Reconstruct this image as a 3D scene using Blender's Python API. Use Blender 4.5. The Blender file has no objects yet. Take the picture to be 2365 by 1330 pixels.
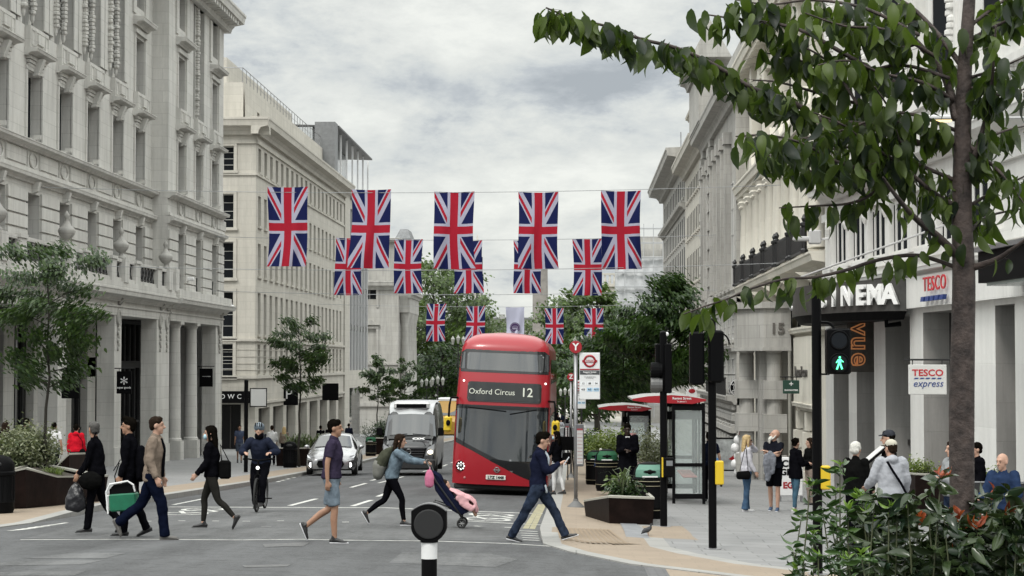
import bpy, bmesh, math, random
import numpy as np
from mathutils import Matrix, Vector, Euler, noise
R = math.radians
random.seed(7)
sc = bpy.context.scene
# ---------------------------------------------------------------- camera (eye at the world origin, street runs along +Y)
F = 4600.0
cam_d = bpy.data.cameras.new('camera'); cam = bpy.data.objects.new('camera', cam_d); sc.collection.objects.link(cam); sc.camera = cam
cam_d.sensor_width = 36; cam_d.lens = F / 2365 * 36; cam_d.clip_start = 0.1; cam_d.clip_end = 6000
cam.rotation_euler = (R(90 + 2.18), 0, R(1.84)); cam.location = (0, 0, 0)
CM = cam.rotation_euler.to_matrix()
# ---------------------------------------------------------------- world: overcast sky with broken cloud
wd = bpy.data.worlds.new('World'); sc.world = wd; wd.use_nodes = True
class NT:
    def __init__(s, nt): s.nt = nt
    def new(s, t, **kw):
        n = s.nt.nodes.new(t)
        for k, v in kw.items(): setattr(n, k, v)
        return n
    def lk(s, a, b): s.nt.links.new(a, b)
    def put(s, sock, v):
        if isinstance(v, (int, float, tuple, list)): sock.default_value = v
        else: s.nt.links.new(v, sock)
    def m(s, op, a, b=0.0, c=0.0, clamp=False):
        n = s.nt.nodes.new('ShaderNodeMath'); n.operation = op; n.use_clamp = clamp
        s.put(n.inputs[0], a); s.put(n.inputs[1], b); s.put(n.inputs[2], c); return n.outputs[0]
    def mix(s, f, a, b, mode='MIX'):
        n = s.nt.nodes.new('ShaderNodeMix'); n.data_type = 'RGBA'; n.blend_type = mode
        s.put(n.inputs[0], f); s.put(n.inputs[6], a); s.put(n.inputs[7], b); return n.outputs[2]
    def noise(s, vec, scale, det=4, rough=.55, dist=0.0):
        n = s.nt.nodes.new('ShaderNodeTexNoise'); n.inputs['Scale'].default_value = scale; n.inputs['Detail'].default_value = det
        n.inputs['Roughness'].default_value = rough; n.inputs['Distortion'].default_value = dist
        if vec is not None: s.nt.links.new(vec, n.inputs['Vector'])
        return n.outputs['Fac']
    def ramp(s, f, stops):
        n = s.nt.nodes.new('ShaderNodeValToRGB'); e = n.color_ramp.elements
        while len(e) < len(stops): e.new(0.5)
        for i, (p, c) in enumerate(stops):
            e[i].position = p; e[i].color = (c, c, c, 1) if isinstance(c, (int, float)) else (*c, 1)
        s.put(n.inputs[0], f); return n.outputs[0]
    def comb(s, x, y, z=0.0):
        n = s.nt.nodes.new('ShaderNodeCombineXYZ'); s.put(n.inputs[0], x); s.put(n.inputs[1], y); s.put(n.inputs[2], z); return n.outputs[0]
    def sep(s, v):
        n = s.nt.nodes.new('ShaderNodeSeparateXYZ'); s.nt.links.new(v, n.inputs[0]); return n.outputs
SUN_EL, SUN_AZ = R(52), R(205)          # azimuth measured clockwise from +Y
T = NT(wd.node_tree); bg = wd.node_tree.nodes['Background']
sky = T.new('ShaderNodeTexSky', sky_type='NISHITA', sun_disc=False, sun_elevation=SUN_EL, sun_rotation=SUN_AZ)
tc = T.new('ShaderNodeTexCoord'); gx, gy, gz_ = T.sep(tc.outputs['Generated'])
dz = T.m('MAXIMUM', gz_, 0.0); den = T.m('ADD', dz, 0.10)
cv = T.comb(T.m('MULTIPLY', T.m('DIVIDE', gx, den), .9), T.m('DIVIDE', gy, T.m('MULTIPLY', den, 1.6)), 0)
cv2 = T.comb(T.m('MULTIPLY', gx, 9.0), T.m('MULTIPLY', gz_, 20.0), T.m('MULTIPLY', gy, 3.0))
n1 = T.noise(cv2, .95, 10, .58, .22); n2 = T.noise(cv2, 4.0, 10, .66, .15); n3 = T.noise(cv, .9, 5, .5)
# bright billows against grey-blue underside
cl = T.m('ADD', T.m('MULTIPLY', n1, .68), T.m('MULTIPLY', n2, .32))
uu = T.m('DIVIDE', gx, T.m('MAXIMUM', gy, .05)); vv = T.m('DIVIDE', gz_, T.m('MAXIMUM', gy, .05))
for (bu, bv, su, sv_, am) in ((-.061, .141, .034, .011, .085), (.015, .147, .030, .009, .075), (-.089, .107, .030, .008, .06), (.040, .111, .020, .009, .05), (-.010, .108, .013, .005, .05), (-.115, .150, .02, .01, .03)):
    q1 = T.m('POWER', T.m('DIVIDE', T.m('SUBTRACT', uu, bu), su), 2.0); q2 = T.m('POWER', T.m('DIVIDE', T.m('SUBTRACT', vv, bv), sv_), 2.0)
    cl = T.m('SUBTRACT', cl, T.m('MULTIPLY', T.m('EXPONENT', T.m('MULTIPLY', T.m('ADD', q1, q2), -.6)), T.m('MULTIPLY', n2, am * 2)))
colr = T.ramp(cl, [(.34, (.42, .455, .485)), (.40, (.53, .565, .59)), (.445, (.66, .69, .685)), (.50, (.76, .78, .75)), (.61, (.90, .915, .865))])
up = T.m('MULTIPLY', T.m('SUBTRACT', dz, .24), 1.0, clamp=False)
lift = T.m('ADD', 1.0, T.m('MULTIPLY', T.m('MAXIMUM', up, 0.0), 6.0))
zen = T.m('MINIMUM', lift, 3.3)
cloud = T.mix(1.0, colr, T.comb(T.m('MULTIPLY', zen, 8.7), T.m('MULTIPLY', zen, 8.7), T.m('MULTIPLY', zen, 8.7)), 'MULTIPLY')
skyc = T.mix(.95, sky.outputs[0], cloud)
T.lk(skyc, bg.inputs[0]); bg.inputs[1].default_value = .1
# ---------------------------------------------------------------- soft sun behind the cloud
sd = bpy.data.lights.new('sun', 'SUN'); so = bpy.data.objects.new('sun', sd); sc.collection.objects.link(so)
sd.energy = 1.5; sd.angle = R(14); sd.color = (1, .965, .91)
sv = Vector((math.sin(SUN_AZ) * math.cos(SUN_EL), math.cos(SUN_AZ) * math.cos(SUN_EL), math.sin(SUN_EL)))
so.rotation_euler = sv.to_track_quat('Z', 'Y').to_euler(); so.location = (0, 0, 60)
sc.view_settings.view_transform = 'Standard'; sc.view_settings.look = 'None'; sc.view_settings.gamma = 1; sc.view_settings.exposure = 0.22
sc.render.resolution_x = 1024; sc.render.resolution_y = 576

# ---------------------------------------------------------------- ground shape and placing helpers
def hroad(y):      # how far the road lies below the eye
    if y < 90: return 1.57 + .0345 * y
    if y < 210: return 4.675 + (y - 90) * .0245
    if y < 300: return 7.615 + (y - 210) * .0105
    return 8.56
def cross(x):
    if x < -4: return 0.0
    if x < -.6: return -.034 * (x + 4)
    return -.1156 - .035 * (min(x, 9) + .6)
def gz(x, y): return -hroad(y) + cross(x)
def ray(px, py):
    v = CM @ Vector(((px - 1182.5) / F, -(py - 665) / F, -1)); return v
def W(px, py, y):
    v = ray(px, py); return v * (y / v.y)
def G(px, py, lift=0.0):       # where a sight line meets the ground
    v = ray(px, py); lo, hi = 3.0, 900.0
    for _ in range(60):
        mid = (lo + hi) / 2; p = v * (mid / v.y)
        if p.z > gz(p.x, p.y) + lift: lo = mid
        else: hi = mid
    return v * (lo / v.y)
def X(px, y): return W(px, 840, y).x
# ---------------------------------------------------------------- mesh builder
class MB:
    def __init__(s, M=None): s.v = []; s.f = []; s.mi = []; s.M = M or Matrix.Identity(4); s.m = 0; s.uv = None
    def pts(s, P):
        b = len(s.v); M = s.M
        for p in P: s.v.append(tuple(M @ Vector(p)))
        return b
    def face(s, idx, m=None):
        if s.M.determinant() < 0: idx = idx[::-1]
        s.f.append(tuple(idx)); s.mi.append(s.m if m is None else m)
    def quad(s, a, b, c, d, m=None):
        k = s.pts([a, b, c, d]); s.face([k, k + 1, k + 2, k + 3], m)
    def poly(s, P, m=None):
        k = s.pts(P); s.face(list(range(k, k + len(P))), m)
    def box(s, x0, x1, y0, y1, z0, z1, m=None):
        if x0 > x1: x0, x1 = x1, x0
        if y0 > y1: y0, y1 = y1, y0
        if z0 > z1: z0, z1 = z1, z0
        k = s.pts([(x0, y0, z0), (x1, y0, z0), (x1, y1, z0), (x0, y1, z0), (x0, y0, z1), (x1, y0, z1), (x1, y1, z1), (x0, y1, z1)])
        for q in ((0, 3, 2, 1), (4, 5, 6, 7), (0, 1, 5, 4), (1, 2, 6, 5), (2, 3, 7, 6), (3, 0, 4, 7)): s.face([k + i for i in q], m)
        return s
    def rbox(s, x0, x1, y0, y1, z0, z1, b=.02, m=None):      # box with chamfered upright and top edges
        if x0 > x1: x0, x1 = x1, x0
        if y0 > y1: y0, y1 = y1, y0
        def ring(e, z): return [(x0 + e + b, y0 + e, z), (x1 - e - b, y0 + e, z), (x1 - e, y0 + e + b, z), (x1 - e, y1 - e - b, z), (x1 - e - b, y1 - e, z), (x0 + e + b, y1 - e, z), (x0 + e, y1 - e - b, z), (x0 + e, y0 + e + b, z)]
        rs = [ring(b, z0), ring(0, z0 + b), ring(0, z1 - b), ring(b, z1)]; s.rings(rs, m=m); return s
    def rings(s, rs, closed=True, cap=True, m=None):
        ks = [s.pts(r) for r in rs]; n = len(rs[0])
        for a, b in zip(ks, ks[1:]):
            for i in range(n if closed else n - 1):
                j = (i + 1) % n; s.face([a + i, a + j, b + j, b + i], m)
        if cap:
            s.face([ks[0] + i for i in range(n)][::-1], m); s.face([ks[-1] + i for i in range(n)], m)
    def extr(s, P, axis, a0, a1, m=None):      # extrude 2-D outline P along axis
        def mk(p, a): return (a, p[0], p[1]) if axis == 0 else ((p[0], a, p[1]) if axis == 1 else (p[0], p[1], a))
        s.rings([[mk(p, a0) for p in P], [mk(p, a1) for p in P]], m=m); return s
    def lathe(s, c, prof, n=14, m=None):       # prof: (radius, height)
        s.rings([[(c[0] + r * math.cos(2 * math.pi * i / n), c[1] + r * math.sin(2 * math.pi * i / n), c[2] + z) for i in range(n)] for r, z in prof], m=m); return s
    def tube(s, P, rad, n=8, m=None, lat=None, cap=True):
        P = [Vector(p) for p in P]
        if not isinstance(rad, (list, tuple)): rad = [rad] * len(P)
        rs = []; prev = None
        for i, p in enumerate(P):
            t = (P[min(i + 1, len(P) - 1)] - P[max(i - 1, 0)])
            t = t.normalized() if t.length > 1e-9 else Vector((0, 0, 1))
            ref = Vector(lat) if lat is not None else (prev if prev is not None else (Vector((0, 0, 1)) if abs(t.z) < .9 else Vector((1, 0, 0))))
            u = ref - t * ref.dot(t)
            if u.length < 1e-5: u = Vector((0, 1, 0)) - t * t.y
            u.normalize(); w = t.cross(u); prev = u
            r = rad[i]; ra, rb = r if isinstance(r, tuple) else (r, r)
            rs.append([tuple(p + u * (ra * math.cos(2 * math.pi * k / n)) + w * (rb * math.sin(2 * math.pi * k / n))) for k in range(n)])
        s.rings(rs, m=m, cap=cap); return s
    def ctube(s, P, rad, n=10, m=None, lat=None, sub=3, ce=(1, 1)):      # capped with rounded ends, smoothed path
        P = [Vector(p) for p in P]; rr = [r if isinstance(r, tuple) else (r, r) for r in (rad if isinstance(rad, (list, tuple)) and not isinstance(rad, tuple) else [rad] * len(P))]
        Q = []; q = []
        for i in range(len(P) - 1):
            a = P[max(i - 1, 0)]; b = P[i]; c = P[i + 1]; d = P[min(i + 2, len(P) - 1)]
            for k in range(sub):
                t = k / sub
                Q.append(.5 * ((2 * b) + (c - a) * t + (2 * a - 5 * b + 4 * c - d) * t * t + (3 * b - a - 3 * c + d) * t ** 3))
                q.append((rr[i][0] * (1 - t) + rr[i + 1][0] * t, rr[i][1] * (1 - t) + rr[i + 1][1] * t))
        Q.append(P[-1]); q.append(rr[-1])
        t0 = (Q[0] - Q[1]).normalized(); t1 = (Q[-1] - Q[-2]).normalized()
        def capend(p, t, r, k):
            e = min(r) * k; return [(p + t * e * math.sin(a), (r[0] * math.cos(a), r[1] * math.cos(a))) for a in (R(35), R(65), R(84))]
        A = capend(Q[0], t0, q[0], ce[0])[::-1]; B = capend(Q[-1], t1, q[-1], ce[1])
        s.tube([a[0] for a in A] + Q + [b[0] for b in B], [a[1] for a in A] + q + [b[1] for b in B], n, m, lat); return s
    def ball(s, c, r, n=12, m=None, rot=None):
        rx, ry, rz = r if isinstance(r, tuple) else (r, r, r); c = Vector(c)
        rs = []
        for j in range(1, n // 2 + 2):
            a = -math.pi / 2 + math.pi * (j - .5) / (n // 2 + 1.0)
            ring = []
            for i in range(n):
                p = Vector((rx * math.cos(a) * math.cos(2 * math.pi * i / n), ry * math.cos(a) * math.sin(2 * math.pi * i / n), rz * math.sin(a)))
                if rot is not None: p = rot @ p
                ring.append(tuple(c + p))
            rs.append(ring)
        s.rings(rs, m=m); return s
    def torus(s, c, R0, r, axis='y', n=28, k=8, m=None, a0=0, a1=360):
        rs = []; full = (a1 - a0) >= 360; N = n if full else n + 1
        for i in range(N):
            a = R(a0) + R(a1 - a0) * i / n; ring = []
            for j in range(k):
                b = 2 * math.pi * j / k; d = R0 + r * math.cos(b); h = r * math.sin(b)
                p = {'y': (d * math.cos(a), h, d * math.sin(a)), 'x': (h, d * math.cos(a), d * math.sin(a)), 'z': (d * math.cos(a), d * math.sin(a), h)}[axis]
                ring.append((c[0] + p[0], c[1] + p[1], c[2] + p[2]))
            rs.append(ring)
        if full: rs.append(rs[0])
        s.rings(rs, cap=not full, m=m); return s
    def wall(s, s0, s1, z0, z1, holes, depth, m=None, mr=None, o=0.0):     # local frame: (along, out, up)
        S = sorted({s0, s1} | {v for h in holes for v in h[:2] if s0 < v < s1}); Z = sorted({z0, z1} | {v for h in holes for v in h[2:4] if z0 < v < z1})
        for a, b in zip(S, S[1:]):
            for c, d in zip(Z, Z[1:]):
                mx, mz = (a + b) / 2, (c + d) / 2
                if any(h[0] < mx < h[1] and h[2] < mz < h[3] for h in holes): continue
                s.quad((a, o, c), (b, o, c), (b, o, d), (a, o, d), m)
        for h in holes:
            a, b, c, d = h[:4]; e = o - depth; k = mr if mr is not None else m
            s.quad((a, o, c), (a, o, d), (a, e, d), (a, e, c), k); s.quad((b, o, c), (b, e, c), (b, e, d), (b, o, d), k)
            s.quad((a, o, c), (a, e, c), (b, e, c), (b, o, c), k); s.quad((a, o, d), (b, o, d), (b, e, d), (a, e, d), k)
        return s
    def build(s, name, mats, parent=None, world=False, smooth=False, **kw):
        me = bpy.data.meshes.new(name); me.from_pydata(s.v, [], s.f)
        if not isinstance(mats, (list, tuple)): mats = [mats]
        for m_ in mats: me.materials.append(m_)
        if len(mats) > 1: me.polygons.foreach_set('material_index', [min(i, len(mats) - 1) for i in s.mi])
        if smooth is True: me.polygons.foreach_set('use_smooth', [True] * len(me.polygons))
        me.update(); o = bpy.data.objects.new(name, me); sc.collection.objects.link(o)
        if smooth == 'auto':
            bm = bmesh.new(); bm.from_mesh(me); bmesh.ops.remove_doubles(bm, verts=bm.verts, dist=1e-4); bmesh.ops.recalc_face_normals(bm, faces=bm.faces); bm.to_mesh(me); bm.free(); me.shade_auto(R(38)) if hasattr(me, 'shade_auto') else me.set_sharp_from_angle(angle=R(38))
            me.polygons.foreach_set('use_smooth', [True] * len(me.polygons))
        if parent is not None:
            o.parent = parent
            if world: o.matrix_parent_inverse = matw(parent).inverted()
        tag(o, **kw); return o
def matw(o):
    m = o.matrix_basis.copy()
    return m if o.parent is None else matw(o.parent) @ o.matrix_parent_inverse @ m
def tag(o, label=None, cat=None, group=None, kind=None):
    if label: o['label'] = label
    if cat: o['category'] = cat
    if group: o['group'] = group
    if kind: o['kind'] = kind
    return o
def thing(name, loc, label, cat, rz=0, group=None, rot=None):
    o = bpy.data.objects.new(name, None); sc.collection.objects.link(o); o.location = loc; o.rotation_euler = rot or (0, 0, rz); o.empty_display_size = .3
    return tag(o, label, cat, group)
def kids(o): return [c for c in sc.collection.objects if c.parent == o]
def copy_tree(o, parent=None, _k=None):
    k = _k if _k is not None else list(sc.collection.objects)
    c = o.copy(); sc.collection.objects.link(c)
    if parent is not None: c.parent = parent
    for ch in [q for q in k if q.parent == o]: copy_tree(ch, c, k)
    return c
def inst(proto, name, parent=None, M=None, mpi=None):
    o = bpy.data.objects.new(name, proto.data if hasattr(proto, 'data') else proto); sc.collection.objects.link(o); o.parent = parent
    if parent is not None and mpi: o.matrix_parent_inverse = matw(parent).inverted()
    if M is not None: o.matrix_basis = M
    return o
def frame(x, y, ang, out_right=True):
    """facade frame: along = (sin ang, cos ang); out_right True: faces +X side when ang=0"""
    u = Vector((math.sin(ang), math.cos(ang), 0)); n = Vector((math.cos(ang), -math.sin(ang), 0)) * (1 if out_right else -1)
    return Matrix(((u.x, n.x, 0, x), (u.y, n.y, 0, y), (0, 0, 1, 0), (0, 0, 0, 1)))
_tc = {}
def text(s, size, mat, M, parent=None, world=True, depth=.01, align='CENTER', name='lettering', bold=0.0, shear=0.0, sx=1.0, space=1.0):
    cu = bpy.data.curves.new('t', 'FONT'); cu.body = s; cu.size = size; cu.extrude = depth; cu.align_x = align; cu.align_y = 'CENTER'; cu.offset = bold; cu.shear = shear; cu.space_character = space; cu.resolution_u = 4
    ob = bpy.data.objects.new('t', cu); me = bpy.data.meshes.new_from_object(ob); bpy.data.objects.remove(ob)
    me.name = name; me.materials.clear(); me.materials.append(mat)
    me.transform(Matrix.Diagonal((sx, 1, 1, 1)))
    o = bpy.data.objects.new(name, me); sc.collection.objects.link(o)
    if parent is not None:
        o.parent = parent
        if world: o.matrix_parent_inverse = matw(parent).inverted()
    o.matrix_basis = M; return o
def tmat(x, y, z, face='cam', roll=0):     # text lies in local XY; returns matrix making it stand up facing the given way
    if face == 'cam': Rm = Matrix(((1, 0, 0), (0, 0, -1), (0, 1, 0)))
    elif face == '-x': Rm = Matrix(((0, 0, -1), (-1, 0, 0), (0, 1, 0)))
    elif face == '+x': Rm = Matrix(((0, 0, 1), (1, 0, 0), (0, 1, 0)))
    return Matrix.Translation((x, y, z)) @ Rm.to_4x4() @ Matrix.Rotation(roll, 4, 'Z')
# ---------------------------------------------------------------- materials
MC = {}
def mat(name, col, rough=.6, metal=0.0, var=0.0, vs=3.0, bump=0.0, bs=20.0, emit=0.0, coat=0.0, spec=.5, trans=0.0, alpha=1.0, col2=None, det=5):
    if name in MC: return MC[name]
    m = bpy.data.materials.new(name); m.use_nodes = True; n = NT(m.node_tree); b = m.node_tree.nodes['Principled BSDF']
    b.inputs['Base Color'].default_value = (*col, 1); b.inputs['Roughness'].default_value = rough; b.inputs['Metallic'].default_value = metal
    b.inputs['Specular IOR Level'].default_value = spec; b.inputs['Coat Weight'].default_value = coat; b.inputs['Coat Roughness'].default_value = .06
    if trans: b.inputs['Transmission Weight'].default_value = trans
    if alpha < 1: b.inputs['Alpha'].default_value = alpha
    if emit: b.inputs['Emission Color'].default_value = (*col, 1); b.inputs['Emission Strength'].default_value = emit
    tcn = n.new('ShaderNodeTexCoord')
    if var:
        f = n.noise(tcn.outputs['Object'], vs, det, .6)
        c2 = col2 or tuple(c * (1 - var) for c in col); c1 = tuple(min(1, c * (1 + var * .5)) for c in col)
        f2 = n.ramp(f, [(.32, 0.0), (.68, 1.0)]); n.lk(n.mix(f2, (*c2, 1), (*c1, 1)), b.inputs['Base Color'])
    if bump:
        f = n.noise(tcn.outputs['Object'], bs, 6, .6); bn = n.new('ShaderNodeBump'); bn.inputs['Strength'].default_value = bump; bn.inputs['Distance'].default_value = .02
        n.lk(f, bn.inputs['Height']); n.lk(bn.outputs[0], b.inputs['Normal'])
    MC[name] = m; return m
def stone(name, col, joint=.35, bw=1.1, bh=.42, stain=.25, jm=.012, off=.5, warm=(.92, .9, .84)):
    m = bpy.data.materials.new(name); m.use_nodes = True; n = NT(m.node_tree); b = m.node_tree.nodes['Principled BSDF']
    g = n.new('ShaderNodeNewGeometry'); x, y, z = n.sep(g.outputs['Position']); nx, ny, nz = n.sep(g.outputs['Normal'])
    br = n.new('ShaderNodeTexBrick'); br.inputs['Scale'].default_value = 1; br.inputs['Brick Width'].default_value = bw; br.inputs['Row Height'].default_value = bh
    br.inputs['Mortar Size'].default_value = jm; br.inputs['Mortar Smooth'].default_value = .3; br.offset = off
    br.inputs['Color1'].default_value = (*col, 1); br.inputs['Color2'].default_value = (*[c * .9 for c in col], 1); br.inputs['Mortar'].default_value = (*[c * (1 - joint) for c in col], 1)
    n.lk(n.comb(n.m('ADD', x, y), z, 0), br.inputs['Vector'])
    big = n.noise(g.outputs['Position'], .55, 6, .65); streak = n.noise(n.comb(n.m('MULTIPLY', x, 2.2), n.m('MULTIPLY', y, 2.2), n.m('MULTIPLY', z, .22)), 1.0, 6, .7)
    fine = n.noise(g.outputs['Position'], 9, 5, .7)
    c = n.mix(n.ramp(big, [(.35, 0.0), (.7, stain)]), br.outputs['Color'], (*[a * w * .72 for a, w in zip(col, warm)], 1))
    c = n.mix(n.ramp(streak, [(.42, 0.0), (.72, stain * 1.9)]), c, (*[a * .5 for a in col], 1))
    c = n.mix(n.ramp(fine, [(.3, .16), (.7, 0.0)]), c, (*[a * .55 for a in col], 1))
    ao = n.new('ShaderNodeAmbientOcclusion') if False else None
    n.lk(c, b.inputs['Base Color']); b.inputs['Roughness'].default_value = .85; b.inputs['Specular IOR Level'].default_value = .25
    bn = n.new('ShaderNodeBump'); bn.inputs['Strength'].default_value = .35; bn.inputs['Distance'].default_value = .01
    n.lk(n.m('ADD', n.m('MULTIPLY', br.outputs['Fac'], -1.0), n.m('MULTIPLY', fine, .35)), bn.inputs['Height']); n.lk(bn.outputs[0], b.inputs['Normal'])
    MC[name] = m; return m
def leafmat(name, col, col2, trans=.35, rough=.45, vs=1.5, rp=(.2, .85)):
    m = bpy.data.materials.new(name); m.use_nodes = True; n = NT(m.node_tree); nt = m.node_tree; b = nt.nodes['Principled BSDF']; out = nt.nodes['Material Output']
    g = n.new('ShaderNodeNewGeometry'); f = n.m('ADD', n.m('MULTIPLY', g.outputs['Random Per Island'], .65), n.m('MULTIPLY', n.noise(g.outputs['Position'], vs, 3), .45))
    c = n.mix(n.ramp(f, [(rp[0], 0.0), (rp[1], 1.0)]), (*col, 1), (*col2, 1)); n.lk(c, b.inputs['Base Color']); b.inputs['Roughness'].default_value = rough; b.inputs['Specular IOR Level'].default_value = .4
    t = n.new('ShaderNodeBsdfTranslucent'); n.lk(n.mix(.5, c, (*[min(1, a * k) for a, k in zip(col2, (1.6, 1.9, .7))], 1)), t.inputs[0])
    mx = n.new('ShaderNodeMixShader'); mx.inputs[0].default_value = trans; n.lk(b.outputs[0], mx.inputs[1]); n.lk(t.outputs[0], mx.inputs[2]); n.lk(mx.outputs[0], out.inputs[0])
    MC[name] = m; return m
def glassdark(name, col=(.010, .012, .015), rough=.12, spec=.12): return mat(name, col, rough, spec=spec)
black = mat('black_paint', (.0035, .0035, .004), .4, spec=.06); satin = mat('satin_black', (.005, .005, .0055), .55, spec=.04)
white = mat('white_paint', (.72, .72, .72), .45); chrome = mat('chrome', (.6, .6, .6), .2, 1.0); steel = mat('galvanised_steel', (.30, .30, .31), .45, .8, var=.2)
glass_w = glassdark('window_glass'); rubber = mat('tyre_rubber', (.012, .012, .012), .8)
redp = mat('red_paint', (.30, .006, .014), .3, coat=.3); yellow = mat('yellow_paint', (.60, .42, .02), .45)
def clearglass(name, tint=(.8, .85, .85), a=.16):
    m = bpy.data.materials.new(name); m.use_nodes = True; n = NT(m.node_tree); nt = m.node_tree; out = nt.nodes['Material Output']; b = nt.nodes['Principled BSDF']
    b.inputs['Base Color'].default_value = (*tint, 1); b.inputs['Roughness'].default_value = .05
    t = n.new('ShaderNodeBsdfTransparent'); t.inputs[0].default_value = (.9, .93, .92, 1); mx = n.new('ShaderNodeMixShader'); mx.inputs[0].default_value = a
    n.lk(t.outputs[0], mx.inputs[1]); n.lk(b.outputs[0], mx.inputs[2]); n.lk(mx.outputs[0], out.inputs[0]); return m
clear = clearglass('clear_glass')
# ---------------------------------------------------------------- ground, road, pavements, markings
def asphalt(name, base, dirt=.25, speck=.35):
    m = bpy.data.materials.new(name); m.use_nodes = True; n = NT(m.node_tree); b = m.node_tree.nodes['Principled BSDF']
    g = n.new('ShaderNodeNewGeometry'); P = g.outputs['Position']; x, y, z = n.sep(P)
    big = n.noise(P, .35, 6, .7); track = n.noise(n.comb(n.m('MULTIPLY', x, 1.4), n.m('MULTIPLY', y, .16), 0), 1.0, 6, .65); fine = n.noise(P, 20, 7, .85); mid = n.noise(P, 3.2, 7, .75)
    c = n.mix(n.ramp(big, [(.3, 0.0), (.7, 1.0)]), (*[v * (1 - dirt) for v in base], 1), (*[v * (1 + dirt) for v in base], 1))
    c = n.mix(n.ramp(track, [(.4, 0.0), (.66, .75)]), c, (*[v * 1.9 for v in base], 1))
    c = n.mix(n.ramp(mid, [(.50, 0.0), (.68, .7)]), c, (*[v * .45 for v in base], 1))
    c = n.mix(n.ramp(fine, [(.48, 0.0), (.66, min(1, speck * 1.1))]), c, (*[min(1, v * 2.2) for v in base], 1))
    n.lk(c, b.inputs['Base Color']); b.inputs['Roughness'].default_value = .82; b.inputs['Specular IOR Level'].default_value = .3
    bn = n.new('ShaderNodeBump'); bn.inputs['Strength'].default_value = .7; bn.inputs['Distance'].default_value = .012; n.lk(fine, bn.inputs['Height']); n.lk(bn.outputs[0], b.inputs['Normal'])
    MC[name] = m; return m
def slabs(name, col, bw, bh, joint=.45, var=.18):
    m = bpy.data.materials.new(name); m.use_nodes = True; n = NT(m.node_tree); b = m.node_tree.nodes['Principled BSDF']
    g = n.new('ShaderNodeNewGeometry'); P = g.outputs['Position']; x, y, z = n.sep(P)
    br = n.new('ShaderNodeTexBrick'); br.inputs['Scale'].default_value = 1; br.inputs['Brick Width'].default_value = bw; br.inputs['Row Height'].default_value = bh; br.inputs['Mortar Size'].default_value = .012
    br.inputs['Color1'].default_value = (*col, 1); br.inputs['Color2'].default_value = (*[c * (1 - var) for c in col], 1); br.inputs['Mortar'].default_value = (*[c * (1 - joint) for c in col], 1)
    n.lk(n.comb(x, y, 0), br.inputs['Vector']); st = n.noise(P, 1.1, 7, .7); fi = n.noise(P, 14, 5, .75)
    c = n.mix(n.ramp(st, [(.42, 0.0), (.7, .38)]), br.outputs['Color'], (*[v * .62 for v in col], 1)); c = n.mix(n.ramp(fi, [(.3, .22), (.7, 0.0)]), c, (*[v * .6 for v in col], 1))
    n.lk(c, b.inputs['Base Color']); b.inputs['Roughness'].default_value = .8
    bn = n.new('ShaderNodeBump'); bn.inputs['Strength'].default_value = .4; bn.inputs['Distance'].default_value = .008; n.lk(n.m('SUBTRACT', n.m('MULTIPLY', fi, .3), br.outputs['Fac']), bn.inputs['Height']); n.lk(bn.outputs[0], b.inputs['Normal'])
    MC[name] = m; return m
M_road = asphalt('asphalt', (.056, .057, .059), .34, .7); M_patch = asphalt('asphalt_patch', (.076, .077, .078), .45, .8); M_grnd = asphalt('far_ground', (.19, .185, .175), .15, .2)
M_dark = asphalt('crossing_surface', (.068, .069, .070), .5, .8)
M_slab = slabs('granite_paving', (.235, .235, .235), .75, .45); M_buff = slabs('buff_paving', (.27, .215, .16), .4, .4, .12, .08); M_kerb = slabs('granite_kerb', (.30, .295, .28), 5, .9, .5, .1)
M_sett = slabs('granite_setts', (.13, .13, .135), .2, .12, .5, .3); M_plaza = slabs('pale_plaza', (.48, .46, .42), 2, 2, .2, .1)
M_line = mat('road_line_white', (.56, .56, .53), .7, var=.45, vs=7, det=8); M_yl = mat('road_line_yellow', (.30, .275, .17), .7, var=.35, vs=7, det=8)
def ys(a, b, st): 
    n = max(1, int(round((b - a) / st))); return [a + (b - a) * i / n for i in range(n + 1)]
def sheet(name, mats, XS, YS, lift, parent=None, **kw):
    mb = MB(); k = [[mb.pts([(x, y, gz(x, y) + lift)]) for x in XS] for y in YS]
    for j in range(len(YS) - 1):
        for i in range(len(XS) - 1): mb.face([k[j][i], k[j][i + 1], k[j + 1][i + 1], k[j + 1][i]])
    return mb.build(name, mats, parent, smooth=True, **kw)
YG = [-40, -20, 0] + ys(5, 90, 5) + ys(95, 300, 5) + [320, 360, 450, 700, 1200, 2500]
sheet('ground', M_grnd, [-1500, -500, -150, -60, -30, -20, -15, -9.7, -7, -5.5, -4, -3, -2, -.6, 2, 5, 9, 15, 30, 60, 150, 500, 1500], YG, -.03, kind='structure')
YR = [-30, -10, 0] + ys(5, 90, 5) + ys(95, 300, 5)
sheet('road', M_road, [-40, -30, -20, -14, -9.55, -7, -5.5, -4, -3, -2, -.6, .5, 2, 4, 6.5, 9, 20, 30], YR, 0, kind='structure')
sheet('plaza', M_plaza, [-14, -9, -4, -.6, 4, 9, 16], [300, 330, 380, 450], .03, kind='structure')
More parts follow.
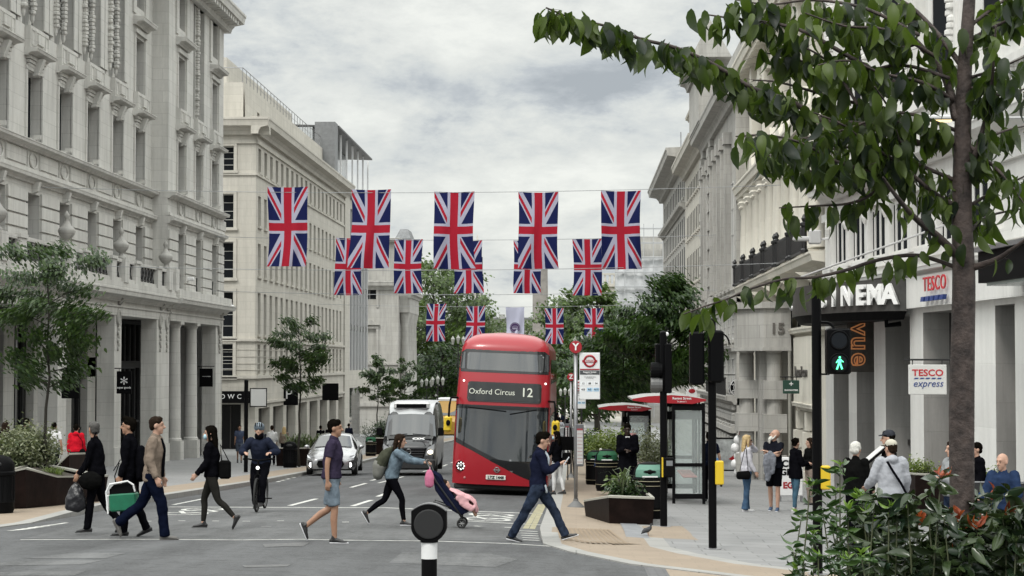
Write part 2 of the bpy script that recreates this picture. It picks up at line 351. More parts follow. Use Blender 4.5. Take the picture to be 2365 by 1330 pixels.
# crossing surface strip and cut patches: slightly different asphalt
def gpoly(pxs, lift, sub=True):
    P = [G(a, b, 0) for a, b in pxs]; return [(p.x, p.y) for p in P]
def decal(name, mats, polys, lift, **kw):
    mb = MB()
    for P in polys:
        bm = bmesh.new(); vs = [bm.verts.new((x, y, 0)) for x, y in P]; bm.faces.new(vs)
        for cx in (-9.6, -7, -5.5, -4, -3, -2, -.6, .5, 2, 4): bmesh.ops.bisect_plane(bm, geom=bm.verts[:] + bm.edges[:] + bm.faces[:], plane_co=(cx, 0, 0), plane_no=(1, 0, 0))
        for cy in range(20, 300, 5):
            if min(p[1] for p in P) < cy < max(p[1] for p in P): bmesh.ops.bisect_plane(bm, geom=bm.verts[:] + bm.edges[:] + bm.faces[:], plane_co=(0, cy, 0), plane_no=(0, 1, 0))
        bm.verts.index_update(); k = mb.pts([(v.co.x, v.co.y, gz(v.co.x, v.co.y) + lift) for v in bm.verts])
        for f in bm.faces: mb.face([k + v.index for v in f.verts])
        bm.free()
    return mb.build(name, mats, **kw)
def strip(P, w):      # thin ribbon polygons along a path in plan
    out = []
    for a, b in zip(P, P[1:]):
        a = Vector(a); b = Vector(b); d = (b - a).normalized(); n = Vector((-d.y, d.x)) * w / 2
        out.append([tuple(a - n), tuple(b - n), tuple(b + n), tuple(a + n)])
    return out
def gp(*P): return [tuple(G(a, b))[:2] for a, b in P]
decal('crossing_surface', M_dark, [gp((60, 1243), (600, 1247), (1258, 1250), (1262, 1187), (957, 1176), (380, 1172), (250, 1195))], .0015, kind='structure')
decal('asphalt_patches', M_patch, [gp((930, 1275), (1130, 1278), (1195, 1292), (1145, 1310), (898, 1300)), gp((60, 1290), (165, 1277), (294, 1277), (240, 1290)), gp((0, 1300), (40, 1296), (240, 1294), (190, 1304), (0, 1307)), gp((0, 1322), (200, 1318), (170, 1330), (0, 1330)),
    gp((560, 1182), (900, 1188), (1250, 1200), (1250, 1207), (890, 1196), (560, 1190))], .003, kind='structure')
decal('manhole_cover', mat('cast_iron', (.11, .11, .11), .6, .4, var=.5, vs=25), [gp((560, 1306), (672, 1304), (662, 1309), (566, 1311)), gp((606, 1257), (716, 1253), (700, 1262), (612, 1264)), gp((603, 1215), (626, 1215), (628, 1218), (604, 1218))], .0045, kind='structure')
lines = []
lines += strip(gp((47, 1247), (300, 1246), (560, 1247.5), (800, 1248), (1000, 1250), (1180, 1256), (1300, 1264)), .10)
lines += strip(gp((390, 1171), (957, 1175.5), (1253, 1187)), .22)
lines += strip(gp((1066, 1203), (1255, 1213)), .12)
for a, b in (((560, 1204), (578, 1204)), ((412, 1203), (428, 1203)), ((490, 1203.5), (506, 1203.5)), ((640, 1203), (656, 1203)), ((330, 1204), (350, 1204)), ((790, 1206), (806, 1206)), ((1095, 1215), (1110, 1216)), ((1165, 1218), (1190, 1219))): lines += strip(gp(a, b), .12)
for (a, b) in (((669, 1168), (731, 1152)), ((757, 1144), (771, 1140)), ((810, 1126), (846, 1116)), ((857, 1110), (880, 1104))): lines += strip(gp(a, b), .12)
for (a, b) in (((814, 1169), (858, 1155)), ((872, 1147), (901, 1136))): lines += strip(gp(a, b), .12)
for y0 in range(62, 150, 6): lines += strip([(-6.15, y0), (-6.15, y0 + 3)], .1)
for px, py in ((640, 1113), (650, 1110), (662, 1107), (674, 1104), (686, 1101)): lines += strip(gp((px, py), (px + 7, py - 1.6)), .12)
lines += strip(gp((400, 1166), (470, 1152)), .1)
# bicycle symbols: two wheels and frame, drawn on the road
for cx, cy in ((450, 1181), (1130, 1194)):
    c = G(cx, cy)
    for dy in (-1.1, 1.0):
        pts = [(c.x + .42 * math.cos(a), c.y + dy + .62 * math.sin(a)) for a in [2 * math.pi * i / 12 for i in range(13)]]
        lines += strip(pts, .11)
    lines += strip([(c.x, c.y - 1.1), (c.x + .45, c.y - .1), (c.x, c.y + 1.0), (c.x - .3, c.y + .1), (c.x, c.y - 1.1)], .1)
for k in range(5):
    lines += strip(gp((1200 + k * 2, 1226 + k * 5.2), (1242 + k, 1228 + k * 5.2)), .1)
for k in range(7): lines += strip(gp((20 + k * 16, 1226 - k * 2.2), (70 + k * 14, 1222 - k * 2.4)), .09)
decal('road_markings', M_line, lines, .0045, kind='structure')
decal('yellow_lines', M_yl, strip(gp((1214, 1221), (1248, 1165)), .1) + strip(gp((1229, 1222), (1257, 1165)), .1) + [], .0045, kind='structure')
# pavements as raised slabs with granite kerb on their street side
def pavement(name, plan, h, **kw):
    """plan: street-side edge path then closing far corners; builds top and kerb face"""
    mb = MB(); edge, back = plan
    E = [Vector(p) for p in edge]; inner = []
    for i, p in enumerate(E):
        d = (E[min(i + 1, len(E) - 1)] - E[max(i - 1, 0)]).normalized(); inner.append(p + Vector((-d.y, d.x)) * back[0])
    def z(p, l): return (p.x, p.y, gz(p.x, p.y) + l)
    for i in range(len(E) - 1):
        a, b, c, d = E[i], E[i + 1], inner[i + 1], inner[i]; ha = h(a); hb = h(b)
        mb.quad(z(a, -.02), z(b, -.02), z(b, hb), z(a, ha), 1); mb.quad(z(a, ha), z(b, hb), z(c, hb), z(d, ha), 1)
    return mb, inner
def fine_path(P, st=5):
    out = []
    for a, b in zip(P, P[1:]):
        a = Vector(a); b = Vector(b); n = max(1, int((b - a).length / st)); out += [a + (b - a) * i / n for i in range(n)]
    out.append(Vector(P[-1])); return out
KL = [(-40, 27.5), (-20, 28.2), (-12, 29.2), (-10.2, 30.2), (-9.5, 31.8), (-9.35, 34), (-9.4, 37), (-9.55, 40), (-9.6, 60), (-10.0, 75), (-10.4, 100), (-10.6, 300)]
def hl(p): return .02 if p.y < 36 else (.02 + .1 * min(1, (p.y - 36) / 1.5))
KR = [(60, 16), (20, 20.5), (8, 22.3), (4, 23.6), (2.0, 24.6), (.7, 26.3), (-.1, 28.5), (-.5, 30.3), (-.6, 33), (-.62, 60), (-.7, 100), (-.7, 300)]
def hr(p): return .02 if p.y < 31 else (.02 + .1 * min(1, (p.y - 31) / 2))
for side, K, hf in (('left', KL, hl), ('right', KR, hr)):
    P = [q for q in fine_path(K, 2.0)] 
    if side == 'left': P = P[::-1]
    mb = MB(); n = len(P); sg = -1 if side == 'left' else 1
    # offsets inward from the kerb edge
    nor = []
    for i, p in enumerate(P):
        d = (P[min(i + 1, n - 1)] - P[max(i - 1, 0)]).normalized(); q = Vector((d.y, -d.x))
        nor.append(q)
    bw = (1.15 if side == 'left' else 1.35)
    offs = [0, .28, .28 + bw, .28 + bw + (.01 if side == 'left' else .32), 2.6, 3.8, 5, 6.8, 8.5, 13, 24]
    mats_i = [1, 2, 3 if side == 'right' else 0, 0, 0, 0, 0, 0, 0, 0]
    rows = []
    for p, q in zip(P, nor):
        row = []
        for o in offs:
            r = p + q * o; row.append((r.x, r.y, gz(r.x, r.y) + hf(r)))
        rows.append(row)
    ks = [mb.pts(r) for r in rows]; kb = mb.pts([(p.x, p.y, gz(p.x, p.y) - .02) for p in P])
    for i in range(n - 1):
        mb.face([kb + i, kb + i + 1, ks[i + 1], ks[i]], 1)
        for j in range(len(offs) - 1):
            if offs[j] == offs[j + 1]: continue
            mb.face([ks[i] + j, ks[i + 1] + j, ks[i + 1] + j + 1, ks[i] + j + 1], mats_i[j])
    mb.build('pavement', [M_slab, M_kerb, M_buff, M_kerb], smooth=False, kind='structure')
def pz(x, y):      # top of pavement
    p = Vector((x, y))
    if x < -9.4: return gz(x, y) + hl(p)
    xe = -.6
    for a, b in zip(KR, KR[1:]):
        if b[1] >= y >= a[1]: xe = a[0] + (b[0] - a[0]) * (y - a[1]) / (b[1] - a[1])
    return gz(x, y) + (hr(p) if x > xe - .02 and y > 16 else 0)
def PG(px, py):
    v = ray(px, py); lo, hi = 3.0, 500.0
    for _ in range(50):
        mid = (lo + hi) / 2; p = v * (mid / v.y)
        if p.z > pz(p.x, p.y): lo = mid
        else: hi = mid
    return v * (lo / v.y)
def pdecal(name, mats, polys, lift, **kw):
    mb = MB()
    for P in polys:
        bm = bmesh.new(); bm.faces.new([bm.verts.new((x, y, 0)) for x, y in P])
        for ax in (0, 1):
            v = min(p[ax] for p in P) + .5
            while v < max(p[ax] for p in P): bmesh.ops.bisect_plane(bm, geom=bm.verts[:] + bm.edges[:] + bm.faces[:], plane_co=(v, 0, 0) if ax == 0 else (0, v, 0), plane_no=(1, 0, 0) if ax == 0 else (0, 1, 0)); v += .5
        bm.verts.index_update(); k = mb.pts([(v.co.x, v.co.y, pz(v.co.x, v.co.y) + lift) for v in bm.verts])
        for f in bm.faces: mb.face([k + v.index for v in f.verts])
        bm.free()
    return mb.build(name, mats, **kw)
def pp(*P): return [tuple(PG(a, b))[:2] for a, b in P]
pdecal('buff_crossing_paving', M_buff, [pp((1272, 1246), (1276, 1218), (1432, 1216), (1445, 1242), (1466, 1254), (1400, 1258), (1310, 1254)), pp((1482, 1216), (1575, 1216), (1600, 1240), (1625, 1256), (1530, 1257), (1500, 1243))], .009, kind='structure')
pdecal('granite_band', mat('pale_granite', (.185, .19, .20), .7, var=.2, vs=5), [pp((1432, 1209), (1468, 1209), (1500, 1243), (1528, 1257), (1480, 1258), (1446, 1242))], .011, kind='structure')
rib = []
for k in range(13):
    a, b = PG(1290 + k * 9.5, 1221 + k * .3), PG(1296 + k * 12.5, min(1257, 1250 + k * 1.2)); rib += strip([(a.x, a.y), (b.x, b.y)], .05)
for k in range(7):
    a, b = PG(1410 + k * 9, 1252 + k * 1.1), PG(1418 + k * 10, 1259); rib += strip([(a.x, a.y), (b.x, b.y)], .05)
pdecal('tactile_ribs', mat('buff_rib', (.22, .165, .11), .8), rib, .022, kind='structure')
# near right: raised side-road table in buff with a granite sett gutter
def flat(name, m_, P, lift): return decal(name, m_, [gp(*P)], lift, kind='structure')
flat('sett_gutter', M_sett, [(1478, 1286), (1522, 1291), (1556, 1340), (1500, 1340)], .004)
flat('buff_table', M_buff, [(1522, 1291), (1660, 1299), (1822, 1306), (2000, 1312), (2060, 1345), (1556, 1345)], .006)
decal('table_edge_line', M_line, strip(gp((1276, 1263), (1317, 1267), (1400, 1277), (1478, 1287)), .07) + strip(gp((1522, 1292), (1640, 1300), (1820, 1309)), .06), .008, kind='structure')
# ---------------------------------------------------------------- buildings
S_A = stone('portland_stone', (.63, .62, .59), .28, 1.3, .55, .3); S_B = stone('limestone_warm', (.57, .545, .49), .22, 1.5, .5, .22)
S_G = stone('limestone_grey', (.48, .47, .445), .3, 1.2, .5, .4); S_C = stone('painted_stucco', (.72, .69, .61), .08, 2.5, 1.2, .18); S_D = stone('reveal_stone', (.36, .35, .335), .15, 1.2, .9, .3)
S_W = stone('white_stucco', (.76, .755, .73), .06, 3, 1.5, .15); S_F = stone('rusticated_base', (.45, .44, .42), .5, 1.4, .5, .35, .03)
lead = mat('lead_roof', (.16, .165, .17), .6, var=.3); dark_in = mat('dark_interior', (.015, .015, .016), .7); brz = mat('bronze_frame', (.03, .028, .026), .45, .3)
bronze_sign = mat('sign_charcoal', (.045, .043, .04), .5, var=.3, vs=4); iron = mat('black_ironwork', (.01, .01, .011), .45)
shopg = mat('shop_glass', (.009, .009, .010), .10, spec=.15)
def mk_window(w, h, style='sash', sd=None):
    """window mesh centred on its opening, glass in local XZ, frame proud of it; front faces -Y"""
    mb = MB(); f = .06
    mb.quad((-w / 2, 0, -h / 2), (w / 2, 0, -h / 2), (w / 2, 0, h / 2), (-w / 2, 0, h / 2), 0)
    if style != 'plain':
        mb.box(-w / 2, -w / 2 + f, -.05, .0, -h / 2, h / 2, 1); mb.box(w / 2 - f, w / 2, -.05, 0, -h / 2, h / 2, 1); mb.box(-w / 2 + f, w / 2 - f, -.05, 0, h / 2 - f, h / 2, 1); mb.box(-w / 2 + f, w / 2 - f, -.05, 0, -h / 2, -h / 2 + f, 1)
        if style == 'sash':
            mb.box(-w / 2 + f, w / 2 - f, -.045, 0, -.03, .03, 1); mb.box(-.02, .02, -.04, 0, -h / 2 + f, -.03, 1); mb.box(-.02, .02, -.04, 0, .03, h / 2 - f, 1)
        if style == 'grid':
            for k in range(1, 4): mb.box(-w / 2 + f, w / 2 - f, -.035, 0, -h / 2 + h * k / 4 - .015, -h / 2 + h * k / 4 + .015, 1)
            mb.box(-.018, .018, -.04, 0, -h / 2 + f, h / 2 - f, 1)
    if sd: mb.box(-w / 2 - .12, w / 2 + .12, -sd[0] - .12, -sd[0] + .1, -h / 2 - .16, -h / 2 - .01, 2)
    me = bpy.data.meshes.new('window'); me.from_pydata(mb.v, [], mb.f); me.materials.append(glass_w if style != 'plain' else mat('window_shade', (.022, .024, .027), .9, spec=0)); me.materials.append(brz if style != 'grid' else mat('window_white', (.55, .55, .53), .5)); me.materials.append(sd[1] if sd else brz)
    me.polygons.foreach_set('material_index', mb.mi); return me
_wm = {}
def windows(root, Fm, holes, depth, style='sash', name='window', sm=None):
    for h in holes:
        w = round(h[1] - h[0], 2); hh = round(h[3] - h[2], 2); k = (w, hh, style, sm.name if sm else 0)
        if k not in _wm: _wm[k] = mk_window(w, hh, style, (depth, sm) if sm else None)
        out = Fm.col[1].xyz; al = Vector((0, 0, 1)).cross(out) * 1.0    # local X so that local -Y points outwards
        c = Fm @ Vector(((h[0] + h[1]) / 2, -depth + .01, (h[2] + h[3]) / 2))
        M = Matrix(((al.x, -out.x, 0, c.x), (al.y, -out.y, 0, c.y), (0, 0, 1, c.z), (0, 0, 0, 1)))
        inst(_wm[k], name, root, M, True)
def cornice(mb, s0, s1, z, h, out, o=0.0, m=None, dent=0):
    P = [(o - .2, z), (o + out * .25, z), (o + out * .3, z + h * .2), (o + out * .45, z + h * .4), (o + out * .9, z + h * .5), (o + out * .95, z + h * .8), (o + out, z + h * .88), (o + out, z + h), (o - .2, z + h + .06)]
    mb.extr(P, 0, s0, s1, m)
    if dent:
        k = int((s1 - s0) / dent)
        for i in range(k): mb.box(s0 + i * dent, s0 + i * dent + dent * .5, o + out * .3, o + out * .82, z + h * .22, z + h * .49, m)
def sill(mb, s0, s1, z, h, out, o=0, m=None): mb.box(s0, s1, o - .1, o + out, z, z + h, m)
# ---- A: long neo-classical block on the left ---------------------------------------------------
XA = -20.5; XA2 = -19.7
A = thing('stone_building', (XA, 90, gz(-20, 90)), 'long pale stone building on the left with a colonnade, urn topped balcony and deep windows', 'building')
FA = frame(XA, 0, 0); FA2 = frame(XA2, 0, 0)
wl = MB(FA); tr = MB(FA)
bays = [73.4 + 4.55 * i - 13.65 for i in range(8)]       # left jambs; last one is the single plain bay
holes = []; up = []; low = []; topw = []
for i, b in enumerate(bays):
    holes.append((b, b + 2.05, 8.3, 10.95)); low.append((b + .1, b + 1.95, 3.7, 6.42))
    if i < 7: up.append((b - 1.0 + 4.55 - 1.2, b + 4.55 + 2.25, 12.62, 19.0)) if i < 6 else None
    else: up.append((b + .1, b + 1.95, 12.6, 15.25)); topw.append((b + .1, b + 1.95, 16.7, 19.0))
s0, s1 = 56.0, 95.4
wl.wall(s0, s1, 7.2, 19.4, holes + up + topw, .44); wl.wall(s0, s1, 3.3, 7.2, low, .5)
wl.box(s0, s1, -12, -1.9, 2.12, 21.2); 
fA2 = MB(FA2); b2 = [97.55, 102.1, 106.65]; h2 = [(b, b + 1.95, 8.3, 10.95) for b in b2]; l2 = [(b + .05, b + 1.9, 3.75, 6.46) for b in b2]
u2 = [(b2[0], b2[0] + 1.9, 12.6, 15.25), (b2[0], b2[0] + 1.9, 16.7, 18.6), (b2[2], b2[2] + 1.9, 12.6, 15.25), (b2[2], b2[2] + 1.9, 16.7, 18.6), (b2[1] - .5, b2[1] + 2.5, 12.6, 18.6)]
fA2.wall(95.4, 110.4, 7.2, 19.4, h2 + u2, .36); fA2.wall(95.4, 110.4, 2.9, 7.2, l2, .42)
fA2.box(95.4, 95.42, -.8, 0, 2.9, 19.4)
fA2.quad((110.4, 0, -5.5), (110.4, -14, -5.5), (110.4, -14, 21), (110.4, 0, 21)); fA2.box(95.4, 110.39, -12, -1.9, 2.12, 21.2)
wl.v += []; off = len(wl.v); wl.v += fA2.v; wl.f += [tuple(i + off for i in f) for f in fA2.f]; wl.mi += fA2.mi
wl.build('wall', S_A, A, True)
def trimset(mb, a, b, bl, wide, o=0):
    cornice(mb, a, b, 8.02, .28, .42, o); sill(mb, a, b, 7.18, .14, .12, o); cornice(mb, a, b, 6.78, .34, .35, o)
    s = a + .4
    for j, x in enumerate(bl):      # frieze: raised panels and oval rings between them
        c = x + 1.0
        ring = [(c + .52 * math.cos(t), 7.66 + .29 * math.sin(t)) for t in [2 * math.pi * k / 20 for k in range(21)]]
        for p, q in zip(ring, ring[1:]): mb.tube([(p[0], o + .03, p[1]), (q[0], o + .03, q[1])], .035, 4)
        for e in (-.85, .85): mb.box(c + e - .03, c + e + .03, o, o + .06, 7.36, 7.98)
        mb.box(c + .95, c + 3.5, o, o + .05, 7.42, 7.95)
    for j, x in enumerate(bl):      # window heads, keystones, panels
        mb.box(x - .18, x, o - .02, o + .07, 8.32, 11.02); mb.box(x + 2.05, x + 2.23, o - .02, o + .07, 8.32, 11.02); mb.box(x - .18, x + 2.23, o - .02, o + .07, 11.0, 11.14)
        for q in range(3): mb.box(x + .0 - q * .05, x + 2.05 + q * .05, o, o + .09 + q * .05, 11.14 + q * .13, 11.25 + q * .13)
        mb.extr([(o, 10.85), (o + .2, 10.9), (o + .42, 11.5), (o, 11.5)], 0, x + .85, x + 1.2)
        cornice(mb, x - .35, x + 2.4, 11.5, .26, .55, o)
        mb.box(x - .25, x + 2.3, o, o + .22, 11.78, 12.62)
        for e0, e1 in ((-.12, .3), (.45, 1.6), (1.75, 2.17)):
            for z0, z1 in ((11.9, 11.94), (12.46, 12.5)): mb.box(x + e0, x + e1, o + .22, o + .25, z0, z1)
            for ee in (e0, e1): mb.box(x + ee - .02, x + ee + .02, o + .22, o + .25, 11.9, 12.5)
        mb.box(x + .6, x + 1.45, o + .22, o + .3, 12.02, 12.4)
        mb.extr([(o, 6.4), (o + .22, 6.5), (o + .3, 6.85), (o, 6.85)], 0, x + .85, x + 1.15)
        mb.box(x + .15, x + .4, o + .02, o + .35, 8.36, 8.45); mb.box(x + .2, x + .3, o + .25, o + .5, 8.38, 8.55)
trimset(tr, s0, 95.4, bays, 0); t2 = MB(FA2); trimset(t2, 95.38, 110.4, b2, 0)
for q, bl, (a, b) in ((tr, bays, (s0, 95.4)), (t2, b2, (95.4, 110.4))):       # banded rustication between the lower windows
    xs = sorted([x for x in bl]); prev = a
    for x in xs + [b - .1 + 9]:
        e = min(x, b)
        for k in range(6):
            z = 3.55 + k * .5
            if e - prev > .3: q.box(prev + .03, e - .02 + (.08 if x < b else 0), 0, .09, z, z + .43)
        prev = x + 1.98
        if x >= b: break
    cornice(q, a, b, 18.6, 1.0, 1.15, dent=.7); q.box(a, b, -.3, .1, 19.6, 20.5)
cornice(t2, 110.35, 111.1, 18.6, 1.0, 1.15)
def garland(q, s, z0, z1, o):        # carved hanging swag
    random.seed(int(s * 10))
    z = z1; 
    while z > z0:
        r = .13 + .07 * random.random(); q.ball((s + random.uniform(-.05, .05), o + .02, z), (r, r, .12), 7); z -= .16
    q.ball((s, o, z0 - .15), (.09, .09, .22), 7)
for i, b in enumerate(bays[:7]):      # giant order above: pilasters with hanging garlands flank each upper window
    if i < 6:
        c0 = b - 1.0 + 4.55 - 1.2; c1 = b + 4.55 + 2.25
        tr.box(c0 + 1.0, c0 + 1.55, -.8, .0, 12.62, 19); tr.box(c0 + 2.9, c1 - 1.1, -.8, -.15, 12.62, 19)
        garland(tr, c0 + 1.3, 13.2, 19, .12); garland(tr, c1 - 1.5, 13.2, 19, .0)
    for e in (-1.25, 2.55): tr.box(b + e - .35, b + e + .3, 0, .07, 12.8, 18.4)
for q, x in ((tr, bays[7]), (t2, b2[0]), (t2, b2[2])):
    q.box(x - .18, x, 0, .07, 12.62, 15.4); q.box(x + 2.0, x + 2.2, 0, .07, 12.62, 15.4); cornice(q, x - .45, x + 2.5, 15.75, .35, .55)
    q.box(x - .2, x + 2.2, 0, .14, 15.4, 15.6); q.box(x - .6, x + .0, 0, .08, 16.3, 18.5); q.box(x + 2.0, x + 2.6, 0, .08, 16.3, 18.5)
garland(t2, b2[1] + .5, 12.9, 18.4, .0); t2.box(b2[1] + .2, b2[1] + .9, -.8, -.05, 12.6, 18.6)
tr.build('carved_trim', S_A, A, True); t2.build('carved_trim', S_A, A, True)
windows(A, FA, holes + topw + [u for u in up], .42, 'plain'); windows(A, FA, low, .48, 'plain'); windows(A, FA2, h2 + u2, .34, 'plain'); windows(A, FA2, l2, .40, 'plain')
# balcony, balustrade and colonnade
q = MB(FA)
q.box(s0, 96.0, 0, 1.15, 3.15, 3.5); cornice(q, s0, 96.9, 2.7, .5, .55, .75); q.box(s0, 96.4, -.6, .78, 2.1, 2.75); q.box(s0, 96.4, -.6, .84, 2.45, 2.52)
q2 = MB(FA2); cornice(q2, 96.0, 111.0, 2.7, .5, .75, -.05); q2.box(96.0, 110.4, -.7, .06, 2.1, 2.95); q2.box(96.0, 110.4, -.7, .12, 2.45, 2.52); q2.box(96, 110.6, 0, .5, 3.2, 3.6)
piers = [64.6 + 4.6 * i for i in range(7)]
for i, p in enumerate(piers): q.box(p - .45, p + .45, .7, 1.12, 3.5, 4.5); q.box(p - .5, p + .5, .65, 1.17, 4.42, 4.55)
q.box(95.6, 96.4, .6, 1.2, 3.5, 4.6)
q.box(s0, 96, .78, 1.06, 3.5, 3.68); q.box(s0, 96, .78, 1.06, 4.36, 4.5)
q.build('balcony', S_A, A, True); q2.build('balcony', S_A, A, True)
for i, (p, pn) in enumerate(zip(piers, piers[1:] + [96.0])):
    r = MB(FA)
    for a in np.arange(p + .5, pn - .5, .62):
        r.tube([(a, .92, 3.68), (min(a + .6, pn - .45), .92, 4.36)], .03, 4); r.tube([(a, .92, 4.36), (min(a + .6, pn - .45), .92, 3.68)], .03, 4); r.box(a - .015, a + .015, .9, .94, 3.68, 4.36); r.ball((a + .3, .92, 4.02), (.12, .03, .17), 6)
    r.box(p + .45, pn - .45, .9, .94, 3.75, 3.8); r.box(p + .45, pn - .45, .9, .94, 4.24, 4.28)
    r.build('balcony_railing', iron, A, True)
r = MB(FA2)
for b in b2:
    for a in np.arange(b + .1, b + 1.8, .3): r.tube([(a, -.2, 3.75), (a + .28, -.2, 4.45)], .025, 4); r.tube([(a, -.2, 4.45), (a + .28, -.2, 3.75)], .025, 4)
    r.box(b + .05, b + 1.9, -.22, -.18, 4.45, 4.5)
r.build('balcony_railing', iron, A, True)
urn_prof = [(.30, 0), (.32, .1), (.24, .16), (.14, .28), (.13, .4), (.3, .5), (.46, .72), (.52, .9), (.5, 1.0), (.44, 1.08), (.3, 1.2), (.2, 1.36), (.12, 1.5), (.1, 1.62), (.17, 1.74), (.17, 1.86), (.09, 2.0), (.02, 2.1)]
mu = MB(); mu.lathe((0, 0, 0), urn_prof, 16); u0 = mu.build('urn', S_G, A, False, True); u0.matrix_basis = Matrix.Translation(FA @ Vector((piers[2] + 2.1, .92, 4.5))) @ Matrix.Scale(.66, 4)
u0.matrix_parent_inverse = matw(A).inverted()
for s in (piers[4] + 2.1, piers[6] + 2.2, piers[0] + 2.1):
    o = u0.copy(); sc.collection.objects.link(o); o.matrix_basis = Matrix.Translation(FA @ Vector((s, .92, 4.5))) @ Matrix.Scale(.66, 4)
for s in (piers[2] + 2.1, piers[4] + 2.1, piers[6] + 2.2, piers[0] + 2.1):
    qq = MB(FA); qq.box(s - .42, s + .42, .6, 1.2, 3.5, 4.5); qq.build('urn_pedestal', S_A, A, True)
col = MB(FA)
def pier_(a, b, o): q = MB(FA); q.box(a, b, -.0 + o, .75 + o, -6, 2.1); q.box(a - .05, b + .05, -.0 + o, .8 + o, -6, gz(-20, a) + .9); q.build('pier', S_A, A, True)
for a in (66.3, 75.4, 84.7): pier_(a, a + 1.3, 0)
pier_(93.3, 96.2, 0)
pier_(108.7, 110.4, 0)
for a in (91.0, 86.6, 81.9, 77.5, 72.8, 68.4, 64.0): q_ = MB(FA); q_.box(a, a + 1.5, -2.28, -1.95, -6, 2.05); q_.build('pilaster', S_A, A, True)
for s in (98.8, 103.1):
    c = MB(FA2); g0 = gz(-20, s) + .1; c.box(s - .42, s + .42, -.75, .1, g0, g0 + .95)
    c.lathe((s, -.33, 0), [(.40, g0 + .95), (.40, g0 + 1.05), (.34, g0 + 1.12), (.335, g0 + 2.5), (.29, 1.75), (.3, 1.8), (.36, 1.9), (.38, 1.96)], 18); c.box(s - .42, s + .42, -.75, .09, 1.96, 2.1); c.build('column', S_A, A, True, 'auto')
# carved cartouches at the pier heads
for s, o in ((85.3, .78), (94.0, .78), (95.5, .78), (76.0, .78), (109.6, .82)):
    ca = MB(FA); ca.torus((s, o, 2.0), .28, .07, 'y', 16, 6); ca.ball((s, o, 2.0), (.26, .05, .42), 10); ca.tube([(s - .1, o, 2.6), (s, o + .15, 2.75), (s + .15, o, 2.6)], .1, 6)
    for k in range(6): ca.ball((s + .05 * (-1) ** k, o, 1.5 - k * .17), (.13 - k * .012, .06, .11), 6)
    ca.build('cartouche', S_G, A, True, True)
sh = MB(FA); sh.quad((s0, -2.3, -6), (110.2, -2.3, -6), (110.2, -2.3, 2.6), (s0, -2.3, 2.6), 0)
sh.box(s0, 110.2, -2.31, -.6, 2.02, 2.1, 1)
for s in np.arange(57, 110, 1.15): sh.box(s, s + .09, -2.3, -2.2, -6, 2.0, 1)
sh.box(s0, 110.2, -2.3, -2.18, -.2, .15, 1); sh.box(s0, 110.2, -2.3, -2.22, -3.0, -2.9, 1)
sh.box(67.6, 75.3, -2.2, -1.7, -1.0, .6, 2); sh.box(86.2, 93.2, -2.2, -1.95, -.6, .3, 3); sh.box(76.8, 80, -2.2, -1.8, -6, -3.7, 3)
sh.build('shopfront', [shopg, dark_in, bronze_sign, mat('dull_grey_panel', (.11, .11, .11), .5)], A, True)
text('NAL of LO', .62, mat('sign_pale', (.6, .6, .58), .5), tmat(XA - 1.68, 69.6, -.25, '+x'), A, depth=.02, name='shop_lettering')
# ---- hanging blade signs on building A --------------------------------------------------------
def blade(px0, px1, py0, py1, Y, lab, body, txt=None, tcol=None, wallx=None, bar=True, grp=None, icon=None):
    a = W(px0, py0, Y); b = W(px1, py1, Y); t = thing('hanging_sign', ((a.x + b.x) / 2, Y, b.z), lab, 'sign', group=grp)
    m = MB(); m.rbox(a.x, b.x, Y - .05, Y + .05, b.z, a.z, .012); m.build('sign_board', body, t, True)
    if bar:
        m = MB(); wx = wallx if wallx is not None else (a.x if a.x < -5 else b.x) ; m.tube([(min(a.x, wx) - .1, Y, a.z + .12), (max(b.x, wx) + .1, Y, a.z + .12)], .022, 6)
        for x in (a.x + .1, b.x - .1): m.tube([(x, Y, a.z), (x, Y, a.z + .12)], .012, 4)
        m.build('bracket', iron, t, True)
    if txt:
        for (s, size, dx, dzz, sh_) in txt: text(s, size, tcol, tmat((a.x + b.x) / 2 + dx, Y - .055, (a.z + b.z) / 2 + dzz), t, depth=.004, shear=sh_, bold=.003)
    return t, a, b
tw = mat('sign_white', (.7, .7, .7), .5)
blade(143, 183, 862, 920, 73, 'blackish square hanging sign nearest the camera on the left colonnade, behind the young tree', satin, [('—', .2, 0, .05, 0)], mat('sign_grey', (.2, .2, .2), .5))
blade(270, 304, 857, 909, 84, 'square black hanging sign with a white asterisk on the colonnade pier', satin, [('*', .75, 0, -.08, 0), ('super goods', .12, 0, -.22, 0)], tw)
blade(461, 491, 851, 893, 107, 'small black hanging sign beside the twin round columns', satin, [('——', .22, 0, .08, .5)], tw)
def cctv(x, y, z, lab):
    t = thing('security_camera', (x, y, z), lab, 'camera'); m = MB(); m.ball((x, y, z - .12), (.14, .14, .15), 10); m.build('dome', mat('cctv_grey', (.35, .35, .36), .4), t, True, True)
    m = MB(); m.tube([(x - .35, y, z + .12), (x - .1, y, z + .15), (x, y, z + .02)], .035, 6); m.lathe((x, y, z - .05), [(.15, 0), (.16, .08), (.06, .16)], 10); m.build('bracket', white, t, True, True)
p = W(312, 674, 88); cctv(p.x, p.y, p.z, 'domed security camera hanging under the balcony cornice, left one of two')
p = W(535, 708, 110.4); cctv(p.x, p.y, p.z, 'domed security camera at the end corner of the colonnade cornice')
p = W(428, 646, 100); t = thing('wall_floodlight', p, 'white floodlight on a bracket above the colonnade cornice', 'lamp'); m = MB(); m.tube([(-.7, 0, .1), (0, 0, .1)], .03, 6); m.tube([(-.7, 0, -.1), (0, 0, 0)], .03, 6); m.build('bracket', white, t); m = MB(); m.rbox(-.05, .45, -.12, .12, -.06, .12, .04); m.build('lamp_head', white, t)
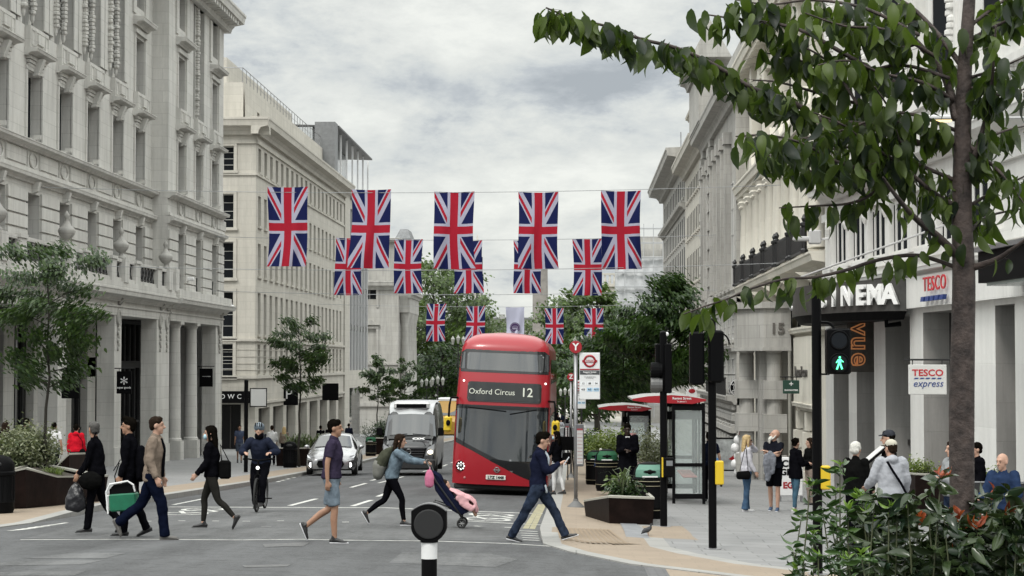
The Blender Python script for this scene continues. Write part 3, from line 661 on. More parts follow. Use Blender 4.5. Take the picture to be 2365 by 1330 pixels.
# ---- B: second block on the left ---------------------------------------------------------------
XB = -20.6; YB = 127.4
B = thing('limestone_building', (XB, 150, gz(-20, 150)), 'pale limestone corner building with narrow windows and a deep cornice, beyond the side street', 'building')
FB = frame(XB, 0, 0); FBf = Matrix(((-1, 0, 0, XB), (0, -1, 0, YB), (0, 0, 1, 0), (0, 0, 0, 1)))   # front facing the camera: along = -X, out = -Y
rows = [(12.45, 14.0), (8.95, 10.9), (5.7, 7.8), (1.9, 4.6), (-.65, 1.25)]
cols = [YB + .95 + 2.49 * i for i in range(19)]
hb = [(c, c + 1.15, a, b) for c in cols for a, b in rows]
wl = MB(FB); wl.wall(YB, 176, -2.6, 15, hb, .5)
shops = [(YB + 1.5 + i * 6.2, YB + 6.2 + i * 6.2, -8, -2.9) for i in range(8)]
wl.wall(YB, 176, -9, -2.6, shops, .6)
at = [(c, c + 1.0, 16.15, 17.0) for c in cols[2:15]]
wl.wall(YB + 1, 170, 14.9, 18.3, at, .4, o=-.9); wl.box(YB + 1.05, 169.9, -9, -1.4, 14.9, 18.2)
f = MB(FBf); hf = [(1.45, 2.9, a - (.2 if i else 0), b + .05) for i, (a, b) in enumerate(rows)] + [(5.4, 6.6, a, b) for a, b in rows]
f.wall(0, 14, -2.6, 15, hf, .45); f.wall(0, 14, -9, -2.6, [(.9, 4.4, -8, -2.6)], .8); f.wall(1, 14, 14.9, 18.3, [(4.0, 4.7, 16.2, 17.6)], .3, o=-.9)
off = len(wl.v); wl.v += f.v; wl.f += [tuple(i + off for i in g) for g in f.f]; wl.mi += f.mi
wl.box(YB + .6, 176, -12, -.61, -9, 15); wl.build('wall', S_B, B, True)
tb = MB(FB); tf = MB(FBf)
for q, a, b in ((tb, YB - .9, 176.3), (tf, -.9, 14)):
    cornice(q, a, b, 14.75, 1.05, 1.0); q.box(a + .9, b, 0, .12, 14.2, 14.45); q.box(a + .85, b, 0, .1, 12.15, 12.3); q.box(a + .8, b, 0, .16, 1.45, 1.62); q.box(a + .8, b, 0, .16, -.95, -.75); q.box(a + .8, b, 0, .14, -2.6, -2.45)
    q.box(a + 1.8, b, -.9, -.2, 15.8, 16.0)
for z in (.9, .45, 0, -.4): 
    tb.box(YB, 176, 0, .035, z, z + .03); tf.box(0, 14, 0, .035, z, z + .03)
for h in hf[:5]: 
    tf.box(h[0] - .22, h[0] - .02, 0, .09, h[2], h[3]); tf.box(h[1] + .02, h[1] + .22, 0, .09, h[2], h[3]); tf.box(h[0] - .22, h[1] + .22, 0, .1, h[3], h[3] + .2); tf.box(h[0] - .3, h[1] + .3, 0, .16, h[2] - .16, h[2])
tb.build('cornice', S_B, B, True); tf.build('cornice', S_B, B, True)
windows(B, FB, hb[:85], .45, 'sash', sm=S_B); windows(B, FBf, hf[:6], .42, 'grid')
sh = MB(FB); sh.box(YB, 175, -.59, -.55, -8, -2.7, 0)
for i in range(8):
    for k in (1.55, 3.1): sh.box(shops[i][0] + k, shops[i][0] + k + .08, -.56, -.45, -8, -2.9, 1)
for h in hb[85:]: sh.box(h[0], h[1], -.46, -.42, h[2], h[3], 0)
for h in at: sh.box(h[0], h[1], -1.28, -1.25, h[2], h[3], 0)
sh.build('shopfront', [shopg, brz], B, True)
dr = MB(FBf); dr.box(.9, 4.4, -.58, -.52, -8, -2.6, 0); [dr.box(q, q + .08, -.52, -.44, -8, -2.7, 1) for q in (1.6, 2.6, 3.6)]; dr.build('doors', [shopg, brz], B, True)
cn = MB(FBf); cn.box(.05, 5.2, -.3, .8, -2.5, -1.75); cn.build('door_canopy', satin, B, True)
text('SHOWCASE', .42, tw, tmat(-21.85, YB - .82, -2.1), B, depth=.01, space=1.75, name='canopy_lettering')
ph = MB(FB); ph.box(YB + 2.6, 160, -7, -2.4, 18.2, 20.2); ph.build('penthouse', S_B, B, True)
rl = MB(FB)
for s in np.arange(YB + 1.2, 170, 1.5): rl.tube([(s, -1.1, 18.2), (s, -1.1, 19.3)], .022, 4)
rl.tube([(YB + 1.2, -1.1, 19.3), (170, -1.1, 19.3)], .03, 4); rl.tube([(YB + 1.2, -1.1, 18.8), (170, -1.1, 18.8)], .015, 4); rl.tube([(YB + 1.2, -1.1, 19.3), (YB + 1.2, -9, 19.3)], .03, 4)
rl.build('roof_railing', steel, B, True)
# things on its wall
t = thing('hanging_sign', W(489 + 108, 938, 126), 'white framed hanging sign on a black post by the left corner building', 'sign'); c = t.location.copy()
m = MB(); m.rbox(-.5, .5, -.04, .04, -.0, 1.1, .02); m.build('sign_board', mat('sign_offwhite', (.5, .5, .49), .5), t); m = MB(); m.box(-.55, .55, -.05, -.02, -.05, 0.0); m.box(-.55, .55, -.05, -.02, 1.1, 1.15); m.box(-.55, -.5, -.05, -.02, 0, 1.1); m.box(.5, .55, -.05, -.02, 0, 1.1); m.build('frame', black, t)
for px, lab, ch in ((667, 'black square hanging sign with a white P shaped mark, behind the pavement tree', 'P'), (763, 'plain dark hanging sign further along the limestone building', '')):
    p = W(px, 934 if ch else 923, 140 if ch else 158); t = thing('hanging_sign', p, lab, 'sign'); m = MB(); m.rbox(-.65, .65, -.05, .05, -.05, 1.3, .02); m.build('sign_board', satin, t)
    if ch: text(ch, 1.0, tw, tmat(p.x, p.y - .06, p.z + .7), t, depth=.004)
# ---- rooftop pavilion + C: glazed block ----------------------------------------------------------
C_ = thing('glass_building', (XB, 186, gz(-20, 186)), 'narrow glass fronted building with white vertical fins and a rooftop canopy', 'building'); FC = frame(XB, 0, 0)
m = MB(FC); m.box(176.2, 180, -12, .1, -9, 15.3); m.box(180, 197, -12, 0, 14.2, 15.0); m.box(180, 197, -.3, .05, -2.2, -.6); m.box(180, 197, -12, -.3, -.6, 14.2); m.box(180, 197, -8, -.8, -9, -.6); m.build('wall', S_B, C_, True)
m = MB(FC); m.box(180.01, 197, -.29, -.1, -.6, 14.2); m.box(180, 196, -.79, -.7, -8.3, -2.2); m.build('glazing', mat('facade_glass', (.05, .055, .06), .04, spec=.8), C_, True)
m = MB(FC)
for k in range(7): s = 180.3 + k * 2.6; m.box(s, s + .22, -.1, .06, -.6, 14.2)
m.build('fin', mat('white_metal', (.6, .6, .6), .4), C_, True)
m = MB(FC)
for z in (3.1, 6.8, 10.5): m.box(180, 197, -.1, -.04, z, z + .5)
m.build('spandrel', mat('spandrel_grey', (.1, .1, .1), .4), C_, True)
m = MB(); x0, x1 = X(733, 168), X(772, 168); zt = W(740, 281, 168).z; m.box(x0 - .3, x1, 168, 170, 15.4, zt); m.build('rooftop_pavilion', mat('zinc_cladding', (.19, .195, .20), .5, .3, var=.2), C_, True)
m = MB(); m.extr([(x1 - 4, zt - .1), (x1 + .1, zt - .22), (x1 + .1, zt - .08), (x1 - 4, zt + .05)], 1, 170.1, 198); m.build('roof_canopy', mat('dark_soffit', (.06, .06, .062), .5), C_, True)
m = MB()
for k in range(7): yy = 171 + k * 4.6; m.box(x1 - .5, x1 - .35, yy, yy + .2, 15.4, zt - .25)
for k in range(6): m.box(x1 - 1.8, x1 + .3, 170, 200, 15.3 + k * .12, 15.34 + k * .12)
m.build('canopy_post', white, C_, True)
m = MB(); m.box(x1 - 6, x1 - 2.2, 170.02, 196, 15.4, zt - .2); m.build('pavilion_glazing', mat('pavilion_glass', (.42, .44, .45), .15), C_, True)
# ---- D: portico building ------------------------------------------------------------------------------
D_ = thing('portico_building', (-21, 220, gz(-20, 220)), 'classical stone building with a columned portico beyond the glass block', 'building')
xw = X(920, 215); m = MB(Matrix(((-1, 0, 0, xw), (0, -1, 0, 215), (0, 0, 1, 0), (0, 0, 0, 1))))
hd = [(2.4, 3.9, -3.5, -1.2), (2.4, 3.9, 1.0, 3.8), (2.4, 3.9, 6.2, 8.8), (2.4, 3.9, 10.6, 12.2)]
m.wall(0, 8, -9, 9, hd[:3], .4); m.wall(.4, 8, 9, 13.4, hd[3:], .3, o=-.3); m.box(-.3, 8, -30, -.4, 13.3, 13.6); m.box(.41, 8, -30, -.61, 9, 13.3)
m.box(.05, 8, -20, -.41, -9, 9); m.build('wall', S_G, D_, True)
m = MB(Matrix(((-1, 0, 0, xw), (0, -1, 0, 215), (0, 0, 1, 0), (0, 0, 0, 1)))); cornice(m, -.8, 8, 8.0, .9, .8); m.box(-.1, 8, 0, .2, -.1, .15); m.box(-.2, 8, -.1, .25, -4.6, -4.2); cornice(m, -.1, 8, 13.2, .4, .4)
for z in (3.9,): m.extr([(2.0, z + .3), (4.3, z + .3), (3.15, z + 1.0)], 1, 0, .35)
for h in hd[:3]: m.box(h[0] - .25, h[0], 0, .12, h[2] - .1, h[3] + .15); m.box(h[1], h[1] + .25, 0, .12, h[2] - .1, h[3] + .15); m.box(h[0] - .25, h[1] + .25, 0, .16, h[3] + .02, h[3] + .3)
m.build('cornice', S_G, D_, True)
windows(D_, Matrix(((-1, 0, 0, xw), (0, -1, 0, 215), (0, 0, 1, 0), (0, 0, 0, 1))), hd, .35, 'grid')
FD = frame(xw, 0, 0)
m = MB(FD); m.box(215.2, 232, -8, 0, -9, 7); m.box(216.3, 229, 0, 1.1, 5.6, 7.4); cornice(m, 216.1, 229.3, 7.2, .7, .5, 1.1); m.box(216.3, 229, 0, 1.05, -9, -3.4); m.build('portico', S_G, D_, True)
for k in range(7):
    s = 217.1 + k * 1.85; m = MB(FD); m.lathe((s, .5, 0), [(.55, -3.4), (.56, -3.1), (.46, -2.9), (.45, 0), (.39, 4.2), (.42, 4.3), (.45, 4.7), (.6, 5.4), (.62, 5.6)], 14); m.build('column', S_G, D_, True, 'auto')
m = MB(); p0 = W(914, 552, 222); p1 = W(950, 529, 222); m.rings([[(p0.x, 221, p0.z - 3.6), (p1.x, 221, p0.z - 3.6), (p1.x, 228, p0.z - 3.6), (p0.x, 228, p0.z - 3.6)], [(p0.x, 221, p0.z), (p1.x, 221, p0.z), (p1.x, 228, p0.z), (p0.x, 228, p0.z)], [(p0.x + .5, 222, p1.z), (p1.x - .4, 222, p1.z), (p1.x - .4, 227, p1.z), (p0.x + .5, 227, p1.z)]]); m.build('mansard_turret', lead, D_, True)
# ---- right hand side ---------------------------------------------------------------------------------
XR = 7.8
def rblock(Y0, Y1, lab, name, mt, zt, zb, rows, pitch, ww, cor, base=None, first=1.0, style='sash', maxw=95):
    t = thing(name, (XR, (Y0 + Y1) / 2, gz(XR, (Y0 + Y1) / 2)), lab, 'building'); Fm = frame(XR, 0, 0, False)
    n = int((Y1 - Y0 - first) / pitch); hs = [(Y0 + first + i * pitch, Y0 + first + i * pitch + ww, a, b) for i in range(n) for a, b in rows]
    w = MB(Fm); w.wall(Y0, Y1, zb, zt, hs, .03); w.box(Y0 + .02, Y1, -12, -.46, -9, zt); w.quad((Y0, 0, zb), (Y0, -12, zb), (Y0, -12, zt), (Y0, 0, zt)); w.build('wall', mt, t, True)
    windows(t, Fm, hs[:maxw], .02, style if style != 'sash' else 'plain', sm=mt)
    q = MB(Fm)
    for z, h, o in cor: cornice(q, Y0 - (.3 if o > .5 else 0), Y1, z, h, o)
    q.build('cornice', mt, t, True); return t, Fm, hs
# R5: far block with the deep cornice
R5, FR, _ = rblock(142, 178, 'far stone building on the right ending in a deep projecting cornice', 'stone_building', S_G, 14.4, -2.6, [(-.9, 1.6), (2.9, 5.3), (6.2, 8.4), (9.0, 10.6), (12.0, 13.6)], 2.6, 1.15, [(14.3, 1.1, 1.4), (11.0, .5, .5), (-2.6, .4, .4)])
m = MB(FR); m.box(142, 178, -.5, .03, -9, -2.6); [m.box(s, s + .5, 0, .1, z, z + .42) for z in np.arange(-8.4, -2.8, .55) for s in np.arange(142, 177, 2.6)]; m.build('ground_floor', S_F, R5, True)
m = MB(FR); m.box(143, 176, -10, -1.2, 15.4, 17.2); m.build('attic', lead, R5, True)
m = MB(FR); m.tube([(176, -1.5, 15.4), (176, -1.5, 20.5)], .05, 5); m.build('flagpole', steel, R5, True)
# R4: long run of regular windows
R4, FR, _ = rblock(121, 142, 'plain stone building on the right with close rows of narrow windows', 'stone_building', S_B, 13.2, -2.6, [(-1.2, .9), (2.2, 4.4), (5.4, 7.4), (8.6, 10.2), (11.2, 12.3)], 1.75, .85, [(13.0, 1.0, 1.0)], first=.6)
m = MB(FR); m.box(121, 142, -.5, .05, -9, -2.6); [m.box(s, s + .55, 0, .12, z, z + .42) for z in np.arange(-8.4, -2.8, .55) for s in np.arange(121, 141.5, 2.1)]; m.build('ground_floor', S_F, R4, True)
m = MB(FR); a4 = [(s, s + .8, 15.0, 16.3) for s in np.arange(122, 141, 1.75)]; m.wall(121, 142, 14.1, 17.4, a4, .3, o=-.3); m.box(121.02, 142, -8, -.7, 14.1, 17.3); cornice(m, 121, 142, 17.2, .3, .3, -.3); m.build('attic', S_B, R4, True)
# R3: corner pavilion with banded piers, tall pilasters and rusticated ground floor
R3, FR, h3 = rblock(97, 121, 'ornate stone building on the right with banded corner pier and rusticated ground floor', 'stone_building', S_G, 12.8, -1.9, [(-1.3, .3), (1.2, 2.6), (3.8, 9.0)], 2.75, 1.5, [(12.7, 1.0, .9), (3.0, .35, .4), (.6, .3, .35)], first=1.2, style='grid')
m = MB(FR)
for s in (112.6, 119.2): 
    for k in range(28): m.box(s, s + 1.6, 0, .22 if k % 2 else .32, -2 + k * .53, -2 + k * .53 + .47)
for i in range(8): s = 99.4 + i * 2.75; m.box(s + .45, s + .95, 0, .35, 3.8, 11.4); m.box(s + .3, s + 1.1, 0, .42, 11.0, 11.6)
m.box(111.6, 121, -.3, .9, 13.5, 16.6); cornice(m, 111.4, 121.2, 16.5, .8, .6, .9); m.extr([(-1, 17.3), (1.3, 17.3), (.2, 19.4)], 0, 112, 120.8)
m.box(97, 121, -8, -.6, 13.6, 16.5)
m.build('pilasters', S_G, R3, True)
m = MB(FR)
for z in np.arange(-9, -1.9, .56):
    for s in np.arange(97.2, 121, 1.9):
        if z < -3.3: m.rbox(s, s + .85, 0, .28, z, z + .46, .06)
        else: m.rbox(s, s + .75, 0, .24, z, z + .46, .06); m.rbox(s + .95, s + 1.7, 0, .24, z, z + .46, .06)
m.box(97, 121, -.5, .02, -9, -1.9); m.box(97, 121, -.02, .35, -3.35, -3.1); cornice(m, 97, 121, -2.0, .45, .6)
m.build('ground_floor', S_F, R3, True)
m = MB(FR)
for s in np.arange(97.2, 120, 1.9): m.box(s + .87, s + 1.88, .03, .06, -9, -3.4)
m.build('shopfront', shopg, R3, True)
m = MB(FR)
for s in np.arange(97.5, 112, .32): m.box(s, s + .05, .5, .54, -1.6, -.7)
m.box(97.5, 112, .48, .56, -.72, -.66)
for s in (101, 105): m.lathe((s, .5, -.7), [(.05, 0), (.05, .9), (.14, 1.0), (.14, 1.3), (.04, 1.5)], 8)
m.build('balcony_railing', iron, R3, True)
# R2: white corinthian building with canted corner door at number 15
XR = 8.6
R2 = thing('corner_building', (XR, 84, gz(XR, 84)), 'cream stucco building on the right with Corinthian columns and black balcony railings, numbered 15', 'building'); FR = frame(XR, 0, 0, False)
w = MB(FR); h2_ = [(67.2 + i * 3.1, 68.6 + i * 3.1, a, b) for a, b in ((4.9, 7.4), (1.2, 3.0), (10, 12.6)) for i in range(9)]
w.wall(65.5, 97, 1, 21, h2_, .06); w.box(65.52, 97, -12, -.5, -9, 21); w.quad((65.5, 0, -9), (65.5, -12, -9), (65.5, -12, 21), (65.5, 0, 21))
sh_ = [(71.2, 73.0, -9, -1.7), (74.2, 76.0, -9, -1.7), (82, 84, -9, -1.9), (86, 88, -9, -1.9), (90, 92, -9, -1.9), (94, 96, -9, -1.9)]
w.wall(65.5, 97, -9, 1, sh_, .5); w.build('wall', S_C, R2, True); windows(R2, FR, h2_, .05, 'plain'); 
m = MB(FR); m.box(65.6, 97, -.49, -.44, -9, -1.7); m.build('shopfront', shopg, R2, True)
m = MB(FR)
for i in range(10):
    s = 66.3 + i * 3.1
    for e in (-.35, .35):
        m.lathe((s + e, .55, 0), [(.34, 3.85), (.34, 4.0), (.27, 4.1), (.27, 5.5), (.23, 7.0), (.25, 7.05), (.28, 7.3), (.4, 7.55), (.36, 7.62), (.42, 7.75)], 12)
        for k in range(6): m.ball((s + e + .3 * math.cos(k), .55 + .3 * math.sin(k), 7.35 + .2 * (k % 2)), .09, 5)
m.build('corinthian_column', S_C, R2, True, 'auto')
m = MB(FR); cornice(m, 65.5, 97, 7.75, .8, 1.0, 0, dent=.5); cornice(m, 65.5, 97, 3.1, .6, .95); cornice(m, 65.5, 97, 1.0, .3, .4); cornice(m, 65.5, 97, 13.6, .9, 1.0, 0, dent=.5); cornice(m, 65.5, 97, 18.0, .6, .6)
for i in range(9): s = 66.8 + i * 3.1; m.extr([(s, 8.9), (s + 2.2, 8.9), (s + 1.1, 9.9)], 1, 0, .5); m.extr([(s, 12.7), (s + 2.2, 12.7), (s + 1.1, 13.4)], 1, 0, .4)
for s in (68.5, 74.6, 80.7, 86.8, 92.9): m.box(s - .55, s + .55, .0, .45, 8.5, 14); m.extr([(.0, 2.4), (1.2, 3.1), (0, 3.1)], 0, s - .9, s - .5)
m.build('cornice', S_C, R2, True)
for i in range(6):
    m = MB(FR); a = 67.0 + i * 5; b = a + 4.2; m.box(a, b, .92, .96, 4.55, 4.65); m.box(a, b, .9, .98, 3.75, 3.83)
    for s in np.arange(a, b, .17): m.box(s, s + .07, .92, .96, 3.8, 4.6)
    for s in (a, b): m.lathe((s, .94, 3.72), [(.13, 0), (.13, .1), (.09, .15), (.09, .85), (.14, .92), (.14, 1.0), (.06, 1.05), (.1, 1.16), (.03, 1.3)], 8)
    m.build('balcony_railing', iron, R2, True)
for i in range(3):
    a = 73 + i * 7; m = MB(FR)
    m.box(a, a + 4, .85, .9, 14.6, 14.7); m.box(a, a + 4, .85, .9, 15.6, 15.7)
    for s in np.arange(a, a + 4, .3): m.box(s, s + .06, .85, .9, 14.6, 15.7)
    m.build('upper_railing', iron, R2, True)
XR = 7.8
# canted doorway: banded columns carrying the numbered block
zz = gz(XR, 78) + .1; mM = Matrix(((1, 0, 0, XR), (0, 1, 0, 78.2), (0, 0, 1, 0), (0, 0, 0, 1)))
m = MB(mM)
for dx, dy in ((-.1, -.4), (-1.0, 1.6)):
    m.lathe((dx, dy, 0), [(.36, zz), (.36, zz + .4), (.3, zz + .5), (.29, .35), (.26, .42), (.33, .5), (.36, .62)], 16)
    for z in (zz + 0.3, zz + 1.9, zz + 3.2): m.box(dx - .45, dx + .45, dy - .4, dy + .4, z, z + .72)
m.build('banded_column', S_G, R2, True)
m = MB(mM); m.extr([(-1.45, 2.2), (-1.45, .6), (-.55, -.95), (.5, -.95), (.5, 2.2)], 2, .62, 2.15); m.extr([(-1.6, 2.3), (-1.6, .55), (-.62, -1.1), (.5, -1.1), (.5, 2.3)], 2, 2.15, 2.4); m.extr([(-1.55, 2.3), (-1.55, .55), (-.6, -1.03), (.5, -1.03), (.5, 2.3)], 2, .5, .64); m.box(-.6, .5, .2, 2.2, zz, .6); m.build('door_block', S_G, R2, True)
text('15', .58, mat('number_dark_grey', (.12, .11, .1), .8), tmat(XR - .02, 77.22, 1.35), R2, depth=.03, name='house_number', bold=.012)  # raised numerals in one even dark warm grey
m = MB(FR); m.box(70.6, 76.6, 0, .28, -1.5, 1.0); cornice(m, 70.5, 76.8, .95, .4, .4); cornice(m, 70.5, 76.8, -1.75, .3, .35)
for s in (70.6, 73.3, 76.2):
    for k in range(9): m.box(s - .15, s + .5, 0, .3 if k % 2 else .2, -8.2 + k * .72, -8.2 + k * .72 + .66)
m.build('shop_surround', S_C, R2, True)
text('Duncan Yaccom', .55, mat('dark_letter', (.07, .065, .06), .6), Matrix.Translation((8.29, 73.9, -.3)) @ Matrix(((0, 0, -1), (-1, 0, 0), (0, 1, 0))).to_4x4(), R2, depth=.02, name='fascia_lettering', sx=1.1)
# R1: cinema and supermarket building, set at a slight angle
ang = math.atan2(-380, 4600); YN = 30.0
xn = 8.35 - math.tan(-ang) * -1 * 0 + .0826 * (63 - YN)
FR1 = frame(xn, YN, ang, False); LL = (65.4 - YN) / math.cos(ang)
R1 = thing('cinema_building', (8.35, 60, gz(8, 60)), 'white fronted building on the right housing the cinema and the supermarket', 'building')
def S(y): return (y - YN) / math.cos(ang)
w = MB(FR1); wins = []
for i in range(7):
    s = S(47.0) + i * 2.55
    for k in range(3): wins.append((s + k * .66, s + k * .66 + .5, 3.15, 4.45))
upw = [(S(41) + i * 4.6, S(41) + i * 4.6 + 1.7, 7.5, 12.0) for i in range(5)]
w.wall(0, LL, 2.35, 16, wins + upw, .05); w.box(0, LL, -10, -.75, -6, 16)
ops = [(S(38.5), S(39.7)), (S(41.0), S(44.0)), (S(45.0), S(46.5)), (S(50.2), S(53.0)), (S(54.4), S(57.2)), (S(58.6), S(60.9)), (S(62.0), S(64.2))]
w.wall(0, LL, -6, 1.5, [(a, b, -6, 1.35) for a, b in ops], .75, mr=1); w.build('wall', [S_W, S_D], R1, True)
windows(R1, FR1, wins, .04, 'plain'); windows(R1, FR1, upw, .04, 'plain')
m = MB(FR1); m.box(0, S(54.6), 0, .25, 1.48, 2.3); m.build('fascia', S_W, R1, True)
m = MB(FR1); cornice(m, 0, LL, 2.3, .25, .4); cornice(m, 0, LL, 5.2, .45, .62); m.box(0, LL, .15, .4, 5.65, 5.8); m.box(0, LL, .1, .45, 6.6, 6.78); cornice(m, 0, LL, 12.8, .7, .9)
m.box(0, LL, 0, .1, 2.8, 3.08); m.box(0, LL, 0, .12, 4.6, 4.85)
for i in range(8): s = S(45.9) + i * 2.55; m.box(s - .0, s + .45, 0, .16, 3.0, 4.6); m.ball((s + .22, .2, 4.4), (.12, .12, .3), 6)
for i in range(6): s = S(38.8) + i * 4.6; m.box(s, s + 1.0, 0, .35, 6.8, 12.8); m.box(s + .2, s + .8, .35, .42, 7.2, 12.4); garland(m, s + .5, 7.6, 12.2, .42)
m.build('cornice', S_W, R1, True)
m = MB(FR1)
for s in np.arange(.2, LL, .33): m.lathe((s, .28, 5.8), [(.07, 0), (.11, .18), (.1, .3), (.05, .5), (.08, .72), (.08, .8)], 6)
m.build('balustrade', S_W, R1, True)
m = MB(FR1)
for a, b in ops: m.box(a, b, -.74, -.7, -6, 1.35, 0); m.box(a, a + .08, -.7, -.62, -6, 1.35, 1); m.box(a, b, -.7, -.62, -2.3, -2.15, 1)
m.build('shopfront', [shopg, brz], R1, True)
m = MB(FR1); m.box(0, S(43.7), .26, 1.2, 1.75, 2.42, 0); m.box(0, S(43.7), .3, 1.3, 2.42, 2.52, 1); m.box(.5, S(43.4), .4, 1.1, 1.68, 1.75, 2); m.build('glass_canopy', [satin, steel, mat('canopy_glass', (.3, .36, .34), .2)], R1, True)
# Supermarket letters on the fascia
red_t = mat('letter_red', (.50, .02, .03), .4); blue_t = mat('letter_blue', (.02, .05, .22), .4)
def r1m(y, o, z): 
    p = FR1 @ Vector((S(y), o, z)); d = FR1.col[0].xyz; n = FR1.col[1].xyz
    return Matrix(((-d.x, 0, n.x, p.x), (-d.y, 0, n.y, p.y), (0, 1, 0, p.z), (0, 0, 0, 1)))
t = thing('supermarket_fascia_letters', FR1 @ Vector((S(50.5), .3, 1.6)), 'raised red letters over blue dashes on the white supermarket fascia', 'sign')
text('TESCO', .52, red_t, r1m(50.6, .33, 2.02), t, depth=.012, name='letters', bold=.002, sx=1.3, space=1.12)
for k in range(5):
    m = MB(); M0 = r1m(50.6 + .92 - k * .46, .36, 1.66); m.M = M0; m.extr([(-.19, -.06), (.12, -.06), (.19, .06), (-.12, .06)], 2, -.05, .05); m.build('blue_dash', blue_t, t, True)
# cinema marquee: curved canopy drum
t = thing('cinema_marquee', FR1 @ Vector((S(60), 0, 1.4)), 'curved dark cinema marquee with raised white letters above the entrance', 'sign')
c = FR1 @ Vector((S(58.6), -1.6, 0)); 
ea = 5.6; eb = 2.0
def ell(a, k=1.0): 
    p = FR1 @ Vector((S(59.3) + ea * k * math.sin(a), .0 + eb * k * math.cos(a), 0)); return p
AN = [R(d) for d in range(-84, 85, 6)]
m = MB(); zb_, zt_ = 1.42, 2.28
lo = [ell(a) for a in AN]; k = 0
m.rings([[(p.x, p.y, zb_) for p in lo], [(p.x, p.y, zt_) for p in lo]], closed=False, cap=False); m.poly([(p.x, p.y, zt_) for p in lo][::-1]); m.build('sign_band', bronze_sign, t, True)
m = MB(); m.poly([(p.x, p.y, zb_ + .004) for p in lo]); m.rings([[(p.x, p.y, zb_) for p in [ell(a, .97) for a in AN]], [(p.x, p.y, zb_ - .22) for p in [ell(a, .9) for a in AN]]], closed=False, cap=False); m.poly([(p.x, p.y, zb_ - .22) for p in [ell(a, .9) for a in AN]]); m.build('soffit', satin, t, True)
def on_band(chs, a0, a1, size):
    for i, ch in enumerate(chs):
        a = a0 + (a1 - a0) * (i / max(1, len(chs) - 1)); a = R(a); p = ell(a, 1.012); q2_ = ell(a + .02, 1.012); d = (p - q2_).normalized(); nn = Vector((0, 0, 1)).cross(d) 
        if nn.dot(p - (FR1 @ Vector((S(59.3), .0, 0)))) < 0: d = -d; nn = -nn
        xx = Vector((0, 0, 1)).cross(nn)
        M = Matrix(((xx.x, 0, nn.x, p.x), (xx.y, 0, nn.y, p.y), (0, 1, 0, (zb_ + zt_) / 2), (0, 0, 0, 1)))
        text(ch, size, mat('letter_white', (.8, .8, .79), .4), M, t, depth=.05, name='letter', bold=.03)
on_band('CINEMA', -24, -71, .74); on_band('VUE', 40, 24, .5)
m = MB(); m.tube([FR1 @ Vector((S(55.0), .1, 1.1)), FR1 @ Vector((S(55.0), .5, 1.05)), FR1 @ Vector((S(55.0), .5, 1.4))], .07, 8); m.build('pipe', satin, t, True)
# vertical cinema blade sign
t, a, b = blade(1955, 2020, 730, 859, 60, 'tall rounded brown cinema sign with glowing outline letters turned sideways', mat('sign_brown', (.075, .066, .055), .5, var=.3, vs=3), bar=False)
neon = mat('neon_orange', (.55, .22, .08), .4, emit=.25); neon_y = mat('neon_inner', (.13, .05, .03), .5)
cx = (a.x + b.x) / 2; w_ = b.x - a.x
for ch, z in (('v', a.z - .38), ('u', (a.z + b.z) / 2 + .02), ('e', b.z + .38)):
    M = tmat(cx - .02, a.y - .06, z, roll=R(-90)); text(ch, .82, neon, M, t, depth=.004, bold=.03, name='letter'); text(ch, .82, neon_y, Matrix.Translation((0, -.012, 0)) @ M, t, depth=.004, bold=-.012, name='letter_core')
m = MB()
for z in (a.z - .25, b.z + .25): m.box(b.x, b.x + .35, a.y - .04, a.y + .04, z - .05, z + .05)
m.build('bracket', iron, t, True)
# supermarket hanging sign
t, a, b = blade(2098, 2186, 842, 911, 49, 'white square supermarket hanging sign with red and blue wording', mat('sign_cream', (.62, .62, .6), .5), wallx=9.6)
cx = (a.x + b.x) / 2; cz = (a.z + b.z) / 2
text('TESCO', .22, red_t, tmat(cx, a.y - .056, cz + .16), t, depth=.004, bold=.004, sx=1.12); text('express', .235, blue_t, tmat(cx, a.y - .056, cz - .1), t, depth=.004, shear=.3, sx=.95, space=1.05)
for k in range(5):
    m = MB(); x = cx - .28 + k * .14; m.extr([(x - .06, cz + .015), (x + .03, cz + .015), (x + .06, cz + .045), (x - .03, cz + .045)], 1, a.y - .06, a.y - .052); m.build('blue_dash', blue_t, t, True)
t, a, b = blade(1808, 1846, 878, 909, 73, 'small dark green hanging shop sign with white emblem and lettering', mat('sign_green', (.01, .045, .03), .5), [('+', .3, 0, .1, 0), ('ENCOUNTERS', .075, 0, -.12, 0)], tw, wallx=8)
t = thing('round_cafe_sign', W(1706, 895, 98), 'round black hanging coffee sign with white ring lettering', 'sign'); c = t.location.copy()
m = MB(); m.M = Matrix.Rotation(R(90), 4, 'X'); m.lathe((0, 0, -.04), [(.46, 0), (.46, .08)], 24); m.build('disc', satin, t)
m = MB(); m.torus((0, -.05, 0), .43, .02, 'y', 24, 4); m.torus((0, -.05, 0), .25, .012, 'y', 20, 4); m.ball((0, -.05, 0), (.14, .02, .12), 8); m.build('ring', tw, t)
for i, ch in enumerate('COSTA'): an = R(150 - i * 30); text(ch, .17, tw, tmat(c.x + .34 * math.cos(an), c.y - .05, c.z + .34 * math.sin(an), roll=an - R(90)), t, depth=.004, bold=.004, name='letter')
for i, ch in enumerate('COFFEE'): an = R(212 + i * 23); text(ch, .16, tw, tmat(c.x + .34 * math.cos(an), c.y - .05, c.z + .34 * math.sin(an), roll=an + R(90)), t, depth=.004, bold=.004, name='letter')
m = MB(); m.tube([(-.7, 0, .62), (.6, 0, .62)], .025, 5); m.tube([(0, 0, .45), (0, 0, .62)], .02, 4); m.build('bracket', iron, t)
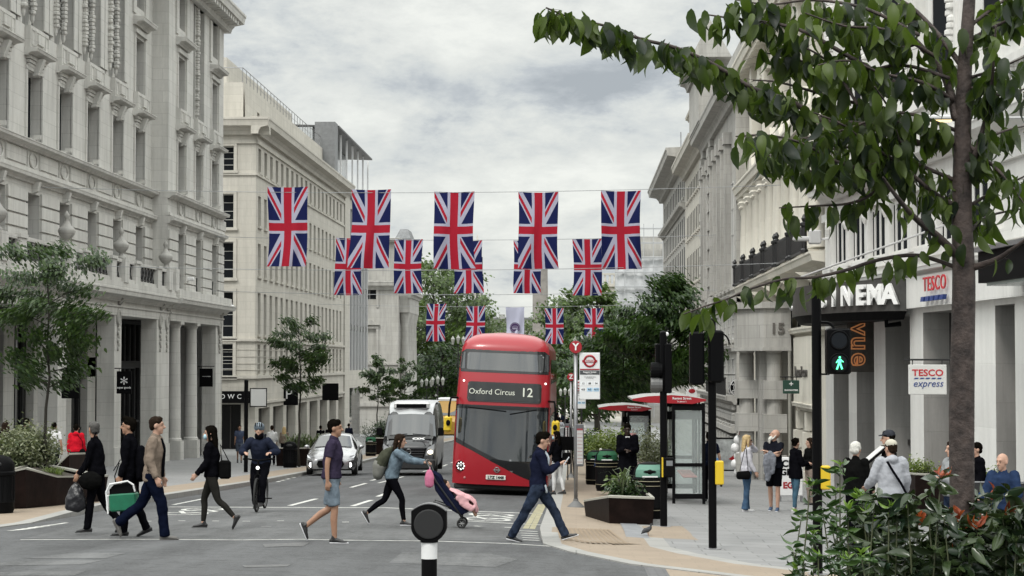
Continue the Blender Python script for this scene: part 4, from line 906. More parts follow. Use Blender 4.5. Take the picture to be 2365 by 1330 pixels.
for (px0, px1, py0, py1, Y, lab, tx) in ((1684, 1716, 890, 925, 100, 'dark blue hanging pub sign just below the round coffee sign', [('Whittards', .19, 0, 0, 0)]), (1680, 1714, 928, 943, 100.5, 'small black tea bar sign under the dark blue sign', [('TEA BAR', .19, 0, 0, 0)]), (1645, 1660, 925, 937, 112, 'small dark sign further down the right hand shops', [])):
    blade(px0, px1, py0, py1, Y, lab, mat('sign_navy', (.012, .018, .035), .5), tx, tw, bar=False)
t, a, b = blade(1585, 1611, 893, 919, 120, 'white hanging sign with a red oval on the right hand shops', white, bar=False); m = MB(); m.ball(((a.x + b.x) / 2, a.y - .06, (a.z + b.z) / 2 + .08), (.2, .02, .14), 12); m.build('red_oval', redp, t, True)
# scaffolded building far right, wrapped in white sheeting
SC = thing('scaffolded_building', (9, 300, gz(8, 300)), 'building under scaffolding wrapped in white sheeting at the end of the street', 'building')
xa, xb = X(1421, 300), X(1560, 300); zt = W(1480, 527, 300).z; m = MB(); m.box(xa + 1.5, xb + 8, 302, 330, -9, zt - 3); m.box(xa + 3, xb + 6, 304, 325, zt - 3.2, zt - 1); m.build('wall', S_G, SC, True)
m = MB(); xs = np.linspace(xa, xb + 1, 46); zs = np.linspace(-2.5, zt - 4.6, 34); random.seed(3)
ks = [[m.pts([(x, 299.6 + .35 * noise.noise(Vector((x * .9, z * .5, 1))) + .12 * noise.noise(Vector((x * 3, z * 2, 2))), z)]) for x in xs] for z in zs]
for j in range(len(zs) - 1):
    for i in range(len(xs) - 1): m.face([ks[j][i], ks[j][i + 1], ks[j + 1][i + 1], ks[j + 1][i]])
m.build('sheeting', mat('white_sheeting', (.55, .56, .57), .5, var=.3, vs=.5, bump=.4, bs=2), SC, True, True)
m = MB()
for x in np.linspace(xa, xb + 1, 8): m.tube([(x, 298.9, -8), (x, 298.9, zt + .6)], .06, 4)
for z in np.arange(-6, zt + .5, 2.2): m.tube([(xa, 298.9, z), (xb + 1, 298.9, z)], .06, 4); m.box(xa, xb + 1, 298.9, 299.3, z - .2, z - .1)
m.build('scaffolding', mat('scaffold_tube', (.42, .43, .44), .5), SC, True)
# pale terrace behind the right trees, distant chapel tower and far roofline
t = thing('terrace_building', (8, 340, gz(0, 340)), 'pale stone terrace above the trees at the far right end of the street', 'building'); m = MB(); xa, xb = X(1383, 340), X(1480, 340); z0 = W(1400, 655, 340).z; m.box(xa, xb, 340, 350, -9, z0); cornice_m = m
m.build('wall', S_B, t, True); m = MB(); m.box(xa - .3, xb, 339.6, 340, z0 - .5, z0); 
for x in np.arange(xa + .3, xb, .8): m.lathe((x, 340.2, z0), [(.2, 0), (.26, .5), (.12, 1.2), (.2, 1.5)], 6)
m.box(xa - .2, xb, 340, 340.5, z0 + 1.5, z0 + 1.8); m.build('balustrade', S_B, t, True)
t = thing('stone_tower', (W(1100, 700, 700).x, 700, -9), 'distant slender pale stone tower rising behind the flags', 'tower'); m = MB(); p0 = W(1091, 700, 700); p1 = W(1113, 600, 700); m.box(p0.x, p1.x, 700, 703, -9, p1.z)
for k in range(4): 
    for x in (p0.x, p1.x): m.box(x - .25, x + .25, 699.6, 700.1, -9, p1.z + 1); 
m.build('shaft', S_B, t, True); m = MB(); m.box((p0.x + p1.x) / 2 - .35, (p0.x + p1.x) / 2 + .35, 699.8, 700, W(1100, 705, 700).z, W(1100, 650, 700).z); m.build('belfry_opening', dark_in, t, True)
m = MB(); m.lathe(((p0.x + p1.x) / 2, 701.5, p1.z), [(1.2, 0), (.9, 3), (.1, 9)], 6); m.build('spire', S_B, t, True)
t = thing('distant_building', (W(1180, 740, 620).x, 620, -9), 'low far grey roofline just above the trees at the end of the street', 'building'); m = MB(); a = W(1085, 742, 620); b = W(1290, 737, 620); m.box(a.x, b.x, 620, 640, -9, b.z); m.box(W(1153, 0, 620).x, W(1166, 0, 620).x, 618, 624, b.z, b.z + 1.5); m.build('wall', mat('far_wall', (.3, .3, .29), .8), t, True); m = MB(); m.box(a.x, b.x, 619.5, 622, b.z, b.z + .5); m.build('roof', lead, t, True)
# Monument column behind the bus
t = thing('monument_column', (W(1248, 800, 400).x, 400, gz(0, 400)), 'tall plain granite monument column behind the bus', 'monument'); c = t.location.copy(); H = W(1248, 500, 400).z - c.z
m = MB(); m.lathe((0, 0, 3), [(1.75, 0), (1.7, .5), (1.6, 1), (1.55, H * .5), (1.35, H - 5)], 24); m.build('shaft', mat('grey_granite', (.23, .215, .2), .8, var=.25, vs=.7), t, smooth='auto')
m = MB(); m.box(-2.6, 2.6, -2.6, 2.6, 0, 3); m.build('pedestal', S_G, t); m = MB(); m.box(-2, 2, -2, 2, H - 2, H - 1.4); m.lathe((0, 0, H - 1.4), [(1.2, 0), (1.1, 1), (.5, 1.6)], 14); m.build('capital', S_G, t)
m = MB(); m.lathe((0, 0, H + .2), [(.4, 0), (.6, .5), (.55, 1.6), (.7, 2.4), (.3, 2.9), (.3, 3.2), (.05, 3.6)], 10); m.build('statue', mat('dark_bronze', (.06, .06, .05), .6), t)
# ---------------------------------------------------------------- flags on wires across the street
def flag_mat():
    m = bpy.data.materials.new('union_flag_cloth'); m.use_nodes = True; n = NT(m.node_tree); nt = m.node_tree; b = nt.nodes['Principled BSDF']; out = nt.nodes['Material Output']
    uv = n.new('ShaderNodeTexCoord').outputs['UV']; u, v, _ = n.sep(uv)
    a = n.m('MULTIPLY', n.m('SUBTRACT', v, .5), 60.0); bb = n.m('MULTIPLY', n.m('SUBTRACT', u, .5), -30.0)
    k = 1 / math.sqrt(5); s1 = n.m('MULTIPLY', n.m('SUBTRACT', a, n.m('MULTIPLY', bb, 2.0)), k); s2 = n.m('MULTIPLY', n.m('ADD', a, n.m('MULTIPLY', bb, 2.0)), k)
    sg = n.m('SIGN', a); lt = lambda x, c: n.m('LESS_THAN', x, c); gt = lambda x, c: n.m('GREATER_THAN', x, c); AND = lambda p, q: n.m('MULTIPLY', p, q); OR = lambda p, q: n.m('MAXIMUM', p, q)
    wdiag = OR(lt(n.m('ABSOLUTE', s1), 3.0), lt(n.m('ABSOLUTE', s2), 3.0))
    r1 = n.m('MULTIPLY', n.m('MULTIPLY', s1, sg), -1.0); r2 = n.m('MULTIPLY', s2, sg); 
    q1 = gt(n.m('MULTIPLY', a, bb), 0.0); q2 = lt(n.m('MULTIPLY', a, bb), 0.0)
    rdiag = OR(AND(AND(gt(r1, 0.0), lt(r1, 2.0)), q1), AND(AND(gt(r2, 0.0), lt(r2, 2.0)), q2))
    wc = OR(lt(n.m('ABSOLUTE', a), 5.0), lt(n.m('ABSOLUTE', bb), 5.0)); rc = OR(lt(n.m('ABSOLUTE', a), 3.0), lt(n.m('ABSOLUTE', bb), 3.0))
    W_ = (.46, .46, .58, 1); R_ = (.42, .020, .040, 1); B_ = (.013, .018, .085, 1)
    c = n.mix(wdiag, B_, W_); c = n.mix(rdiag, c, R_); c = n.mix(wc, c, W_); c = n.mix(rc, c, R_)
    n.lk(c, b.inputs['Base Color']); b.inputs['Roughness'].default_value = .8; b.inputs['Specular IOR Level'].default_value = .15
    t = n.new('ShaderNodeBsdfTranslucent'); n.lk(c, t.inputs[0]); mx = n.new('ShaderNodeMixShader'); mx.inputs[0].default_value = .45; n.lk(b.outputs[0], mx.inputs[1]); n.lk(t.outputs[0], mx.inputs[2]); n.lk(mx.outputs[0], out.inputs[0]); return m
FM = flag_mat(); wire_m = mat('wire', (.30, .31, .32), .6); banner_m = mat('banner_cloth', (.44, .45, .57), .8)
def flag(px0, px1, py0, py1, Y, lab, m_=FM, name='union_flag', cat='flag', sd=0, swing=0.0, group=None):
    a = W(px0, py0, Y); b = W(px1, py1, Y); w = b.x - a.x; h = a.z - b.z; NX, NZ = 12, 24; random.seed(sd + 5); ph = random.random() * 9
    vs = []; uvs = []
    for j in range(NZ + 1):
        v = j / NZ; 
        for i in range(NX + 1):
            u = i / NX; d = 1 - v; y = (.17 * math.sin(u * 6 + ph + d * 2.6) * d + .10 * math.sin(d * 5 + ph) * d + .07 * math.sin(u * 15 + ph * 2 + d * 4) * (d + .15)) * w / 1.5
            sag = -.02 * w * math.sin(math.pi * u); x = (u - .5) * w * (1 - .035 * math.sin(math.pi * min(1, d * 1.1)) + .02 * (d > .98)) + swing * d * w + .035 * w * math.sin(d * 4 + ph) * d + .05 * w * (u - .5) * math.sin(ph * 3) * d * d
            vs.append((x, y, -h * d + sag * (1 - .6 * d))); uvs.append((u, v))
    fs = [(j * (NX + 1) + i, j * (NX + 1) + i + 1, (j + 1) * (NX + 1) + i + 1, (j + 1) * (NX + 1) + i) for j in range(NZ) for i in range(NX)]
    me = bpy.data.meshes.new(name); me.from_pydata(vs, [], fs); me.materials.append(m_); ul = me.uv_layers.new(name='UVMap')
    for l in me.loops: ul.data[l.index].uv = uvs[l.vertex_index]
    me.polygons.foreach_set('use_smooth', [True] * len(me.polygons)); o = bpy.data.objects.new(name, me); sc.collection.objects.link(o); o.location = ((a.x + b.x) / 2, Y, a.z)
    tag(o, lab, cat, group); return o
def wire(Y, ztop, lab, n_sag=.25, x0=-20.4, x1=7.7, tz=None):
    m = MB(); P = []
    for i in range(25): u = i / 24; P.append((x0 + (x1 - x0) * u, Y, ztop + n_sag * (2 * u - 1) ** 2 - n_sag * .25))
    m.tube(P, .011 if Y < 90 else .014, 4); o = m.build('wire', wire_m, label=lab, cat='wire'); return o
f1 = [(618, 711, 431, 615), (812, 903, 437, 619), (1003, 1096, 442, 620), (1197, 1290, 443, 620), (1388, 1481, 440, 621)]
ord5 = ['leftmost', 'second', 'middle', 'fourth', 'rightmost']
for i, q in enumerate(f1): flag(*q, 75, f'large union flag, {ord5[i]} of the nearest row of five hung over the street', sd=i, swing=(-.03, -.04, -.01, .01, -.02)[i], group='union flags hung across the street')
f2 = [(776, 838, 549, 681), (911, 977, 552, 677), (1048, 1114, 555, 677), (1186, 1252, 555, 677), (1322, 1390, 551, 682)]
for i, q in enumerate(f2): flag(*q, 107, f'union flag, {ord5[i]} of the middle row of five, partly behind the nearest row', sd=i + 10, swing=(-.05, -.04, 0, .0, .02)[i], group='union flags hung across the street')
f3 = [(986, 1031, 701, 788), (1077, 1121, 706, 790), (1258, 1302, 711, 794), (1349, 1394, 711, 794)]
o4 = ['leftmost', 'second', 'third', 'rightmost']
for i, q in enumerate(f3): flag(*q, 156, f'small union flag, {o4[i]} of the four in the far row above the bus', sd=i + 20, swing=(-.08, -.04, 0, .01)[i], group='union flags hung across the street')
bn = flag(1168, 1211, 709, 780, 156, 'pale lilac banner with a round dark crown emblem hung between the far flags', banner_m, 'jubilee_banner', 'banner', 33)
m = MB(); m.M = Matrix.Translation((0, -.14, -1.6)) @ Matrix.Rotation(R(90), 4, 'X'); m.lathe((0, 0, 0), [(.40, 0), (.40, .02)], 20); e = m.build('emblem_disc', mat('emblem_purple', (.05, .02, .09), .7), bn)
m = MB(); m.torus((0, -.17, -1.6), .34, .012, 'y', 20, 4)
for k in range(5): x = -.18 + k * .09; m.tube([(x, -.17, -1.68), (x * 1.2, -.17, -1.5 + .03 * (2 - abs(k - 2)))], .018, 4)
m.box(-.2, .2, -.18, -.16, -1.74, -1.68); m.build('emblem_crown', mat('emblem_lilac', (.4, .38, .5), .7), bn)
wire(75, W(1050, 442, 75).z + .02, 'thin support wire over the nearest row of flags'); wire(75.02, W(1050, 620, 75).z, 'thin lower wire along the bottom of the nearest flags')
wire(107, W(1050, 553, 107).z + .03, 'thin support wire over the middle row of flags'); wire(107.02, W(1050, 678, 107).z, 'thin lower wire along the bottom of the middle flags')
wire(156, W(1050, 707, 156).z, 'thin support wire over the far row of flags')
# ---------------------------------------------------------------- street furniture
def dome_base(m, r=.2): m.lathe((0, 0, 0), [(r, 0), (r * .95, .02), (r * .3, .13), (.05, .18)], 16)
for (px, py, ch, H, lab, pan) in ((1330, 1171, 'Y', 3.42, 'bus stop pole with red Y disc and route panel, near the planter', True), (1319, 1103, 'Z', 3.55, 'bus stop pole with red Z disc, further along the kerb', True)):
    p = PG(px, py); t = thing('bus_stop', p, lab, 'bus stop'); x, y, z = p
    m = MB(); m.tube([(0, 0, .05), (0, 0, H - .1)], .042, 12); m.build('pole', steel, t, smooth=True)
    m = MB(); dome_base(m, .19); m.build('base', mat('cast_base', (.12, .12, .12), .6), t, smooth='auto')
    m = MB(); m.M = Matrix.Translation((0, -.02, H)) @ Matrix.Rotation(R(90), 4, 'X'); m.lathe((0, 0, 0), [(.13, -.02), (.135, 0), (.135, .05), (.13, .06)], 24); m.build('letter_disc', redp, t)
    text(ch, .21, white, tmat(x, y - .085, z + H), t, depth=.003, bold=.006)
    pn = MB(); pn.rbox(.08, .52, -.03, .03, H - 1.12, H - .12, .01); pn.build('route_panel', mat('sign_face_white', (.66, .67, .68), .4), t)
    q = MB(); q.box(.09, .51, -.035, -.031, H - .59, H - .5); q.build('grey_band', mat('sign_grey_band', (.05, .055, .06), .5), t)
    q = MB(); q.box(.09, .51, -.035, -.031, H - .49, H - .465); q.box(.14, .46, -.046, -.04, H - .325, H - .275); q.torus((.3, -.036, H - .3), .115, .022, 'y', 24, 4); q.build('roundel', redp, t)
    text('BUS STOP', .045, white, tmat(x + .3, y - .048, z + H - .3), t, depth=.001, bold=.001); text('Regent Street', .05, white, tmat(x + .3, y - .037, z + H - .535), t, depth=.001, bold=.001); text('St James\'s', .03, white, tmat(x + .3, y - .037, z + H - .572), t, depth=.001)
    text('Towards Oxford Circus\nor Marble Arch', .026, black, tmat(x + .3, y - .037, z + H - .65), t, depth=.001)
    for r_, row in enumerate((('12', '88', '94'), ('453', 'N3', 'N15'))):
        for c_, s_ in enumerate(row):
            cx = .16 + c_ * .14; cz = H - .78 - r_ * .13
            q = MB(); q.box(cx - .06, cx + .06, -.033, -.031, cz - .04, cz + .04); q.build('route_tile', mat('tile_white', (.72, .74, .76), .4) if not (r_ and c_) else mat('tile_blue', (.38, .56, .72), .4), t); text(s_, .055, black, tmat(x + cx, y - .036, z + cz), t, depth=.001, bold=.001)
    q = MB(); q.rbox(.0 if ch == 'Y' else -.22, .17 if ch == 'Y' else -.04, -.06, .06, H - 2.55, H - 1.65, .015); q.build('timetable_case', mat('case_grey', (.10, .10, .11), .4), t)
    q = MB(); a0 = .025 if ch == 'Y' else -.2
    q.box(a0, a0 + .125, -.064, -.061, H - 2.5, H - 1.78); q.build('timetable', mat('paper', (.42, .42, .42), .6), t)
    q = MB()
    for k in range(9): q.box(a0 + .01, a0 + .115, -.0665, -.065, H - 2.46 + k * .075, H - 2.452 + k * .075)
    q.box(a0, a0 + .125, -.067, -.0642, H - 1.78, H - 1.74); q.build('timetable_print', mat('print_red', (.25, .04, .05), .6), t)
# shelters
def shelter(p, L, lab, wdt=1.75):
    t = thing('bus_shelter', p, lab, 'bus shelter'); red_b = redp
    h0 = 2.38; x0, x1 = -.8, .8
    m = MB(); P = [(x0 - .12, h0 + .06), (x0 + .25, h0 + .01), (x1 - .3, h0 - .02), (x1 + .02, h0 + .05), (x1 + .02, h0 + .09), (x1 - .4, h0 + .16), (0, h0 + .19), (x0 + .25, h0 + .16), (x0 - .12, h0 + .10)]
    m.extr(P, 1, .03, L); m.build('roof', mat('shelter_roof', (.33, .33, .32), .4, .2), t)
    m = MB(); m.extr([(a, b + (.0)) for a, b in P], 1, -.03, .028); m.build('roof_end', red_b, t)
    text('Regent Street', .08, white, tmat(p.x + .25, p.y - .036, p.z + h0 + .11), t, depth=.001, bold=.001); text("St James's", .055, white, tmat(p.x + .25, p.y - .036, p.z + h0 + .035), t, depth=.001)
    for (a, b) in ((0, .05), (L - .3, L - .25)):
        for xx in (x1 - .78, x1 - .07):
            m = MB(); m.box(xx, xx + .07, a, b + .02, 0, h0); m.build('post', satin, t)
    for yy in (.02, L - .28):
        [MB().box(x1 - .71, x1 - .07, yy, yy + .05, *zz).build('end_rail', satin, t) for zz in ((h0 - .17, h0 - .02), (.88, .96), (.12, .24))]
        m = MB(); m.box(x1 - .705, x1 - .075, yy + .02, yy + .028, .24, h0 - .17); m.build('end_pane', clear, t)
    m = MB(); m.box(x1 - .06, x1 - .05, .1, L - .3, .2, h0 - .1); m.build('back_pane', clear, t)
    m = MB(); 
    for k in range(4): yy = .1 + k * (L - .4) / 3; m.box(x1 - .08, x1 - .03, yy, yy + .05, .1, h0)
    m.build('back_mullion', satin, t)
    m = MB(); m.rbox(x1 - .5, x1 - .15, .6, L - .8, .58, .63, .02); m.build('bench', mat('bench_red', (.42, .12, .10), .45), t)
    m = MB(); m.box(-.1, 1.2 - .4, 1.5, 1.56, 1.95, 2.15); m.build('departure_display', black, t)
    return t
p = PG(1582, 1164); shelter(Vector((X(1545, p.y) + .05, p.y, p.z)), 4.2, 'nearer bus shelter with red rounded roof end on the right pavement')
p = PG(1446, 1090); p2 = Vector((X(1447, 66), 66, pz(1.8, 66))); shelter(p2, 4.2, 'farther bus shelter with red roof end, behind the nearer one')
# poles with signals
def pole(name, p, h, lab, r=.07, cat='pole'):
    t = thing(name, p, lab, cat); m = MB(); m.tube([(0, 0, 0), (0, 0, h)], r, 14); m.ball((0, 0, h), (r, r, .04), 10); m.build('pole', black, t, smooth='auto'); m = MB(); m.lathe((0, 0, 0), [(r + .07, 0), (r + .07, .012), (r, .02)], 14); m.build('base_plate', steel, t); return t
def sigbox(t, x0, x1, y0, y1, z0, z1, face='-y', hoods=3, name='signal_head'):
    m = MB(); m.rbox(x0, x1, y0, y1, z0, z1, .02); b = m.build(name, black, t)
    return b
# A: pole bearing the green man, behind the shrubs
Y0 = 25.5; p = Vector((X(1886, Y0), Y0, pz(X(1886, Y0), Y0))); h = W(1886, 678, Y0).z - p.z; t = pole('traffic_signal', p, h, 'black signal pole with the lit green walking figure, rising from behind the shrubs', .062, 'signal')
a = W(1906, 759, Y0); b = W(1961, 864, Y0); X0, X1_, Z0, Z1 = a.x - p.x, b.x - p.x, b.z - p.z, a.z - p.z
sigbox(t, X0, X1_, -.2, .08, Z0, Z1)
cx = (X0 + X1_) / 2; zm = (Z0 + Z1) / 2
for zz, lit in ((zm + .14, 0), (zm - .145, 1)):
    m = MB(); m.torus((cx, -.2, zz), .115, .014, 'y', 24, 6); m.build('lens_hood', black, t, smooth=True); m = MB(); m.M = Matrix.Translation((cx, -.2, zz)) @ Matrix.Rotation(R(90), 4, 'X'); m.lathe((0, 0, 0), [(.1, 0), (.1, .006)], 24); m.build('lens', glassdark('lens_dark'), t)
gm = mat('green_man_lamp', (.10, .95, .42), .5, emit=1.6); m = MB(); z = zm - .145; y = -.214
def fl(P): m.extr([(cx + a, z + b) for a, b in P], 1, y, y + .004)
m.ball((cx + .005, y, z + .066), (.014, .004, .016), 8); fl([(-.018, -.01), (.02, -.01), (.026, .045), (-.016, .045)]); fl([(-.018, -.01), (.004, -.01), (-.022, -.085), (-.044, -.082)]); fl([(.0, -.01), (.02, -.01), (.044, -.075), (.024, -.085)]); fl([(-.016, .045), (-.006, .03), (-.036, -.005), (-.046, .005)]); fl([(.02, .045), (.014, .03), (.046, .005), (.054, .014)])
m.build('walking_figure', gm, t)
m = MB(); m.torus((.12, 0, Z1 - .02), .10, .018, 'y', 12, 6, a0=0, a1=100); m.tube([(.0, 0, Z1 + .08), (.12, 0, Z1 + .08)], .018, 6); m.tube([(.0, 0, Z0 + .0), (X0 + .05, 0, Z0 + .0)], .012, 6); m.build('bracket', black, t)
yb = mat('push_button_yellow', (.58, .40, .015), .45)
m = MB(); a = W(1894, 1075, Y0); b = W(1913, 1130, Y0); m.rbox(a.x - p.x, b.x - p.x + .02, -.1, .1, b.z - p.z, a.z - p.z, .015); m.build('push_button_box', yb, t)
# B: pole with two signal heads seen from behind
p = PG(1646, 1268); h = W(1632, 740, p.y).z - p.z; t = pole('traffic_signal', p, h, 'black signal pole with two signal heads seen from behind, nearest the paving edge', .062, 'signal'); Y0 = p.y
for (x0, x1, y0, y1) in ((1592, 1626, 766, 889), (1636, 1671, 763, 884)):
    a = W(x0, y0, Y0); b = W(x1, y1, Y0); m = MB(); m.rbox(a.x - p.x, b.x - p.x, -.14, .12, b.z - p.z, a.z - p.z, .03); m.build('signal_head', black, t)
    m = MB()
    for k in range(3): zc = b.z - p.z + (a.z - b.z) * (k + .5) / 3; m.M = Matrix.Translation(((a.x + b.x) / 2 - p.x, .12, zc)) @ Matrix.Rotation(R(-90), 4, 'X'); m.lathe((0, 0, 0), [(.1, 0), (.1, .18)], 14)
    m.build('lamp_hood', black, t)
m = MB(); m.torus((.1, 0, h - .35), .16, .014, 'y', 12, 5, a0=0, a1=110); m.build('bracket', black, t)
m = MB(); a = W(1651, 1064, Y0); b = W(1671, 1119, Y0); m.rbox(a.x - p.x, b.x - p.x, -.1, .1, b.z - p.z, a.z - p.z, .015); m.build('push_button_box', yb, t); m = MB(); m.box(b.x - p.x - .05, b.x - p.x - .02, -.03, .03, b.z - p.z - .03, b.z - p.z); m.build('tactile_cone', black, t)
# C: pole with signal heads seen side on
p = PG(1533, 1217); h = W(1532, 769, p.y).z - p.z; t = pole('traffic_signal', p, h, 'black signal pole with round lenses seen side on, behind the pigeon', .062, 'signal'); Y0 = p.y
a = W(1514, 793, Y0); b = W(1551, 908, Y0); m = MB(); m.rbox(a.x - p.x, -.02, .05, .3, (a.z - p.z) - .5, a.z - p.z, .02); m.rbox(0.02, b.x - p.x, -.15, .2, b.z - p.z, a.z - p.z, .02); m.build('signal_head', black, t)
for zc, mm in ((W(1510, 855, Y0).z - p.z, black), (W(1510, 889, Y0).z - p.z, steel)):
    m = MB(); m.M = Matrix.Translation((-.12, 0, zc)) @ Matrix.Rotation(R(-90), 4, 'Y'); m.lathe((0, 0, 0), [(.14, -.05), (.14, .06), (.13, .1)], 16); m.lathe((0, 0, .0), [(.125, -.1), (.125, -.05)], 16); m.build('lamp_hood', satin if mm is black else mat('hood_rim', (.09, .09, .09), .4), t)
m = MB(); m.ball((.06, 0, h - .02), (.04, .04, .04), 8); m.build('detector', white, t)
a = W(1531, 1056, Y0); b = W(1556, 1101, Y0); m = MB(); m.rbox(a.x - p.x - .0, b.x - p.x, -.18, -.06, b.z - p.z, a.z - p.z, .015); m.build('push_button_box', satin, t); m = MB(); m.rbox(a.x - p.x - .025, a.x - p.x - .0, -.17, .1, b.z - p.z, a.z - p.z, .004); m.build('box_side', yb, t)
m = MB(); m.box(.04, .15, -.185, -.181, a.z - p.z - .14, a.z - p.z - .05); m.build('indicator_panel', mat('panel_grey', (.16, .17, .18), .4), t)
# plain black post on the left pavement + left lamp column by the corner
p = PG(568, 1102); p = Vector((X(569, 72), 72, pz(X(569, 72), 72))); t = pole('sign_post', p, W(568, 879, 72).z - p.z, 'plain thick black post on the left pavement, behind the cyclist', .075, 'post')
# nearest beacon bollard on the refuge
Yb = 14.6; zg = gz(-1.07, Yb); x = X(992, Yb); t = thing('traffic_bollard', (x, Yb, zg), 'round headed black bollard with one white band in the foreground', 'bollard')
zt = W(1000, 1163, Yb).z - zg; zc = W(1000, 1250, Yb).z - zg; rr = 41 / 315
m = MB(); P = [(rr * math.cos(R(a)), (zt - rr * 1.02) + rr * 1.05 * math.sin(R(a)) * (1 if a < 0 else .0) ) for a in range(-180, 1, 12)]
top = [(rr * q, zt - .055 * q * q) for q in (.98, .8, .6, .4, .2, 0, -.2, -.4, -.6, -.8, -.98)]; P = [(rr * math.cos(R(a)), zt - .155 + .125 * math.sin(R(a))) for a in range(-170, -9, 5)] + top
m.extr(P, 1, -.065, .065); m.build('head', satin, t, smooth='auto')
m = MB(); m.M = Matrix.Translation((0, -.066, zt - .145)) @ Matrix.Rotation(R(90), 4, 'X'); m.lathe((0, 0, 0), [(.108, -.004), (.108, .006), (.1, .008)], 28); m.build('face_disc', mat('bollard_face', (.01, .01, .011), .6), t)
m = MB(); m.extr([(x_, z_ + .006) for x_, z_ in top] + [(x_, z_) for x_, z_ in top[::-1]], 1, -.06, .06); m.build('top_rim', mat('rim_grey', (.12, .12, .125), .5), t)
z0 = W(1000, 1252, Yb).z - zg; z1 = W(1000, 1290, Yb).z - zg
m = MB(); m.tube([(0, 0, 0), (0, 0, z1)], .057, 16); m.tube([(0, 0, z0), (0, 0, z0 + .04)], .065, 16); m.build('post', satin, t, smooth='auto'); m = MB(); m.tube([(0, 0, z1), (0, 0, z0)], .059, 16); m.build('white_band', white, t, smooth='auto')
# ---------------------------------------------------------------- planters and bins
corten = mat('corten_planter', (.012, .007, .006), .6, var=.5, vs=4, bump=.15, bs=12, spec=.08); rimm = mat('planter_rim', (.32, .31, .27), .6)
def planter(name, base, tops, lab, rim=.05):
    c = sum((Vector(b) for b in base), Vector((0, 0))) / len(base); zg = pz(c.x, c.y); t = thing(name, (c.x, c.y, zg), lab, 'planter')
    B_ = [(b[0] - c.x, b[1] - c.y, pz(*b) - zg + .0) for b in base]; T_ = [((b[0] - c.x) * 1.05, (b[1] - c.y) * 1.05, pz(*b) - zg + h) for b, h in zip(base, tops)]
    m = MB(); m.rings([B_, T_], cap=False); m.poly(B_[::-1]); m.build('box', corten, t)
    m = MB(); I_ = [(a[0] * .88, a[1] * .88, a[2]) for a in T_]; O = [(a[0] * 1.01, a[1] * 1.01, a[2]) for a in T_]; up = lambda q: [(a[0], a[1], a[2] + .035) for a in q]
    n = len(T_)
    for i in range(n):
        j = (i + 1) % n; m.quad(up(O)[i], up(O)[j], up(I_)[j], up(I_)[i]); m.quad(O[i], O[j], up(O)[j], up(O)[i]); m.quad(I_[i], up(I_)[i], up(I_)[j], I_[j])
    m.build('rim', rimm, t); m = MB(); m.poly([(a[0] * .9, a[1] * .9, a[2] - .05) for a in T_]); m.build('soil', mat('soil', (.03, .022, .015), .9), t); return t
pl1 = planter('planter', [(.18, 38.3), (.59, 35.6), (1.36, 35.6), (1.36, 39.2)], [.27, .46, .46, .46], 'dark wedge shaped planter with pale rim on the right pavement, nearest')
pA = PG(60, 1172); pB = PG(130, 1167); pC = PG(0, 1176)
pl2 = planter('planter', [(pC.x - .6, pC.y + .2), (pA.x, pA.y), (pB.x, pB.y), (pB.x + .35, pB.y + 2.6), (pC.x - .3, pC.y + 3.6)], [.5, .74, .55, .5, .8], 'large dark wedge shaped planter with variegated bush at the far left')
pD = PG(160, 1150); pl3 = planter('planter', [(pD.x - .33, pD.y - .1), (pD.x, pD.y), (pD.x, pD.y + 3), (pD.x - .5, pD.y + 3)], [.6, .95, .95, .9], 'narrow taller dark planter just behind the large left one')
def litter_bin(p, lab, lid=None, k=1.0):
    t = thing('litter_bin', p, lab, 'bin'); m = MB(); m.lathe((0, 0, 0), [(.27 * k, 0), (.27 * k, .03), (.29 * k, .08), (.29 * k, .2), (.3 * k, .22), (.29 * k, .24), (.29 * k, .7), (.31 * k, .72), (.31 * k, .77), (.29 * k, .79)], 22); m.build('body', satin, t, smooth='auto')
    m = MB(); m.lathe((0, 0, 0), [(.29 * k, .79), (.29 * k, .86), (.27 * k, .95), (.2 * k, 1.04), (.08 * k, 1.08)], 22); m.build('lid', satin, t, smooth='auto')
    if lid:
        m = MB()
        for a in range(-150, -29, 12): 
            c = lambda an, r, z: (r * k * math.cos(R(an)), r * k * math.sin(R(an)), z)
            m.quad(c(a, .296, .8), c(a + 12, .296, .8), c(a + 12, .296, .87), c(a, .296, .87)); m.quad(c(a, .296, .87), c(a + 12, .296, .87), c(a + 12, .285, .94), c(a, .285, .94)); m.quad(c(a, .285, .94), c(a + 12, .285, .94), c(a + 12, .22, 1.035), c(a, .22, 1.035))
        m.build('recycling_panel', lid, t); m = MB(); m.ball((0, -.285 * k, .905), (.12 * k, .03, .03), 10); m.ball((0, -.28 * k, .9), (.05 * k, .04, .05), 10); m.build('slot', black, t)
        m = MB(); m.box(-.14 * k, .14 * k, -.303 * k, -.29 * k, .80, .825); m.build('label_strip', white, t)
        m = MB(); m.torus((0, 0, .17), .295 * k, .006, 'z', 24, 4); m.torus((0, 0, .72), .312 * k, .006, 'z', 24, 4); m.torus((0, 0, .63), .296 * k, .006, 'z', 24, 4); m.build('gold_band', mat('band_gold', (.3, .27, .18), .5), t)
    else:
        m = MB(); m.ball((0, -.25 * k, .92), (.13 * k, .06, .06), 10); m.build('slot', dark_in, t); m = MB()
        for a in range(0, 360, 20): m.box(.29 * k * math.cos(R(a)) - .008, .29 * k * math.cos(R(a)) + .008, .29 * k * math.sin(R(a)) - .008, .29 * k * math.sin(R(a)) + .008, .25, .7)
        m.build('rib', black, t)
    return t
mint = mat('recycling_mint', (.12, .24, .19), .6, spec=.2); green = mat('recycling_green', (.025, .10, .05), .6, spec=.15)
p = PG(1500, 1197); litter_bin(p, 'black bin with a mint recycling panel behind the wedge planter', mint, 1.05)
